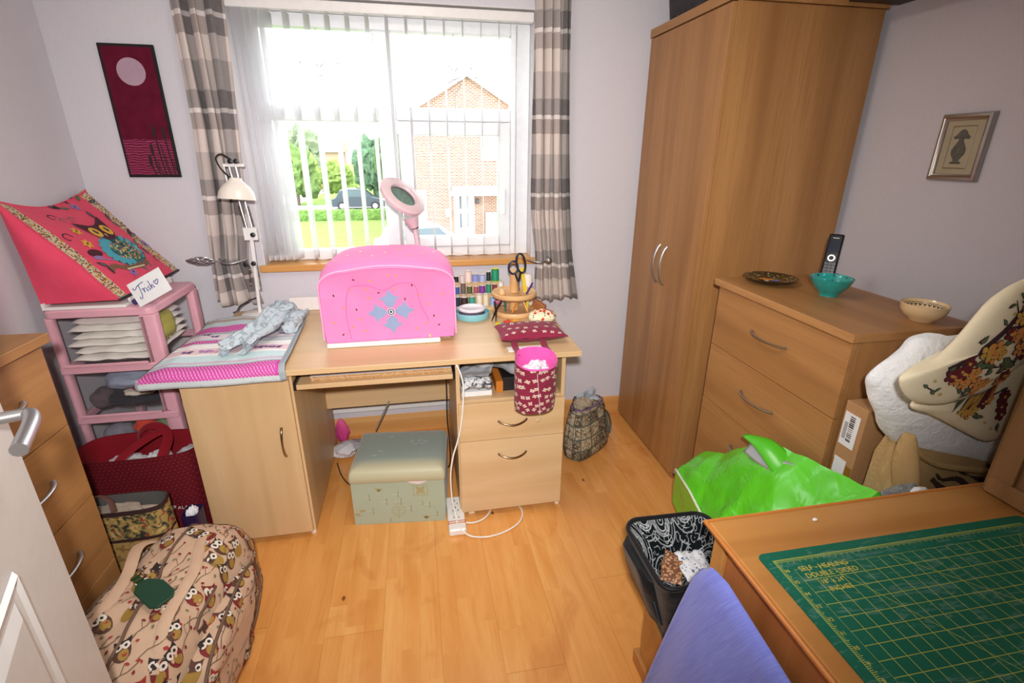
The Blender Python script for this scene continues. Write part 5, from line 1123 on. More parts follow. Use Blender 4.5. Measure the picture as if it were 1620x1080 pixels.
m = MB(); sheetfold(m, -.12, .11, -.12, .12, 0, .003, seed=9, amp=.010, T=Matrix.Translation((.325, 2.0, .650)) @ Matrix.Rotation(.18, 4, 'Y')); tag(m.build('paper_sheet', flat('grey_white_sheet', '#c5c8ce', .5), smooth=60), 'large pale sheet bending across the middle of the desk shelf', 'paper')
bo = thing('small_box', (.365, 1.95, .565), 'black box with an orange end in the middle of the open desk shelf', 'box')
m = MB(); m.box(.318, .43, 1.86, 2.04, .565, .625); m.build('box_body', flat('black_card', '#1d1a1c', .5), bo, smooth=0, bevel=.001); m = MB(); m.box(.288, .3175, 1.85, 2.0, .565, .615); m.build('end_flap', flat('orange_card', '#c87728', .5), bo, smooth=0, bevel=.001)
sq = thing('software_case', (.535, 1.99, .60), 'blue case with nested square emblem at the right of the desk shelf', 'case')
m = MB(); m.box(.500, .546, 1.985, 1.999, .625, .735); m.build('case', flat('bright_blue_card', '#3f74c8', .4), sq, smooth=0, bevel=.001)
m = MB()
for i, (s_, k) in enumerate(((.021, 0), (.016, 1), (.011, 0), (.006, 2))): m.box(.523 - s_, .523 + s_, 1.9835 - i * .0004, 1.985, .672 - s_, .672 + s_, k=k)
m.build('emblem', [flat('white_print', '#e8edf5', .5), flat('blue_print', '#3f74c8', .5), flat('green_print', '#7fa04a', .5)], sq, smooth=0)
slab('dark_box', (.515, 1.97, .565), (.06, .16, .058), 0, flat('dark_green_card', '#3c4436', .5), 'dark green box under the blue case in the desk shelf', 'box')

# ---- fabric covered storage stool
stl = thing('storage_stool', (-.140, 1.798, 0), 'sage green fabric-covered storage stool with padded lid under the desk', 'stool', rz=radians(-5.7))
sm1 = Mat('sage_damask'); nn_ = sm1.noise(scale=200, detail=2); wv = (sm1.sep(sm1.tc())[0] * 900).sin(); SAGE = sm1.out(sm1.mix('#9fac98', '#aab6a2', nn_), .6, bump=wv + nn_, bs=.15, bd=.0006, sheen=.3, spec=.3)
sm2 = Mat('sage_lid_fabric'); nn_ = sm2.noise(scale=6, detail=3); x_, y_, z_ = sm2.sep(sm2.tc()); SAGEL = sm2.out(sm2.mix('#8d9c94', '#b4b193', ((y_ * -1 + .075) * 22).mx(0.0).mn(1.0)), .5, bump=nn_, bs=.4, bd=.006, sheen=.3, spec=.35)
THR = [SAGE, flat('cream_stitch', '#cfc9a4', .6), flat('dark_stitch', '#5f6b5c', .7), flat('gold_stitch', '#a8a06e', .6)]
m = MB(); m.box(-.193, .193, 0, .305, 0.001, .213)
def fsh(poly, k, d=0.0): n = m.add([(a, -.0006 - d, b) for a, b in poly]); m.face([n + i for i in range(len(poly))], k=k)
def leafw(cx, cz, s=1.0, rot=0.0):
    o = leafp(0, 0, .062 * s, .052 * s, pi / 2 + rot); o = [(a + cx, b + cz) for a, b in o]
    for q in strokep(o + [o[0]], .0022): fsh(q, 3)
    for q in strokep([(cx, cz - .010), (cx, cz + .05 * s)], .002): fsh(q, 3)
    for t in (.012, .024, .036):
        for sg in (-1, 1):
            for q in strokep([(cx, cz + t * s), (cx + sg * .014 * s, cz + (t + .008) * s)], .0018): fsh(q, 3)
leafw(-.005, .035, 1.15); 
for q in strokep([(.062, .140), (.122, .140), (.122, .190), (.062, .190), (.062, .140)], .003): fsh(q, 3)
for a in range(4): fsh([(x + .092, z + .165) for x, z in leafp(0, 0, .027, .016, pi / 4 + a * pi / 2)], 3)
for a, b, l in ((-.12, .07, .03), (-.06, .115, .03), (.04, .075, .03), (-.13, .14, .03), (.12, .09, .03), (-.01, .15, .03), (.15, .04, .025), (-.05, .02, .02), (.0, .115, .03), (.09, .10, .02)):
    for q in strokep([(a - l * .6, b), (a + l * .6, b)], .0018): fsh(q, 1)
    for q in strokep([(a + .008, b - l * .6), (a + .008, b + l * .5)], .0018): fsh(q, 2)
for a, b, r_ in ((-.09, .17, .4), (-.075, .168, 2.4), (-.17, .07, .2), (.10, .02, .3), (.12, .018, 2.7), (-.165, .05, 2.8)): fsh([(a + p[0], b + p[1]) for p in leafp(0, 0, .028, .014, r_)], 3)
m.build('box', THR, stl, smooth=0, world=False)
m = MB(); rings = []
for z, ins in ((.2145, .000), (.218, -.003), (.240, -.003), (.262, .001), (.273, .010), (.278, .03), (.282, .07)): rings.append(rr(-.196 + ins, .196 - ins, -.006 + ins, .312 - ins, z, max(.008, .012), 5))
m.loft(rings)
for i, (x, y, a) in enumerate(((.05, .17, .3), (.07, .19, .9), (.08, .175, .2), (.045, .185, 1.6), (.09, .20, -.2), (-.07, .12, 2.6), (-.09, .10, 3.3), (-.06, .23, 1.0))): n = m.add([(x + p[0], y + p[1], .2828) for p in leafp(0, 0, .034, .014, a)]); m.face([n + i for i in range(6)], k=1)
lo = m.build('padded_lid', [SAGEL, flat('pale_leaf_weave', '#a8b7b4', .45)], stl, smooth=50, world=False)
m = MB(); m.prism([(.03, .219), (.135, .222), (.12, .213), (.09, .200), (.06, .206)], -.0065, -.0040, 'y'); m.build('white_tab', flat('pinkish_white_tab', '#e4d3d6', .7), stl, smooth=0, world=False)

# ---- power strip and cables
psr = thing('power_strip', (.096, 1.78, 0), 'white power strip with an orange band on the floor between the stool and the drawers', 'power strip')
m = MB(); m.box(.059, .133, 1.672, 1.892, .001, .034); m.build('housing', WHITEP, psr, smooth=0, bevel=.008, seg=3)
for i in range(2): m = MB(); m.box(.0585, .1335, 1.712 + i * .012, 1.716 + i * .012, .0005, .0352); m.build('elastic_band', flat('orange_band', '#c9713a', .6), psr, smooth=0)
for i in range(3):
    m = MB()
    for dx, dy, w_, h_ in ((-.011, -.008, .004, .009), (.011, -.008, .004, .009), (0, .012, .005, .010)): m.box(.096 + dx - w_ / 2, .096 + dx + w_ / 2, 1.757 + i * .045 + dy - h_ / 2, 1.757 + i * .045 + dy + h_ / 2, .0336, .0345)
    m.build('socket', flat('socket_slot', '#6a6668', .6), psr, smooth=0)
m = MB(); m.tube(cr([(.105, 1.86, .748), (.116, 1.764, .752), (.136, 1.755, .70), (.144, 1.755, .64), (.136, 1.757, .52), (.118, 1.757, .42), (.092, 1.757, .33), (.080, 1.757, .24), (.082, 1.76, .12), (.094, 1.74, .05), (.097, 1.70, .040), (.11, 1.675, .030), (.150, 1.655, .007), (.22, 1.640, .007), (.30, 1.660, .007), (.365, 1.705, .007), (.39, 1.77, .007), (.375, 1.83, .007)], 8), .0035, 8); tag(m.build('white_cable', WHITEP, smooth=60), 'white cable hanging from the desk and looping in front of the drawers', 'cable')
m = MB(); m.tube(cr([(.134, 1.735, .012), (.17, 1.735, .007), (.215, 1.752, .007), (.25, 1.80, .007), (.255, 1.86, .007)], 8), .0035, 8); tag(m.build('white_cable', WHITEP, smooth=60), 'short white cable from the power strip under the drawer pedestal', 'cable')
m = MB(); m.box(.155, .180, 1.80, 1.825, .001, .018); tag(m.build('cable_plug', WHITEP, smooth=0, bevel=.003), 'small white plug on the floor under the drawer pedestal', 'plug')
m = MB(); m.tube(cr([(.092, 2.05, .66), (.090, 2.02, .50), (.088, 2.02, .36), (.095, 2.03, .22), (.085, 2.10, .05), (.0, 2.25, .006), (-.2, 2.32, .006)], 8), .003, 6); tag(m.build('black_cable', BLACKP, smooth=60), 'black cable hanging behind the stool beside the pedestal', 'cable')
m = MB(); m.tube([(-.185, 2.30, .335), (-.268, 2.33, .16)], .004, 6); tag(m.build('grey_rod', flat('grey_rod', '#9c968c', .4), smooth=60), 'thin grey rod leaning under the desk behind the stool', 'rod')
m = MB(); m.tube(cr([(-.47, 2.30, .006), (-.44, 2.20, .006), (-.40, 2.12, .006), (-.35, 2.08, .006)], 6), .003, 6); tag(m.build('black_cable', BLACKP, smooth=60), 'short black cable on the floor left of the stool', 'cable')
for i, (nm, c, dm3, cl, lab) in enumerate((('pink_folder', (-.462, 2.50, .072), (.040, .02, .075), '#d9488a', 'bright pink folder standing against the wall under the desk'), ('white_papers', (-.44, 2.36, .045), (.065, .06, .04), '#d8d6dc', 'crumpled white papers on the floor behind the stool'), ('grey_wrapper', (-.40, 2.42, .03), (.06, .05, .028), '#a9a5ae', 'grey patterned wrapper beside the white papers under the desk'))):
    m = MB(); crumple(m, c, dm3, seed=i + 3, amp=.3, freq=1.5, flatten=.9, sub=3); tag(m.build(nm, flat('scrap_' + cl[1:], cl, .6), smooth=25), lab, ('folder', 'paper', 'wrapper')[i])

# ---- patterned tote right of the desk
pb = thing('patterned_bag', (.83, 2.24, 0), 'grey and brown checked print tote bag between the desk and the wardrobe', 'bag')
pm = Mat('checked_vignette_print'); u, v, _ = pm.sep(pm.tc('UV')); cu, cv = (u * 13).fr(), (v * 5.5).fr(); gr = (cu.lt(.10) + cv.lt(.12)).mn(1.0); nn_ = pm.noise(scale=75, detail=4, dist=1.0)
cell = pm.white(pm.vec((u * 13).floor(), (v * 5.5).floor(), 1.0)); c = pm.ramp(nn_ * .8 + cell * .2, [(.38, '#4d4138'), (.5, '#8f8068'), (.58, '#c2b69c'), (.7, '#7c4a3c')]); c = pm.mix(c, '#4f5953', gr * .85)
PRT = pm.out(c, .85, bump=nn_, bs=.3, bd=.003, spec=.1)
m = MB(); zs = [.002, .01, .05, .10, .16, .22, .262]
rings = [sring(.835 + .01 * z, 2.235 + .16 * z, z, h_, w_, 3.0, 60, .62, .03, 2.2, tilt=(0, 0)) for z, h_, w_ in zip(zs, (.138, .150, .155, .150, .142, .128, .108), (.062, .070, .076, .072, .066, .058, .050))]
m.loft(rings, caps=True, k=0, uv=True); m.build('bag_body', [PRT], pb, smooth=60)
m = MB(); m.tube(rings[-1], .004, 5, closed=True); m.build('purple_trim', flat('purple_trim', '#6b4a86', .8), pb, smooth=60)
m = MB(); m.tube(cr([(.90, 2.24, .25), (.955, 2.27, .20), (.985, 2.28, .12), (.975, 2.27, .07), (.96, 2.26, .12), (.94, 2.25, .2)], 8), .008, 8, flat_=(1, .3)); m.build('strap', PRT, pb, smooth=60)
m = MB(); m.tube(cr([(.745, 2.20, .262), (.742, 2.22, .305), (.76, 2.25, .318), (.775, 2.26, .28)], 8), .0025, 6); m.build('drawcord', BLACKP, pb, smooth=60)
m = MB(); sheetfold(m, -.085, .085, -.004, .10, 0, .006, seed=2, amp=.012, T=Matrix.Translation((.852, 2.232, .23)) @ Matrix.Rotation(.62, 4, 'Z') @ Matrix.Rotation(radians(62), 4, 'X')); tag(m.build('folded_cloth', fabric('grey_blue_lining', '#b9bdc2', '#96a8b8', fold=16), smooth=60), 'pale grey-blue cloth sticking out of the checked print tote', 'cloth')
pb.location.y -= .03
m = MB(); crumple(m, (.80, 2.22, .275), (.05, .04, .035), seed=7, amp=.3); tag(m.build('cloth_bundle', fabric('brown_beige_bundle', '#a0927f', fold=18), smooth=60), 'beige cloth bundle at the left in the checked print tote', 'cloth')
# ================================================================= RIGHT SIDE
# ---- things on the right chest
CT = 1.0465
pl = thing('decorated_plate', (1.312, 1.640, CT), 'black plate with small painted flowers on the chest beside the wardrobe', 'plate')
m = MB(); m.lathe([(0, .004), (.040, .004), (.042, 0), (.048, 0), (.052, .004), (.086, .014), (.096, .019), (.097, .021), (.094, .022), (.084, .018), (.052, .009), (0, .008)], (1.312, 1.640, CT), 56); bvp = m.bvh(); rn = random.Random(2)
for i in range(120):
    a, r = rn.random() * 6.28, rn.uniform(.052, .090); m.stamp(bvp, (1.312 + r * cos(a), 1.64 + r * sin(a), CT + .03), (1, 0, 0), (0, 1, 0), [(leafp(0, 0, .008, .0035, rn.random() * 6), rn.choice([1, 1, 2, 3]))], 1, .0006)
for x, y, k, s_ in ((-.012, .016, 4, 1.3), (.008, .008, 4, 1.0), (.012, -.014, 5, 1.2), (-.02, -.008, 3, .8), (.026, .006, 1, .9)): m.stamp(bvp, (1.312 + x, 1.64 + y, CT + .03), (1, 0, 0), (0, 1, 0), [(leafp(0, 0, .016, .010, a * 1.05 + x * 90), k) for a in range(6)], s_, .0006)
m.build('plate', [flat('black_lacquer', '#151310', .18, coat=.5), flat('paint_green', '#6d7a2e', .5), flat('paint_yellow', '#c9a93a', .5), flat('paint_white', '#cfc6b0', .5), flat('paint_orange', '#d98a2a', .5), flat('paint_blue', '#6a78b8', .5)], pl, smooth=50)
tl_ = thing('teal_bowl', (1.392, 1.440, CT), 'glossy turquoise ceramic bowl on the chest in front of the phone', 'bowl')
tm_ = Mat('turquoise_glaze'); nn_ = tm_.noise(scale=40, detail=3); TG = tm_.out(tm_.mix('#0f7f7c', '#2aa59c', nn_), .15, coat=.6)
m = MB(); m.lathe([(0, .003), (.024, .003), (.025, 0), (.029, 0), (.029, .006), (.040, .018), (.055, .036), (.066, .058), (.068, .063), (.066, .064), (.062, .058), (.050, .036), (.034, .018), (0, .012)], (1.392, 1.440, CT), 48); bvp = m.bvh()
for i in range(16):
    a = i * pi / 8
    for r, z in ((.062, .058), (.052, .040), (.038, .022)): 
        d = Vector((cos(a), sin(a), 0)); m.stamp(bvp, Vector((1.392, 1.44, CT + z + .01)) + d * (r - .008), Vector((-sin(a), cos(a), 0)), Vector((-cos(a), -sin(a), -.6)), [(leafp(0, 0, .012, .006, pi / 2 + .5 * (i % 3 - 1)), 1 + i % 2)], 1, .0006)
m.build('bowl', [TG, flat('dark_teal_paint', '#0b4648', .3), flat('pale_teal_paint', '#8fd0c8', .3)], tl_, smooth=50)
cb_ = thing('cream_bowl', (1.452, 1.152, CT), 'cream ceramic bowl with a dark patterned inner band near the front of the chest', 'bowl')
m = MB(); m.lathe([(0, .004), (.026, .004), (.027, 0), (.031, 0), (.034, .006), (.050, .018), (.058, .034), (.060, .050), (.058, .051), (.055, .046), (.052, .034), (.044, .018), (0, .010)], (1.452, 1.152, CT), 48); bvp = m.bvh()
for i in range(28):
    a = i * 2 * pi / 28; d = Vector((cos(a), sin(a), 0)); ux = Vector((-sin(a), cos(a), 0)); c0 = Vector((1.452, 1.152, CT + .036)) + d * .050
    m.stamp(bvp, c0, ux, Vector((0, 0, -1)), [([(-.006, -.007), (.006, -.007), (.006, -.0055), (-.006, -.0055)], 1), ([(-.005, -.003), (0, .006), (.005, -.003), (.003, -.003), (0, .002), (-.003, -.003)], 1)], 1, .0005)
    m.stamp(bvp, Vector((1.452, 1.152, CT + .052)) + d * .057, ux, -d, [(ell(0, 0, .0035, .0014, 6), 2)], 1, .0006)
m.build('bowl', [flat('cream_glaze', '#dfc295', .2, coat=.5), flat('black_glaze_band', '#2b1d1a', .3), flat('brown_rim_paint', '#7a4226', .3)], cb_, smooth=50)
ph = thing('cordless_phone', (1.54, 1.605, CT), 'black cordless phone with silver edge standing in its cradle behind the bowls', 'phone')
PT = Matrix.Translation((1.528, 1.607, CT + .014)) @ Matrix.Rotation(radians(42), 4, 'Z') @ Matrix.Rotation(radians(14), 4, 'Y')
# phone local: width y, thickness x (front = -x), height z
m = MB(); m.box(-.006, .006, -.0245, .0245, 0, .168, T=PT); m.build('handset', flat('gloss_black', '#121215', .2), ph, smooth=0, bevel=.006, seg=3)
m = MB(); m.box(.006, .016, -.0255, .0255, .002, .166, T=PT); m.build('silver_back', flat('silver_plastic', '#b9bac0', .3, .6), ph, smooth=0, bevel=.004, seg=2)
m = MB(); m.box(-.0068, -.0055, -.018, .018, .098, .142, T=PT); m.build('screen', flat('dark_screen', '#2c3140', .15), ph, smooth=0)
m = MB(); m.lathe([(.008, 0), (.0125, 0), (.0125, .0015), (.008, .0015), (.008, 0)], (0, 0, 0), 24, T=PT @ Matrix.Translation((-.0062, 0, .078)) @ Matrix.Rotation(-pi / 2, 4, 'Y'), caps=False); m.build('ring_button', CHROME, ph, smooth=40)
for r in range(4):
    for c in range(3): m = MB(); m.box(-.0070, -.0055, -.0175 + c * .0125, -.0075 + c * .0125, .018 + r * .0115, .026 + r * .0115, T=PT); m.build('key', flat('dark_key', '#26262b', .3), ph, smooth=0)
m = MB(); m.box(-.0068, -.0060, -.010, .010, .151, .154, T=PT); m.build('maker_mark', flat('pale_mark', '#b8b8bc', .4), ph, smooth=0)
m = MB(); m.loft([rr(1.515, 1.585, 1.56, 1.65, CT + .0005, .015, 4), rr(1.515, 1.585, 1.56, 1.65, CT + .020, .015, 4), rr(1.535, 1.58, 1.57, 1.64, CT + .030, .012, 4)]); m.build('cradle', BLACKP, ph, smooth=40)

# ---- framed picture on the right wall
fr = thing('framed_picture', (1.812, 1.482, 1.53), 'small silver-framed picture of a grey vase on the right wall', 'picture')
m = MB(); Y0, Y1, Z0, Z1 = 1.398, 1.566, 1.422, 1.634
def pr_rect(ins, d): return [Vector((1.8195 - d, Y1 - ins, Z0 + ins)), Vector((1.8195 - d, Y0 + ins, Z0 + ins)), Vector((1.8195 - d, Y0 + ins, Z1 - ins)), Vector((1.8195 - d, Y1 - ins, Z1 - ins))]
m.loft([pr_rect(0, .0), pr_rect(0, .010), pr_rect(.004, .017), pr_rect(.012, .019), pr_rect(.018, .014), pr_rect(.021, .013), pr_rect(.022, .008)], caps=False)
m.build('frame', flat('satin_silver_frame', '#a9a49c', .3, .85), fr, smooth=40)
MATB = flat('beige_mount', '#b5aa8e', .7)
m = MB(); m.box(1.811, 1.8195, Y0 + .02, Y1 - .02, Z0 + .02, Z1 - .02); m.build('mount', MATB, fr, smooth=0)
m = MB(); 
a0, a1, b0, b1 = 1.445, 1.522, 1.462, 1.594
for (p, q) in (((a0, b0), (a1, b0)), ((a1, b0), (a1, b1)), ((a1, b1), (a0, b1)), ((a0, b1), (a0, b0))): m.tube([(1.8105, p[0], p[1]), (1.8105, q[0], q[1])], .0016, 6)
m.build('inner_silver_border', CHROME, fr, smooth=0)
vs_ = [(.0, -.052), (.018, -.052), (.018, -.047), (.009, -.043), (.010, -.038), (.022, -.022), (.024, -.008), (.016, .008), (.008, .020), (.009, .028), (.024, .026), (.027, .034), (.018, .040), (.010, .052), (.0, .057)]
vpoly = vs_ + [(-a, b) for a, b in vs_[::-1][1:-1]]
m = MB(); m.prism([((1.484 - a), 1.528 + b) for a, b in vpoly], 1.8085, 1.811, 'x')
vm_ = Mat('grey_vase_relief'); nn_ = vm_.noise(scale=90, detail=3); m.build('vase_relief', vm_.out(vm_.mix('#3b3d3a', '#74736a', nn_), .6, bump=nn_, bs=.6, bd=.003), fr, smooth=0, bevel=.001)

# ---- woven black basket on the wardrobe
bs_ = thing('wicker_basket', (1.40, 2.30, 2.05), 'black woven basket on top of the wardrobe, cut by the top of the photo', 'basket')
wm_ = Mat('black_wicker'); x_, y_, z_ = wm_.sep(wm_.tc()); wv = ((x_ + y_) * 420).sin() * (z_ * 380).sin()
m = MB(); m.loft([rr(1.19, 1.66, 2.0, 2.48, 2.0515, .05, 6), rr(1.165, 1.68, 1.98, 2.50, 2.24, .06, 6), rr(1.175, 1.67, 1.99, 2.49, 2.24, .06, 6), rr(1.20, 1.65, 2.01, 2.47, 2.07, .05, 6)])
m.build('basket_body', wm_.out(wm_.mix('#0e0d0f', '#3a3638', wv * .5 + .5), .5, bump=wv, bs=.8, bd=.004), bs_, smooth=40)

# ---- green plastic bag
gm_ = Mat('bright_green_plastic'); nn_ = gm_.noise(scale=4, detail=4, dist=1.0); n2 = gm_.noise(scale=26, detail=3, dist=.6)
ridge = ((nn_ - .5).abs() * -6 + 1).mx(0.0)
GREENB = gm_.out(gm_.mix('#4fc41a', '#66d92c', nn_), .25, bump=ridge + n2 * .12, bs=.35, bd=.012, coat=.25, spec=.6)
gb_ = thing('green_plastic_bag', (1.02, 1.18, 0), 'large full bright green plastic bag on the floor in front of the chest', 'plastic bag')
def gtab(t): # t 0 far .. 1 near
    y = lerp(1.64, .792, t)
    xl = interp([(.792, .850), (1.0, .880), (1.27, .930), (1.4, .965), (1.6, 1.005), (1.64, 1.03)], y); zl = interp([(.792, .45), (1.0, .40), (1.27, .31), (1.6, .275), (1.64, .2)], y)
    xr = interp([(.792, 1.20), (.840, 1.20), (.848, 1.130), (.90, 1.130), (1.04, 1.125), (1.07, 1.118), (1.64, 1.118)], y); zr = interp([(.792, .66), (.85, .71), (.90, .69), (1.07, .665), (1.17, .635), (1.32, .53), (1.58, .34), (1.64, .24)], y)
    return y, xl, zl, xr, zr
def gsurf(u, v):
    y, xl, zl, xr, zr = gtab(v)
    P = [(xr - .0, .003), (xl + .06, .003), (xl + .01, zl * .35), (xl, zl * .75), (xl, zl), (lerp(xl, xr, .25), lerp(zl, zr, .38)), (lerp(xl, xr, .6), lerp(zl, zr, .78)), (lerp(xl, xr, .9), zr + .004), (xr, zr - .02), (xr, zr * .5), (xr, .003)]
    f_ = u * (len(P) - 1); i = min(int(f_), len(P) - 2); t = f_ - i; x, z = lerp(P[i][0], P[i + 1][0], t), lerp(P[i][1], P[i + 1][1], t)
    q = Vector((x * 5, y * 5, z * 5)); k = abs(mnoise.noise(q)) - .2; w = k * .035 + mnoise.noise(q * 3) * .006
    if z > .02 and i < 8 and i >= 2: z += w; x -= w * .5 if i < 5 else 0
    return Vector((min(x, xr), y + (.012 * mnoise.noise(q * 1.5) if 0 < v < 1 else 0), max(z, .003)))
m = MB(); m.grid(gsurf, 90, 90); n0 = len(m.v)
for v_ in (0, 1):
    ring = [gsurf(i / 90, v_) for i in range(91)]; b = m.add(ring + [sum(ring, Vector()) / 91 + Vector((0, .012 if v_ == 0 else -.006, .0))])
    for i in range(90): m.face((b + i, b + i + 1, b + 91) if v_ == 1 else (b + i + 1, b + i, b + 91))
m.build('bag_body', GREENB, gb_, smooth=70)
ed = [gsurf(.4, v) + Vector((-.004, 0, .004)) for v in [i / 40 for i in range(1, 39)]]
m = MB(); m.tube(ed, .0045, 6); m.build('white_torn_edge', flat('white_torn_plastic', '#e9ebe4', .4), gb_, smooth=60)
m = MB(); m.grid(lambda u, v: Vector((1.075 - .045 * u + .03 * v * (1 - u), lerp(1.275, 1.06, v), .612 + .035 * v - .04 * u * u + .020 * sin(v * 5) + .05 * (1 - v) ** 3 * u)), 10, 20); m.build('curled_flap', flat('flap_green', '#4fbe22', .25), gb_, smooth=60, solid=.002)
m = MB(); m.grid(lambda u, v: Vector((1.068 - .028 * u, lerp(1.268, 1.08, v), .606 + .034 * v - .04 * u - .012 * sin(v * 3))), 8, 16); m.build('silver_inside', flat('silver_grey_plastic', '#a8adb0', .25, .3), gb_, smooth=60, solid=.002)
m = MB(); crumple(m, (1.150, .818, .715), (.060, .026, .030), seed=8, amp=.4, freq=1.6); m.build('grey_crumpled_end', flat('grey_shiny_plastic', '#8d9295', .22, .2), gb_, smooth=30)
m = MB(); crumple(m, (1.165, .800, .730), (.026, .014, .020), seed=4, amp=.3, freq=1.6, sub=3); tag(m.build('white_tissue', flat('white_tissue', '#e6e8ea', .6), smooth=20), 'white tissue poking out of the grey end of the green bag', 'tissue')
m = MB(); crumple(m, (.865, 1.20, .14), (.05, .05, .14), seed=14, amp=.2, flatten=.98); tag(m.build('teal_bag', flat('dark_teal_plastic', '#0f5a66', .35), smooth=60), 'small dark teal bag peeping out between the black bag and the green bag', 'bag')
# ---- carton
ct = thing('carton', (1.34, 1.035, 0), 'tall narrow brown carton with white barcode labels beside the chest', 'carton')
cm_ = Mat('brown_cardboard'); m = MB(); m.box(1.182, 1.50, .998, 1.070, .002, .848); m.build('box', cm_.out(cm_.mix('#a67c52', '#b58a5e', cm_.noise(scale=12)), .8), ct, smooth=0, bevel=.002)
m = MB(); m.box(1.1805, 1.1822, 1.000, 1.068, .02, .66); m.build('packing_tape', flat('brown_tape', '#9a6a2c', .25), ct, smooth=0)
def label(y0, y1, z0, z1, bars):
    m = MB(); m.box(1.1795, 1.181, y0, y1, z0, z1, k=0)
    if bars:
        rn = random.Random(6); y = y0 + .012
        for i in range(13): 
            m.box(1.1790, 1.1796, y0 + .014, y1 - .02, z0 + .018 + i * .0062, z0 + .018 + i * .0062 + rn.choice([.0015, .003, .0042]), k=1)
        for i in range(4): m.box(1.1790, 1.1796, y1 - .014 + i * .003 - .002, y1 - .013 + i * .003 - .002, z0 + .02, z1 - .03, k=1)
    m.build('paper_label', [PAPER, flat('black_ink', '#26262a', .6)], ct, smooth=0)
label(1.012, 1.062, .715, .818, True); label(1.020, 1.060, .620, .672, False)
# ---- burlap bag
bl = thing('burlap_bag', (1.40, .91, 0), 'tan burlap bag with a dark brown swirling tree print under the white wadding', 'bag')
hm_ = Mat('burlap_weave'); x_, y_, z_ = hm_.sep(hm_.tc()); wa = (x_ * 1500).sin(); wb = (z_ * 1500).sin(); nn_ = hm_.noise(scale=10, detail=3)
BURL = hm_.out(hm_.mix(hm_.mix('#bd9c69', '#cfae7c', nn_), '#97764a', (wa * wb).gt(.45) * .5), .9, bump=wa * wb * .4 + nn_ * 2, bs=.5, bd=.006, spec=.1)
m = MB(); rings = []
for z, hx, hy, dx, dy in ((.003, .20, .050, .0, 0), (.02, .215, .058, 0, 0), (.2, .220, .062, 0, 0), (.4, .222, .064, 0, 0), (.55, .224, .064, 0, 0), (.62, .222, .062, -.004, .0), (.71, .212, .056, -.01, .002), (.755, .20, .045, -.012, .004)):
    rings.append(sring(1.402 + dx, .918 + dy, z, hx, hy, 4.5, 80, 0, .050, 5 + z * 5, tilt=(-.22 * (z / .725) ** 4, 0)))
m.loft(rings); bvp = m.bvh()
def swirl(cx, cz, pts, w):
    sh = []
    P = [(p.x, p.y) for p in cr([(a, b, 0) for a, b in pts], 5)]
    n = len(P)
    for i in range(n - 1): sh += strokep([P[i], P[i + 1]], w * (1 - .75 * i / n))
    for q in sh: m.stamp(bvp, (cx, .80, cz), (1, 0, 0), (0, 0, 1), [([(a * 1.15, b * 1.1) for a, b in q], 1)], 1, .003)
for pts, w in (([(.14, -.10), (.08, -.04), (.0, -.02), (-.07, .01), (-.11, .04)], .030), ([(.06, -.03), (.0, -.06), (-.06, -.05), (-.09, -.03)], .018), ([(.02, -.01), (-.03, .03), (-.08, .035), (-.10, .06)], .014), ([(.10, -.05), (.05, .01), (.0, .04), (-.04, .07)], .016), ([(.05, -.06), (.02, -.10), (-.03, -.11), (-.05, -.08), (-.02, -.07)], .012), ([(.12, -.02), (.10, .04), (.06, .07)], .018), ([(.0, -.03), (-.05, -.01), (-.10, -.005), (-.13, .01)], .010), ([(.14, .0), (.16, .06), (.12, .09)], .016), ([(.08, -.08), (.07, -.13), (.03, -.15)], .012)):
    swirl(1.400, .678, pts, w * 1.2)
m.build('bag_body', [BURL, flat('dark_brown_print', '#43301f', .9)], bl, smooth=70)
m = MB(); P = cr([(1.160, .862, .862), (1.168, .858, .80), (1.185, .850, .72), (1.215, .845, .64), (1.235, .845, .54), (1.24, .848, .42)], 6); m.tube(P, [.012 + .018 * sin(pi * min(1, i / 20)) for i in range(len(P))], 14, flat_=(1.0, .55)); m.build('rolled_edge', BURL, bl, smooth=70)
m = MB(); P = cr([(1.185, .870, .83), (1.21, .860, .80), (1.27, .856, .765), (1.35, .852, .745), (1.44, .852, .725)], 6); m.tube(P, .010, 10, flat_=(1.0, .8)); m.build('rolled_edge', BURL, bl, smooth=70)

# ---- white wadding
wad = Mat('white_wadding'); nn_ = wad.noise(scale=9, detail=6, rough=.65); n2 = wad.noise(scale=90, detail=4)
WAD = wad.out(wad.mix('#d9dde2', '#f3f4f6', nn_), .95, bump=nn_ + n2 * .25, bs=.8, bd=.02, sheen=.6, spec=.05)
def puff(mb, poly, y0, y1, k=0, tilt=0.0, nz=.006, fr=8, per=7, p=2.6):
    """cushion-like solid from an outline in x-z, rounded front and back"""
    P = [(q.x, q.y) for q in cr([(a, b, 0) for a, b in poly], per, closed=True)]; cx = sum(q[0] for q in P) / len(P); cz = sum(q[1] for q in P) / len(P); ym, h = (y0 + y1) / 2, (y1 - y0) / 2; rings = []
    L = [(.02, -1), (.2, -1), (.4, -1), (.58, -1), (.74, -1), (.86, -1), (.94, -1), (.985, -1), (1, 0), (.985, 1), (.94, 1), (.8, 1), (.5, 1), (.02, 1)]
    for s_, sg in L:
        y = ym + sg * h * (max(0, 1 - s_ ** p)) ** .5; ring = []
        for a, b in P:
            X, Z = cx + (a - cx) * s_, cz + (b - cz) * s_; q = Vector((X * fr, y * fr, Z * fr)); n = mnoise.noise(q) + .5 * mnoise.noise(q * 2.3)
            ring.append(Vector((X + (X - cx) * n * nz * 6, y + n * nz * (1 if sg <= 0 else .3), Z + (Z - cz) * n * nz * 6)))
        rings.append(ring)
    mb.loft(rings, caps=True, k=k)
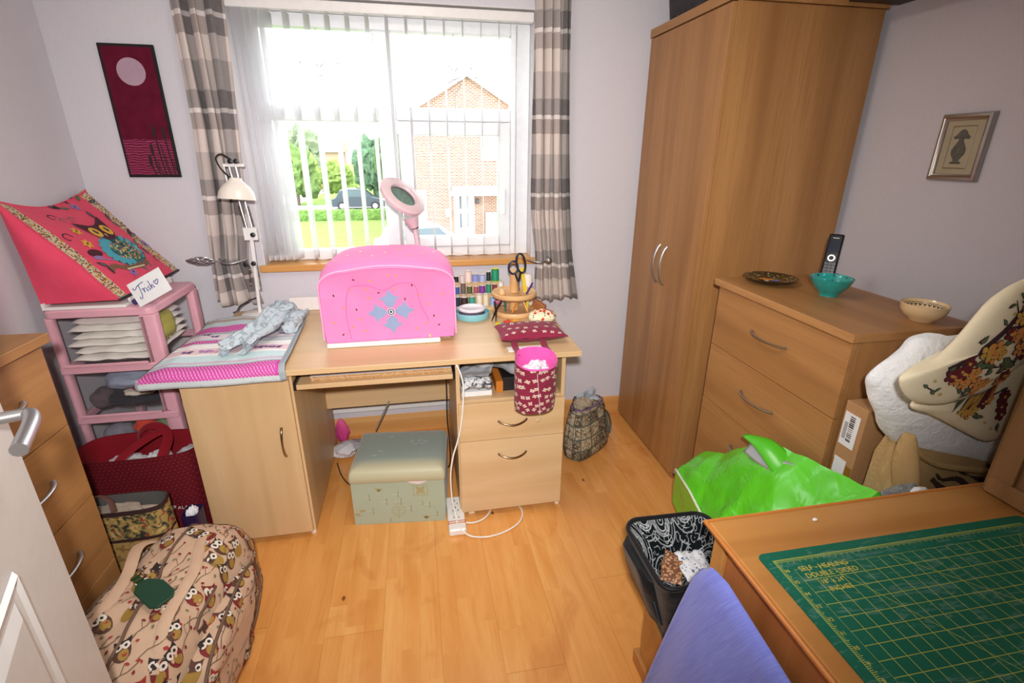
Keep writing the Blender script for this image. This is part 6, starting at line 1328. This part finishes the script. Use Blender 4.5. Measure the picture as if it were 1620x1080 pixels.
m = MB(); puff(m, [(1.084, .950), (1.081, .998), (1.136, 1.060), (1.175, 1.102), (1.252, 1.095), (1.444, 1.045), (1.62, .85), (1.60, .70), (1.541, .673), (1.442, .715), (1.37, .740), (1.206, .800), (1.109, .895)], .862, .985, nz=.013, fr=9, per=12)
wo = m.build('wadding', WAD, smooth=180)
tag(wo, 'puffy white polyester wadding heaped on the burlap bag', 'wadding')
# ---- floral upholstery fabric
fbr = thing('floral_fabric', (1.40, .84, .9), 'folded cream fabric printed with red, orange and green blossom branches, on the white wadding', 'fabric')
CRM = fabric('cream_upholstery', '#eadfc2', '#e0d3b2', fold=5, bs=.4)
FM = [CRM] + [flat('bloom_' + a, b, .8) for a, b in (('orange', '#d98f4a'), ('wine', '#6e1f26'), ('green', '#55694a'), ('bark', '#3a2226'), ('gold', '#cfa44c'), ('slate', '#3c4750'), ('spot', '#c9ab6a'))]
m = MB()
puff(m, [(1.098, .961), (1.165, .930), (1.289, .869), (1.358, .838), (1.403, .845), (1.425, .90), (1.44, .98), (1.40, 1.06), (1.26, 1.05), (1.16, 1.01)], .812, .858, nz=.004)
puff(m, [(1.000, 1.042), (1.008, 1.066), (1.078, 1.092), (1.124, 1.147), (1.162, 1.215), (1.198, 1.247), (1.25, 1.268), (1.38, 1.33), (1.52, 1.34), (1.50, 1.18), (1.38, 1.12), (1.321, 1.082), (1.244, 1.016), (1.184, .995), (1.119, .983), (1.046, 1.000)], .768, .822, nz=.004)
bvp = m.bvh(); X1, Z1_ = Vector((1, 0, 0)), Vector((0, 0, 1))
def FS(x, z, sh, s=1.0): m.stamp(bvp, (x, .74, z), X1, Z1_, sh, s * 1.22, .0018)
def bloom(x, z, s=1.0, k=1, c=5): FS(x, z, [(ell(.011 * cos(a), .011 * sin(a), .0085, .0075, 8, a), 4) for a in [i * 1.257 for i in range(5)]] + [(ell(.011 * cos(a), .011 * sin(a), .0070, .0060, 8, a), k) for a in [i * 1.257 for i in range(5)]] + [(ell(0, 0, .004, .004, 8), c)], s)
def branch(pts, w):
    P = [(p.x, p.y) for p in cr([(a, b, 0) for a, b in pts], 6)]
    for i in range(len(P) - 1): 
        ww = w * (1 - .6 * i / len(P)); cx, cz = P[i]; q = strokep([(0, 0), (P[i + 1][0] - cx, P[i + 1][1] - cz)], ww); FS(cx, cz, [(p, 4) for p in q])
branch([(1.085, 1.078), (1.12, 1.10), (1.155, 1.125), (1.185, 1.160), (1.215, 1.200), (1.24, 1.235), (1.27, 1.25)], .016); branch([(1.19, 1.165), (1.24, 1.175), (1.29, 1.20)], .007); branch([(1.13, 1.075), (1.18, 1.080), (1.23, 1.075)], .006); branch([(1.21, 1.20), (1.20, 1.225), (1.198, 1.235)], .004)
branch([(1.15, .975), (1.21, .965), (1.27, .975), (1.33, 1.0)], .007); branch([(1.32, 1.0), (1.335, .96), (1.36, .92)], .012); branch([(1.045, 1.035), (1.06, 1.028), (1.075, 1.020)], .003); branch([(1.10, 1.05), (1.14, 1.045), (1.18, 1.03)], .004)
for x, z, s_, k in ((1.098, 1.062, .8, 2), (1.112, 1.052, .8, 1), (1.125, 1.066, .8, 2), (1.14, 1.055, .8, 1), (1.152, 1.068, .7, 1), (1.118, 1.072, .7, 2), (1.135, 1.038, .7, 1), (1.165, 1.040, .8, 1), (1.178, 1.028, .8, 1), (1.19, 1.035, .7, 1), (1.175, 1.012, .7, 1), (1.165, 1.115, .9, 5), (1.182, 1.122, .9, 1), (1.178, 1.104, .8, 1), (1.196, 1.112, .8, 5), (1.24, 1.155, .9, 1), (1.255, 1.165, .9, 1), (1.262, 1.148, .8, 2), (1.235, 1.222, 1.0, 1), (1.25, 1.232, .9, 1), (1.275, 1.185, 1, 2), (1.22, .945, .9, 5), (1.232, .932, 1.1, 1), (1.245, .945, .9, 5), (1.27, .962, .7, 2), (1.33, .975, .9, 2), (1.335, .95, .9, 2), (1.345, .925, .9, 2), (1.285, .975, .7, 1)): bloom(x, z, s_, k)
for x, z, a, s_ in ((1.13, 1.035, -1.2, .8), (1.145, 1.025, -.5, .8), (1.155, 1.08, .3, .9), (1.17, 1.085, -.1, .8), (1.16, 1.10, -1.8, 1.1), (1.205, 1.085, -.2, 1.6), (1.195, 1.13, .4, 1), (1.21, 1.10, -.6, 1.2), (1.225, 1.145, -.3, 1.0), (1.05, 1.033, 2.6, .5), (1.06, 1.028, -.8, .6), (1.07, 1.022, .6, .5), (1.20, .955, -2.4, .8), (1.255, .935, -.9, .9), (1.265, .925, -.3, .7), (1.225, 1.235, 2.2, .8), (1.26, 1.245, .6, .8), (1.27, 1.13, -.5, 1.1), (1.35, .90, -1.4, .9), (1.19, 1.175, 2.4, .6)):
    FS(x, z, [(leafp(0, 0, .030, .014, a), 4), (leafp(.002 * cos(a), .002 * sin(a), .026, .010, a), 3)], s_)
for x, z in ((1.06, 1.05), (1.09, 1.012), (1.21, 1.04), (1.24, 1.07), (1.22, .90), (1.30, .90), (1.36, .87), (1.28, 1.10), (1.30, 1.14), (1.20, 1.20), (1.17, .96), (1.33, .88)): FS(x, z, [(ell(0, 0, .005, .004, 9), 7)])
rn = random.Random(21)
for x, z in ((1.14, 1.135), (1.10, 1.085), (1.215, 1.06), (1.25, 1.10), (1.29, 1.165), (1.245, 1.195), (1.20, 1.225), (1.285, 1.225), (1.185, 1.06), (1.30, 1.06), (1.25, 1.01), (1.145, .995)):
    a = rn.random() * 6; FS(x, z, [(leafp(0, 0, .026, .013, a), 4), (leafp(.002, 0, .022, .009, a), 3)], .8); FS(x + .012, z + .008, [(leafp(0, 0, .022, .011, a + 2.2), 4), (leafp(.001, 0, .019, .008, a + 2.2), 3 if rn.random() < .6 else 2)], .8)
for x, z, k in ((1.205, 1.155, 2), (1.222, 1.15, 1), (1.245, 1.118, 1), (1.262, 1.105, 2), (1.13, 1.09, 2), (1.295, 1.195, 2), (1.30, 1.215, 1), (1.31, 1.12, 1), (1.24, 1.05, 2), (1.255, 1.04, 1), (1.235, 1.035, 1), (1.22, 1.19, 5)): bloom(x, z, .8, k)
m.build('printed_fabric', FM, fbr, smooth=60)
m = MB(); puff(m, [(1.30, .99), (1.36, 1.04), (1.45, 1.08), (1.50, 1.05), (1.50, .92), (1.44, .88), (1.36, .93)], .845, .872, nz=.002); m.build('grey_green_lining', fabric('grey_green_cloth', '#8f9a8c', fold=6), fbr, smooth=60)

# ---- cutting mat
S_ = 0.0265; MX, MYT, MW, MH = .612, .656, 24.3 * .0262, 18.3 * .0262
mt = thing('cutting_mat', (MX + .02, MYT - .02, TBZ), 'green self-healing cutting mat with a yellow grid on the table', 'cutting mat')
gm2 = Mat('cutting_mat_grid'); x_, y_, z_ = gm2.sep(gm2.tc()); gx = x_ / .0262; gy = y_ / -.0262
def ln(e, w): 
    f = e.fr(); return (f.lt(w) + f.gt(1 - w)).mn(1.0)
inside = gx.gt(0.0) * gx.lt(22.6) * gy.gt(0.0) * gy.lt(16.6)
inner = gx.gt(1.0) * gy.gt(1.0) * gx.lt(22.0) * gy.lt(16.0)
grid = (ln(gx, .022) + ln(gy, .022)).mn(1.0) * inner
bord = inside * (1.0 - gx.gt(.05) * gy.gt(.05) * gx.lt(22.55) * gy.lt(16.55))
tick = inside * ((ln(gx * 8, .16) * (gy.lt(.28) + gy.lt(.42) * ln(gx * 2, .05)).mn(1.0)) + (ln(gy * 8, .16) * (gx.lt(.28) + gx.lt(.42) * ln(gy * 2, .05)).mn(1.0))).mn(1.0)
dg1 = ((gx - gy - 8.0) .abs().lt(.035) + (gx + gy - 22.0).abs().lt(.03) + (gx - gy * .577 - 3.0).abs().lt(.03)+ ((gx - 17.0) - gy * .1).abs().lt(.03)).mn(1.0) * inner
sc1 = gm2.noise(gm2.vec(x_ * 14, y_ * 60, 0.0), scale=1, detail=6, rough=.7, dist=1.5); sc2 = gm2.noise(gm2.vec(x_ * 3.0, y_ * 4.0, 2.0), scale=1, detail=2)
base = gm2.mix('#0c5a47', '#11614d', gm2.noise(scale=6)); base = gm2.mix(base, '#6f8f8a', sc1.gt(.56) * sc2.gt(.46) * .28)
c = gm2.mix(base, '#b3b548', ((grid + bord + tick + dg1 * .8).mn(1.0)) * .8)
m = MB(); ms_ = [(p.x, p.y) for p in rr(MX, MX + MW, MYT - MH, MYT, 0, .012, 5)]; m.prism(ms_, TBZ + .0006, TBZ + .0036, 'z', k=0)
mat_o = m.build('mat', [gm2.out(c, .5, spec=.3)], mt, smooth=0)
YEL = flat('yellow_mat_print', '#c6b648', .6)
for i, (txt, dx, sz) in enumerate((('SELF - HEALING', 0, .0150), ('DOUBLE - SIDED', .001, .0150), ('18" x 24"', .018, .0135), ('INCHES', .022, .0140))):
    text_mesh('lettering', txt, sz, Matrix.Translation((MX + .056 + dx, MYT - .052 - i * .0165, TBZ + .0039)), YEL, mt, extrude=.0001)
for i in range(1, 10): text_mesh('lettering', str(17 - i), .010, Matrix.Translation((MX + .026, MYT - .024 - i * .0262, TBZ + .0039)), YEL, mt, extrude=.0001)
for i in range(2, 12): text_mesh('lettering', str(i), .008, Matrix.Translation((MX + .018 + i * .0262, MYT - .040, TBZ + .0039)), YEL, mt, extrude=.0001) if False else None
m = MB(); crumple(m, (.800, .724, TBZ + .003), (.006, .004, .003), seed=1, sub=2); tag(m.build('lint', PAPER), 'tiny white scrap of lint on the table behind the mat', 'lint')

# ---- black bag with lace print lining
kb = thing('black_bag', (.70, .965, .24), 'open black bag with white lace-print lining standing on the low wood stand', 'bag')
BLK = fabric('black_leatherette', '#101114', '#17181b', rough=.45, fold=12, bs=.35); 
lm_ = Mat('lace_print_lining'); x_, y_, z_ = lm_.sep(lm_.tc()); vv = lm_.vec(x_ + z_ * .35, y_ + z_ * .25, 0.0)
d1 = lm_.voro(vv, scale=13, dim='2D'); d2 = lm_.voro(vv, scale=60, dim='2D'); n3 = lm_.noise(scale=30, detail=3, dist=1.0)
r1 = ((d1 * 60 + n3 * 3).sin()).gt(.72) * d1.lt(.42); r2 = ((d1 * 26 + n3 * 2).sin()).gt(.9); fl = ((d2 - .33).abs()).lt(.05) * d1.gt(.16) * n3.gt(.45)
LACE = lm_.out(lm_.mix('#0d1418', '#c9ced2', ((r1 * .8 + r2 * .6 + fl * .7).mn(1.0))), .7, spec=.2)
def kr(z, ins=0.0):
    t = (z - .24) / .26; x0, x1 = lerp(.610, .540, t) + ins, lerp(.790, .800, t) - ins; y0, y1 = lerp(.885, .835, t) + ins, lerp(1.050, 1.090, t) - ins
    ring = rr(x0, x1, y0, y1, z, max(.012, .04 - ins), 5); return [Vector((p.x, p.y, z + .006 * sin(p.y * 30 + p.x * 20) * t)) for p in ring]
m = MB(); m.loft([kr(.2402), kr(.26), kr(.33), kr(.40), kr(.46), kr(.50), kr(.504, .004), kr(.500, .010)], caps=False, k=0); b = m.add(kr(.2402)); m.face([b + i for i in range(len(kr(.3)))][::-1], k=0)
m.loft([kr(.500, .010), kr(.44, .012), kr(.36, .014), kr(.31, .020)], caps=False, k=1); b = m.add(kr(.31, .020)); m.face([b + i for i in range(len(kr(.3)))], k=1)
m.build('bag_body', [BLK, LACE], kb, smooth=50)
m = MB(); m.tube(kr(.502, .004), .007, 8, closed=True); m.build('rim_binding', BLK, kb, smooth=60)
# side pocket and front pocket
m = MB()
def pk(y, z, d): t = (z - .24) / .26; return Vector((lerp(.610, .540, t) - d, y, z))
m.loft([[pk(y, z, d * (1 if 0 < i < 5 else .2)) for i, (y) in enumerate((.90, .92, .96, 1.01, 1.05, 1.07))] + [pk(y, z, -.004) for y in (1.07, .90)] for z, d in ((.30, .006), (.32, .022), (.40, .026), (.455, .024), (.465, .004))]); m.build('side_pocket', BLK, kb, smooth=60)
m = MB(); m.loft([[Vector((x, lerp(.885, .835, (z - .24) / .26) - (d if 0 < i < 4 else .002), z)) for i, x in enumerate((.615, .64, .69, .75, .775))] + [Vector((x, lerp(.885, .835, (z - .24) / .26) + .004, z)) for x in (.775, .615)] for z, d in ((.255, .004), (.27, .014), (.36, .018), (.425, .016), (.435, .003))]); m.build('front_pocket', BLK, kb, smooth=60)
m = MB(); m.tube([(lerp(.605, .55, t) - .02, lerp(.87, .86, t) - .008 + .0, lerp(.28, .45, t)) for t in (0, .3, .6, 1)], .0012, 5); m.build('blue_stitching', flat('slate_blue_stitch', '#3c5a78', .7), kb)
def sw(nm, c, dims, rz, rx, mats, lab, T2=None):
    T = Matrix.Translation(c) @ Matrix.Rotation(rz, 4, 'Z') @ Matrix.Rotation(rx, 4, 'X'); m = MB(); sheetfold(m, -dims[0] / 2, dims[0] / 2, -dims[1] / 2, dims[1] / 2, 0, .012, seed=c[0] * 9, amp=.003, T=T); tag(m.build(nm, mats, smooth=60), lab, 'fabric packet', 'packets in the black bag')
f1 = Mat('ditsy_brown_swatch'); n_ = f1.voro(scale=140); F1 = f1.out(f1.mix('#b98f68', '#6f4630', n_.gt(.45)), .5); f2 = Mat('floral_white_swatch'); n_ = f2.noise(scale=110, detail=2, dist=1.0); F2 = f2.out(f2.mix('#d8dbe0', '#4a5a80', n_.gt(.62)), .5)
sw('fabric_packet', (.655, .985, .405), (.060, .105), radians(-35), .12, F1, 'brown speckled fabric packet in the open black bag'); sw('fabric_packet', (.715, .975, .410), (.085, .105), radians(-5), .05, F2, 'white fabric packet with a small blue print in the open black bag')

# ---- blue cloth
bc = Mat('blue_hatched_cloth'); u, v, _ = bc.sep(bc.tc('UV')); n1 = bc.noise(bc.vec(u * 90 + v * 30, v * 7, 0.0), scale=1, detail=5, rough=.7, dist=.8); n2 = bc.noise(scale=14, detail=3)
BLUE = bc.out(bc.mix(bc.mix('#4a55b0', '#8f98dc', n1), '#6b6fc4', n2 * .5), .85, bump=n1, bs=.25, bd=.002, spec=.1, sheen=.2)
def clf(u, v):
    ridge = Vector((.563, lerp(.748, .20, u), interp([(0, .655), (.06, .690), (.15, .700), (1, .64)], u)))
    y = lerp(ridge.y, lerp(.862, .16, u), v); z = lerp(ridge.z, .012, v); f = sin(u * 15 + 1.2) * .020 * v + sin(u * 31 + v * 2) * .006 * v
    x = .560 - .075 * v ** .8 + f + .012 * sin(u * 7) * v
    if v < .04: x += (.04 - v) * .25
    return Vector((min(x, .572), y, z))
m = MB(); m.grid(clf, 70, 50); tag(m.build('blue_cloth', BLUE, smooth=80, solid=.003), 'blue hatched cloth draped against the left side of the table', 'cloth')
m = MB(); crumple(m, (.543, .465, .635), (.014, .040, .030), seed=5, amp=.35, freq=2); tag(m.build('navy_cloth', fabric('navy_fringed', '#14193a', fold=25), smooth=40), 'small dark navy fringed cloth over the blue cloth at the table side', 'cloth')
# ================================================================= OUTSIDE THE WINDOW (ground 2.6 m below the room)
G0 = -2.6
lawnm = Mat('lawn_grass'); LAWN = lawnm.out(lawnm.mix('#5f7f3c', '#7c9650', lawnm.noise(scale=.8, detail=4)), .95, spec=.05)
ROAD = flat('pale_tarmac', '#a3a1a3', .95); PAVE = flat('pale_paving', '#b9b2ac', .95)
m = MB(); m.box(-120, 120, 3.5, 220, G0 - .4, G0); tag(m.build('garden_ground', LAWN, smooth=0), kind='structure')
m = MB(); m.box(-60, 60, 37.0, 44.5, G0 - .02, G0 + .02); tag(m.build('street', ROAD, smooth=0), kind='structure')
m = MB(); m.box(-1.6, 12, 8, 26.5, G0 - .02, G0 + .03); m.box(-60, 60, 35.9, 37.0, G0 - .02, G0 + .06); m.box(-16, -9.5, 46, 80, G0 - .02, G0 + .03); tag(m.build('driveway_paving', PAVE, smooth=0), kind='structure')
bm_ = Mat('orange_brick'); br_ = bm_.nt.nodes.new('ShaderNodeTexBrick'); x_, y_, z_ = bm_.sep(bm_.tc()); bm_.nt.links.new(bm_.vec(x_ + y_, z_, 0.0), br_.inputs['Vector'])
for k_, v_ in (('Scale', 1.0), ('Mortar Size', .016), ('Brick Width', .225), ('Row Height', .075)): br_.inputs[k_].default_value = v_
br_.inputs['Color1'].default_value = lin('#84492f'); br_.inputs['Color2'].default_value = lin('#a0694c'); br_.inputs['Mortar'].default_value = lin('#b9ada2')
BRICK = bm_.out(br_.outputs['Color'], .9, spec=.1); TILE = flat('grey_brown_roof_tile', '#8b8280', .9); WHT = flat('outside_white_trim', '#c9cacc', .6)
def gable(m, x0, x1, y0, y1, ze, za, cx): m.prism([(x0, G0), (x1, G0), (x1, ze), (cx, za), (x0, ze)], y0, y1, 'y')
hs = thing('brick_house', (2.9, 30, G0), 'orange brick house with a gable, white front door and grey porch roof across the drive', 'house')
m = MB(); gable(m, -.15, 5.75, 26.65, 35, 3.25, 4.95, 2.8); m.build('walls', BRICK, hs, smooth=0)
m = MB(); m.prism([(-.55, 3.02), (2.8, 4.98), (6.15, 3.02), (6.15, 3.2), (2.8, 5.18), (-.55, 3.2)], 26.4, 35.2, 'y'); m.build('roof', TILE, hs, smooth=0)
m = MB(); m.prism([(-.60, 2.90), (2.8, 4.90), (6.2, 2.90), (6.2, 3.06), (2.8, 5.06), (-.60, 3.06)], 26.30, 26.45, 'y'); m.build('barge_board', WHT, hs, smooth=0)
m = MB(); m.box(5.75, 12, 28.5, 35, G0, 2.6); m.build('side_wing', BRICK, hs, smooth=0)
m = MB(); m.box(1.85, 6.1, 25.6, 26.65, -.30, -.05); m.build('porch_roof', TILE, hs, smooth=0); m = MB(); m.box(1.80, 6.15, 25.52, 26.65, -.48, -.30); m.build('porch_fascia', WHT, hs, smooth=0)
for (x0, x1, z0, z1) in ((3.43, 5.1, 1.15, 2.32), (-.02, .62, -2.3, -.25)):
    m = MB(); frame_rect(m, x0, x1, z0, z1, x0 + .08, x1 - .08, z0 + .08, z1 - .08, 26.58, 26.66); m.box((x0 + x1) / 2 - .04, (x0 + x1) / 2 + .04, 26.58, 26.66, z0 + .08, z1 - .08); wo_ = m.build('window', WHT, hs, smooth=0)
    m = MB(); m.box(x0 + .08, x1 - .08, 26.62, 26.65, z0 + .08, z1 - .08); m.build('pane', flat('grey_window_pane', '#8f9a9c', .15), wo_, smooth=0)
m = MB(); m.box(2.0, 3.05, 26.56, 26.66, G0, -.42); d_ = m.build('front_door', WHT, hs, smooth=0)
for x in (2.28, 2.62):
    for z in (-2.15, -1.2): m = MB(); m.box(x, x + .10, 26.54, 26.56, z, z + .72); m.build('glazed_slot', flat('dark_door_glass', '#5d6468', .3), d_, smooth=0)
m = MB(); m.box(3.6, 4.6, 25.9, 26.5, G0, -1.35); m.build('side_gate', WHT, hs, smooth=0, bevel=.1)
m = MB(); m.box(1.55, 1.80, 26.5, 26.64, -1.6, -1.2); m.build('meter_box', WHT, hs, smooth=0)
m = MB(); m.box(3.15, 3.3, 26.4, 26.6, -.95, -.7); m.build('wall_lantern', flat('dark_lantern', '#4a4a4c', .5), hs, smooth=0)
def car(name, c, L, H, W, rz, col, lab):
    r = thing(name, (c[0], c[1], G0), lab, 'car', rz=rz); P = [(-L * .5, .25), (-L * .5, H * .52), (-L * .42, H * .60), (-L * .34, H * .93), (-L * .2, H), (L * .10, H * .99), (L * .26, H * .64), (L * .45, H * .54), (L * .5, H * .42), (L * .5, .25)]
    m = MB(); m.prism(P, -W / 2, W / 2, 'y'); m.build('body', flat('paint_' + name, col, .25, coat=.6), r, smooth=0, bevel=.06, world=False)
    for sg in (-1, 1): m = MB(); m.prism([(-L * .30, H * .62), (-L * .27, H * .90), (-L * .18, H * .93), (L * .08, H * .92), (L * .19, H * .64)], sg * (W / 2 + .005) - .01, sg * (W / 2 + .005) + .01, 'y'); m.build('side_window', flat('car_glass', '#5b6870', .1), r, smooth=0, world=False)
    m = MB(); m.box(-.02, .02, -W * .42, W * .42, 0, H * .33, T=Matrix.Translation((L * .19, 0, H * .64)) @ Matrix.Rotation(radians(-38), 4, 'Y')); m.build('windscreen', flat('car_glass', '#5b6870', .1), r, smooth=0, world=False)
    for x in (-L * .31, L * .31):
        for sg in (-1, 1):
            m = MB(); T = Matrix.Translation((x, sg * W * .47, .32)) @ Matrix.Rotation(pi / 2, 4, 'X'); m.lathe([(0, -.1), (.32, -.1), (.32, .1), (0, .1)], (0, 0, 0), 24, T=T); wl = m.build('wheel', flat('tyre_black', '#2c2c2e', .8), r, smooth=40, world=False)
            m = MB(); m.lathe([(0, -.11), (.19, -.11), (.19, .11), (0, .11)], (0, 0, 0), 16, T=T); m.build('hubcap', flat('hub_silver', '#c8cacc', .3, .6), wl, smooth=40, world=False)
    return r
car('hatchback_car', (-4.15, 41.2), 3.9, 1.55, 1.7, 0, '#3b4450', 'dark grey hatchback parked on the street beyond the hedge')
car('parked_car', (.35, 21.2), 3.9, 1.42, 1.7, radians(18), '#e6e8ea', 'white car parked on the drive in front of the brick house')
car('red_car', (-8.3, 61), 3.9, 1.5, 1.7, 0, '#a8323a', 'red car far down the street behind the dark hatchback')
HEDG = Mat('hedge_leaves'); nn_ = HEDG.noise(scale=3, detail=5); HEDGE = HEDG.out(HEDG.mix('#4b6b36', '#7b9853', nn_), .95, bump=nn_, bs=1.0, bd=.3, spec=.05)
def hedge(x0, x1, y, h, d, lab):
    m = MB(); m.grid(lambda u, v: Vector((lerp(x0, x1, u), y + d / 2 * cos(pi * v) * -1 + .12 * mnoise.noise(Vector((u * 60, v * 3, 1))), G0 + h * min(1, 2.2 * sin(pi * v)) + .10 * mnoise.noise(Vector((u * 70, v * 4, 5))))), 120, 12); tag(m.build('hedge', HEDGE, smooth=80), lab, 'hedge')
hedge(-14, -.9, 34.6, .62, .9, 'low clipped green hedge along the edge of the front lawn'); hedge(-40, -14.5, 72, 1.5, 1.2, 'long hedge across the street at the left'); 
def tree(x, y, h, r, c1, c2, lab, n=7):
    t_ = thing('street_tree', (x, y, G0), lab, 'tree', 'trees along the street'); m = MB(); m.tube([(x, y, G0), (x + .1, y, G0 + h * .3), (x, y, G0 + h * .6)], [r * .09, r * .07, r * .05], 8); m.build('trunk', flat('bark_brown', '#6e5d4e', .9), t_, smooth=60)
    lm2 = Mat('leaves_' + c1[1:]); nn_ = lm2.noise(scale=1.6, detail=6, rough=.7); LM = lm2.out(lm2.mix(c1, c2, nn_), .95, bump=nn_, bs=1.0, bd=.5, spec=.05); rn = random.Random(int(x * 10 + y)); m = MB()
    for i in range(n): a = i * 2.4; crumple(m, (x + r * .45 * cos(a), y + r * .3 * sin(a), G0 + h * (.35 + .42 * i / n)), (r * .62, r * .6, h * .24), seed=i + x, amp=.55, freq=2.2, sub=4)
    m.build('crown', LM, t_, smooth=60)
for x, y, h, r, c1, c2, lab in ((-9.4, 45, 4.9, 1.7, '#5d7d45', '#8ea564', 'rounded green tree at the left of the view through the window'), (-11.6, 58, 4.6, 1.8, '#7d9a4e', '#a2b76e', 'pale yellow-green tree far left beyond the street'), (-6.9, 50, 3.6, 1.5, '#748f4d', '#a5b867', 'small yellow-green tree behind the dark hatchback'),
        (-3.4, 46.5, 5.6, 1.5, '#4d6e52', '#7f9a7c', 'blue-green conifer-like tree behind the dark hatchback'), (-1.6, 44, 6.2, 1.3, '#47653f', '#748b60', 'tall dark green tree beside the brick house'), (-13.4, 70, 7.5, 2.6, '#6f8063', '#9aa48a', 'grey-green tree far off at the left'), (-5.6, 75, 5.5, 2.2, '#6a8a50', '#93a86d', 'distant green tree at the middle of the street')):
    tree(x, y, h, r, c1, c2, lab)
for x, y, lab in ((-17, 95, 'distant brick house with a brown roof at the far left'), (-2.0, 98, 'distant brick house with a brown roof at the middle of the street'),):
    h_ = thing('distant_house', (x, y, G0), lab, 'house'); m = MB(); gable(m, x - 5, x + 5, y, y + 8, 1.6, 1.6, x); m.build('walls', BRICK, h_, smooth=0); m = MB(); m.prism([(y - .5, 1.5), (y + 8.5, 1.5), (y + 4, 4.2)], x - 5.4, x + 5.4, 'x'); m.build('roof', flat('brown_roof_tile', '#a08474', .9), h_, smooth=0)
    m = MB(); m.box(x - 2.6, x - .4, y - .05, y + .02, -.6, .6); m.build('window', WHT, h_, smooth=0)
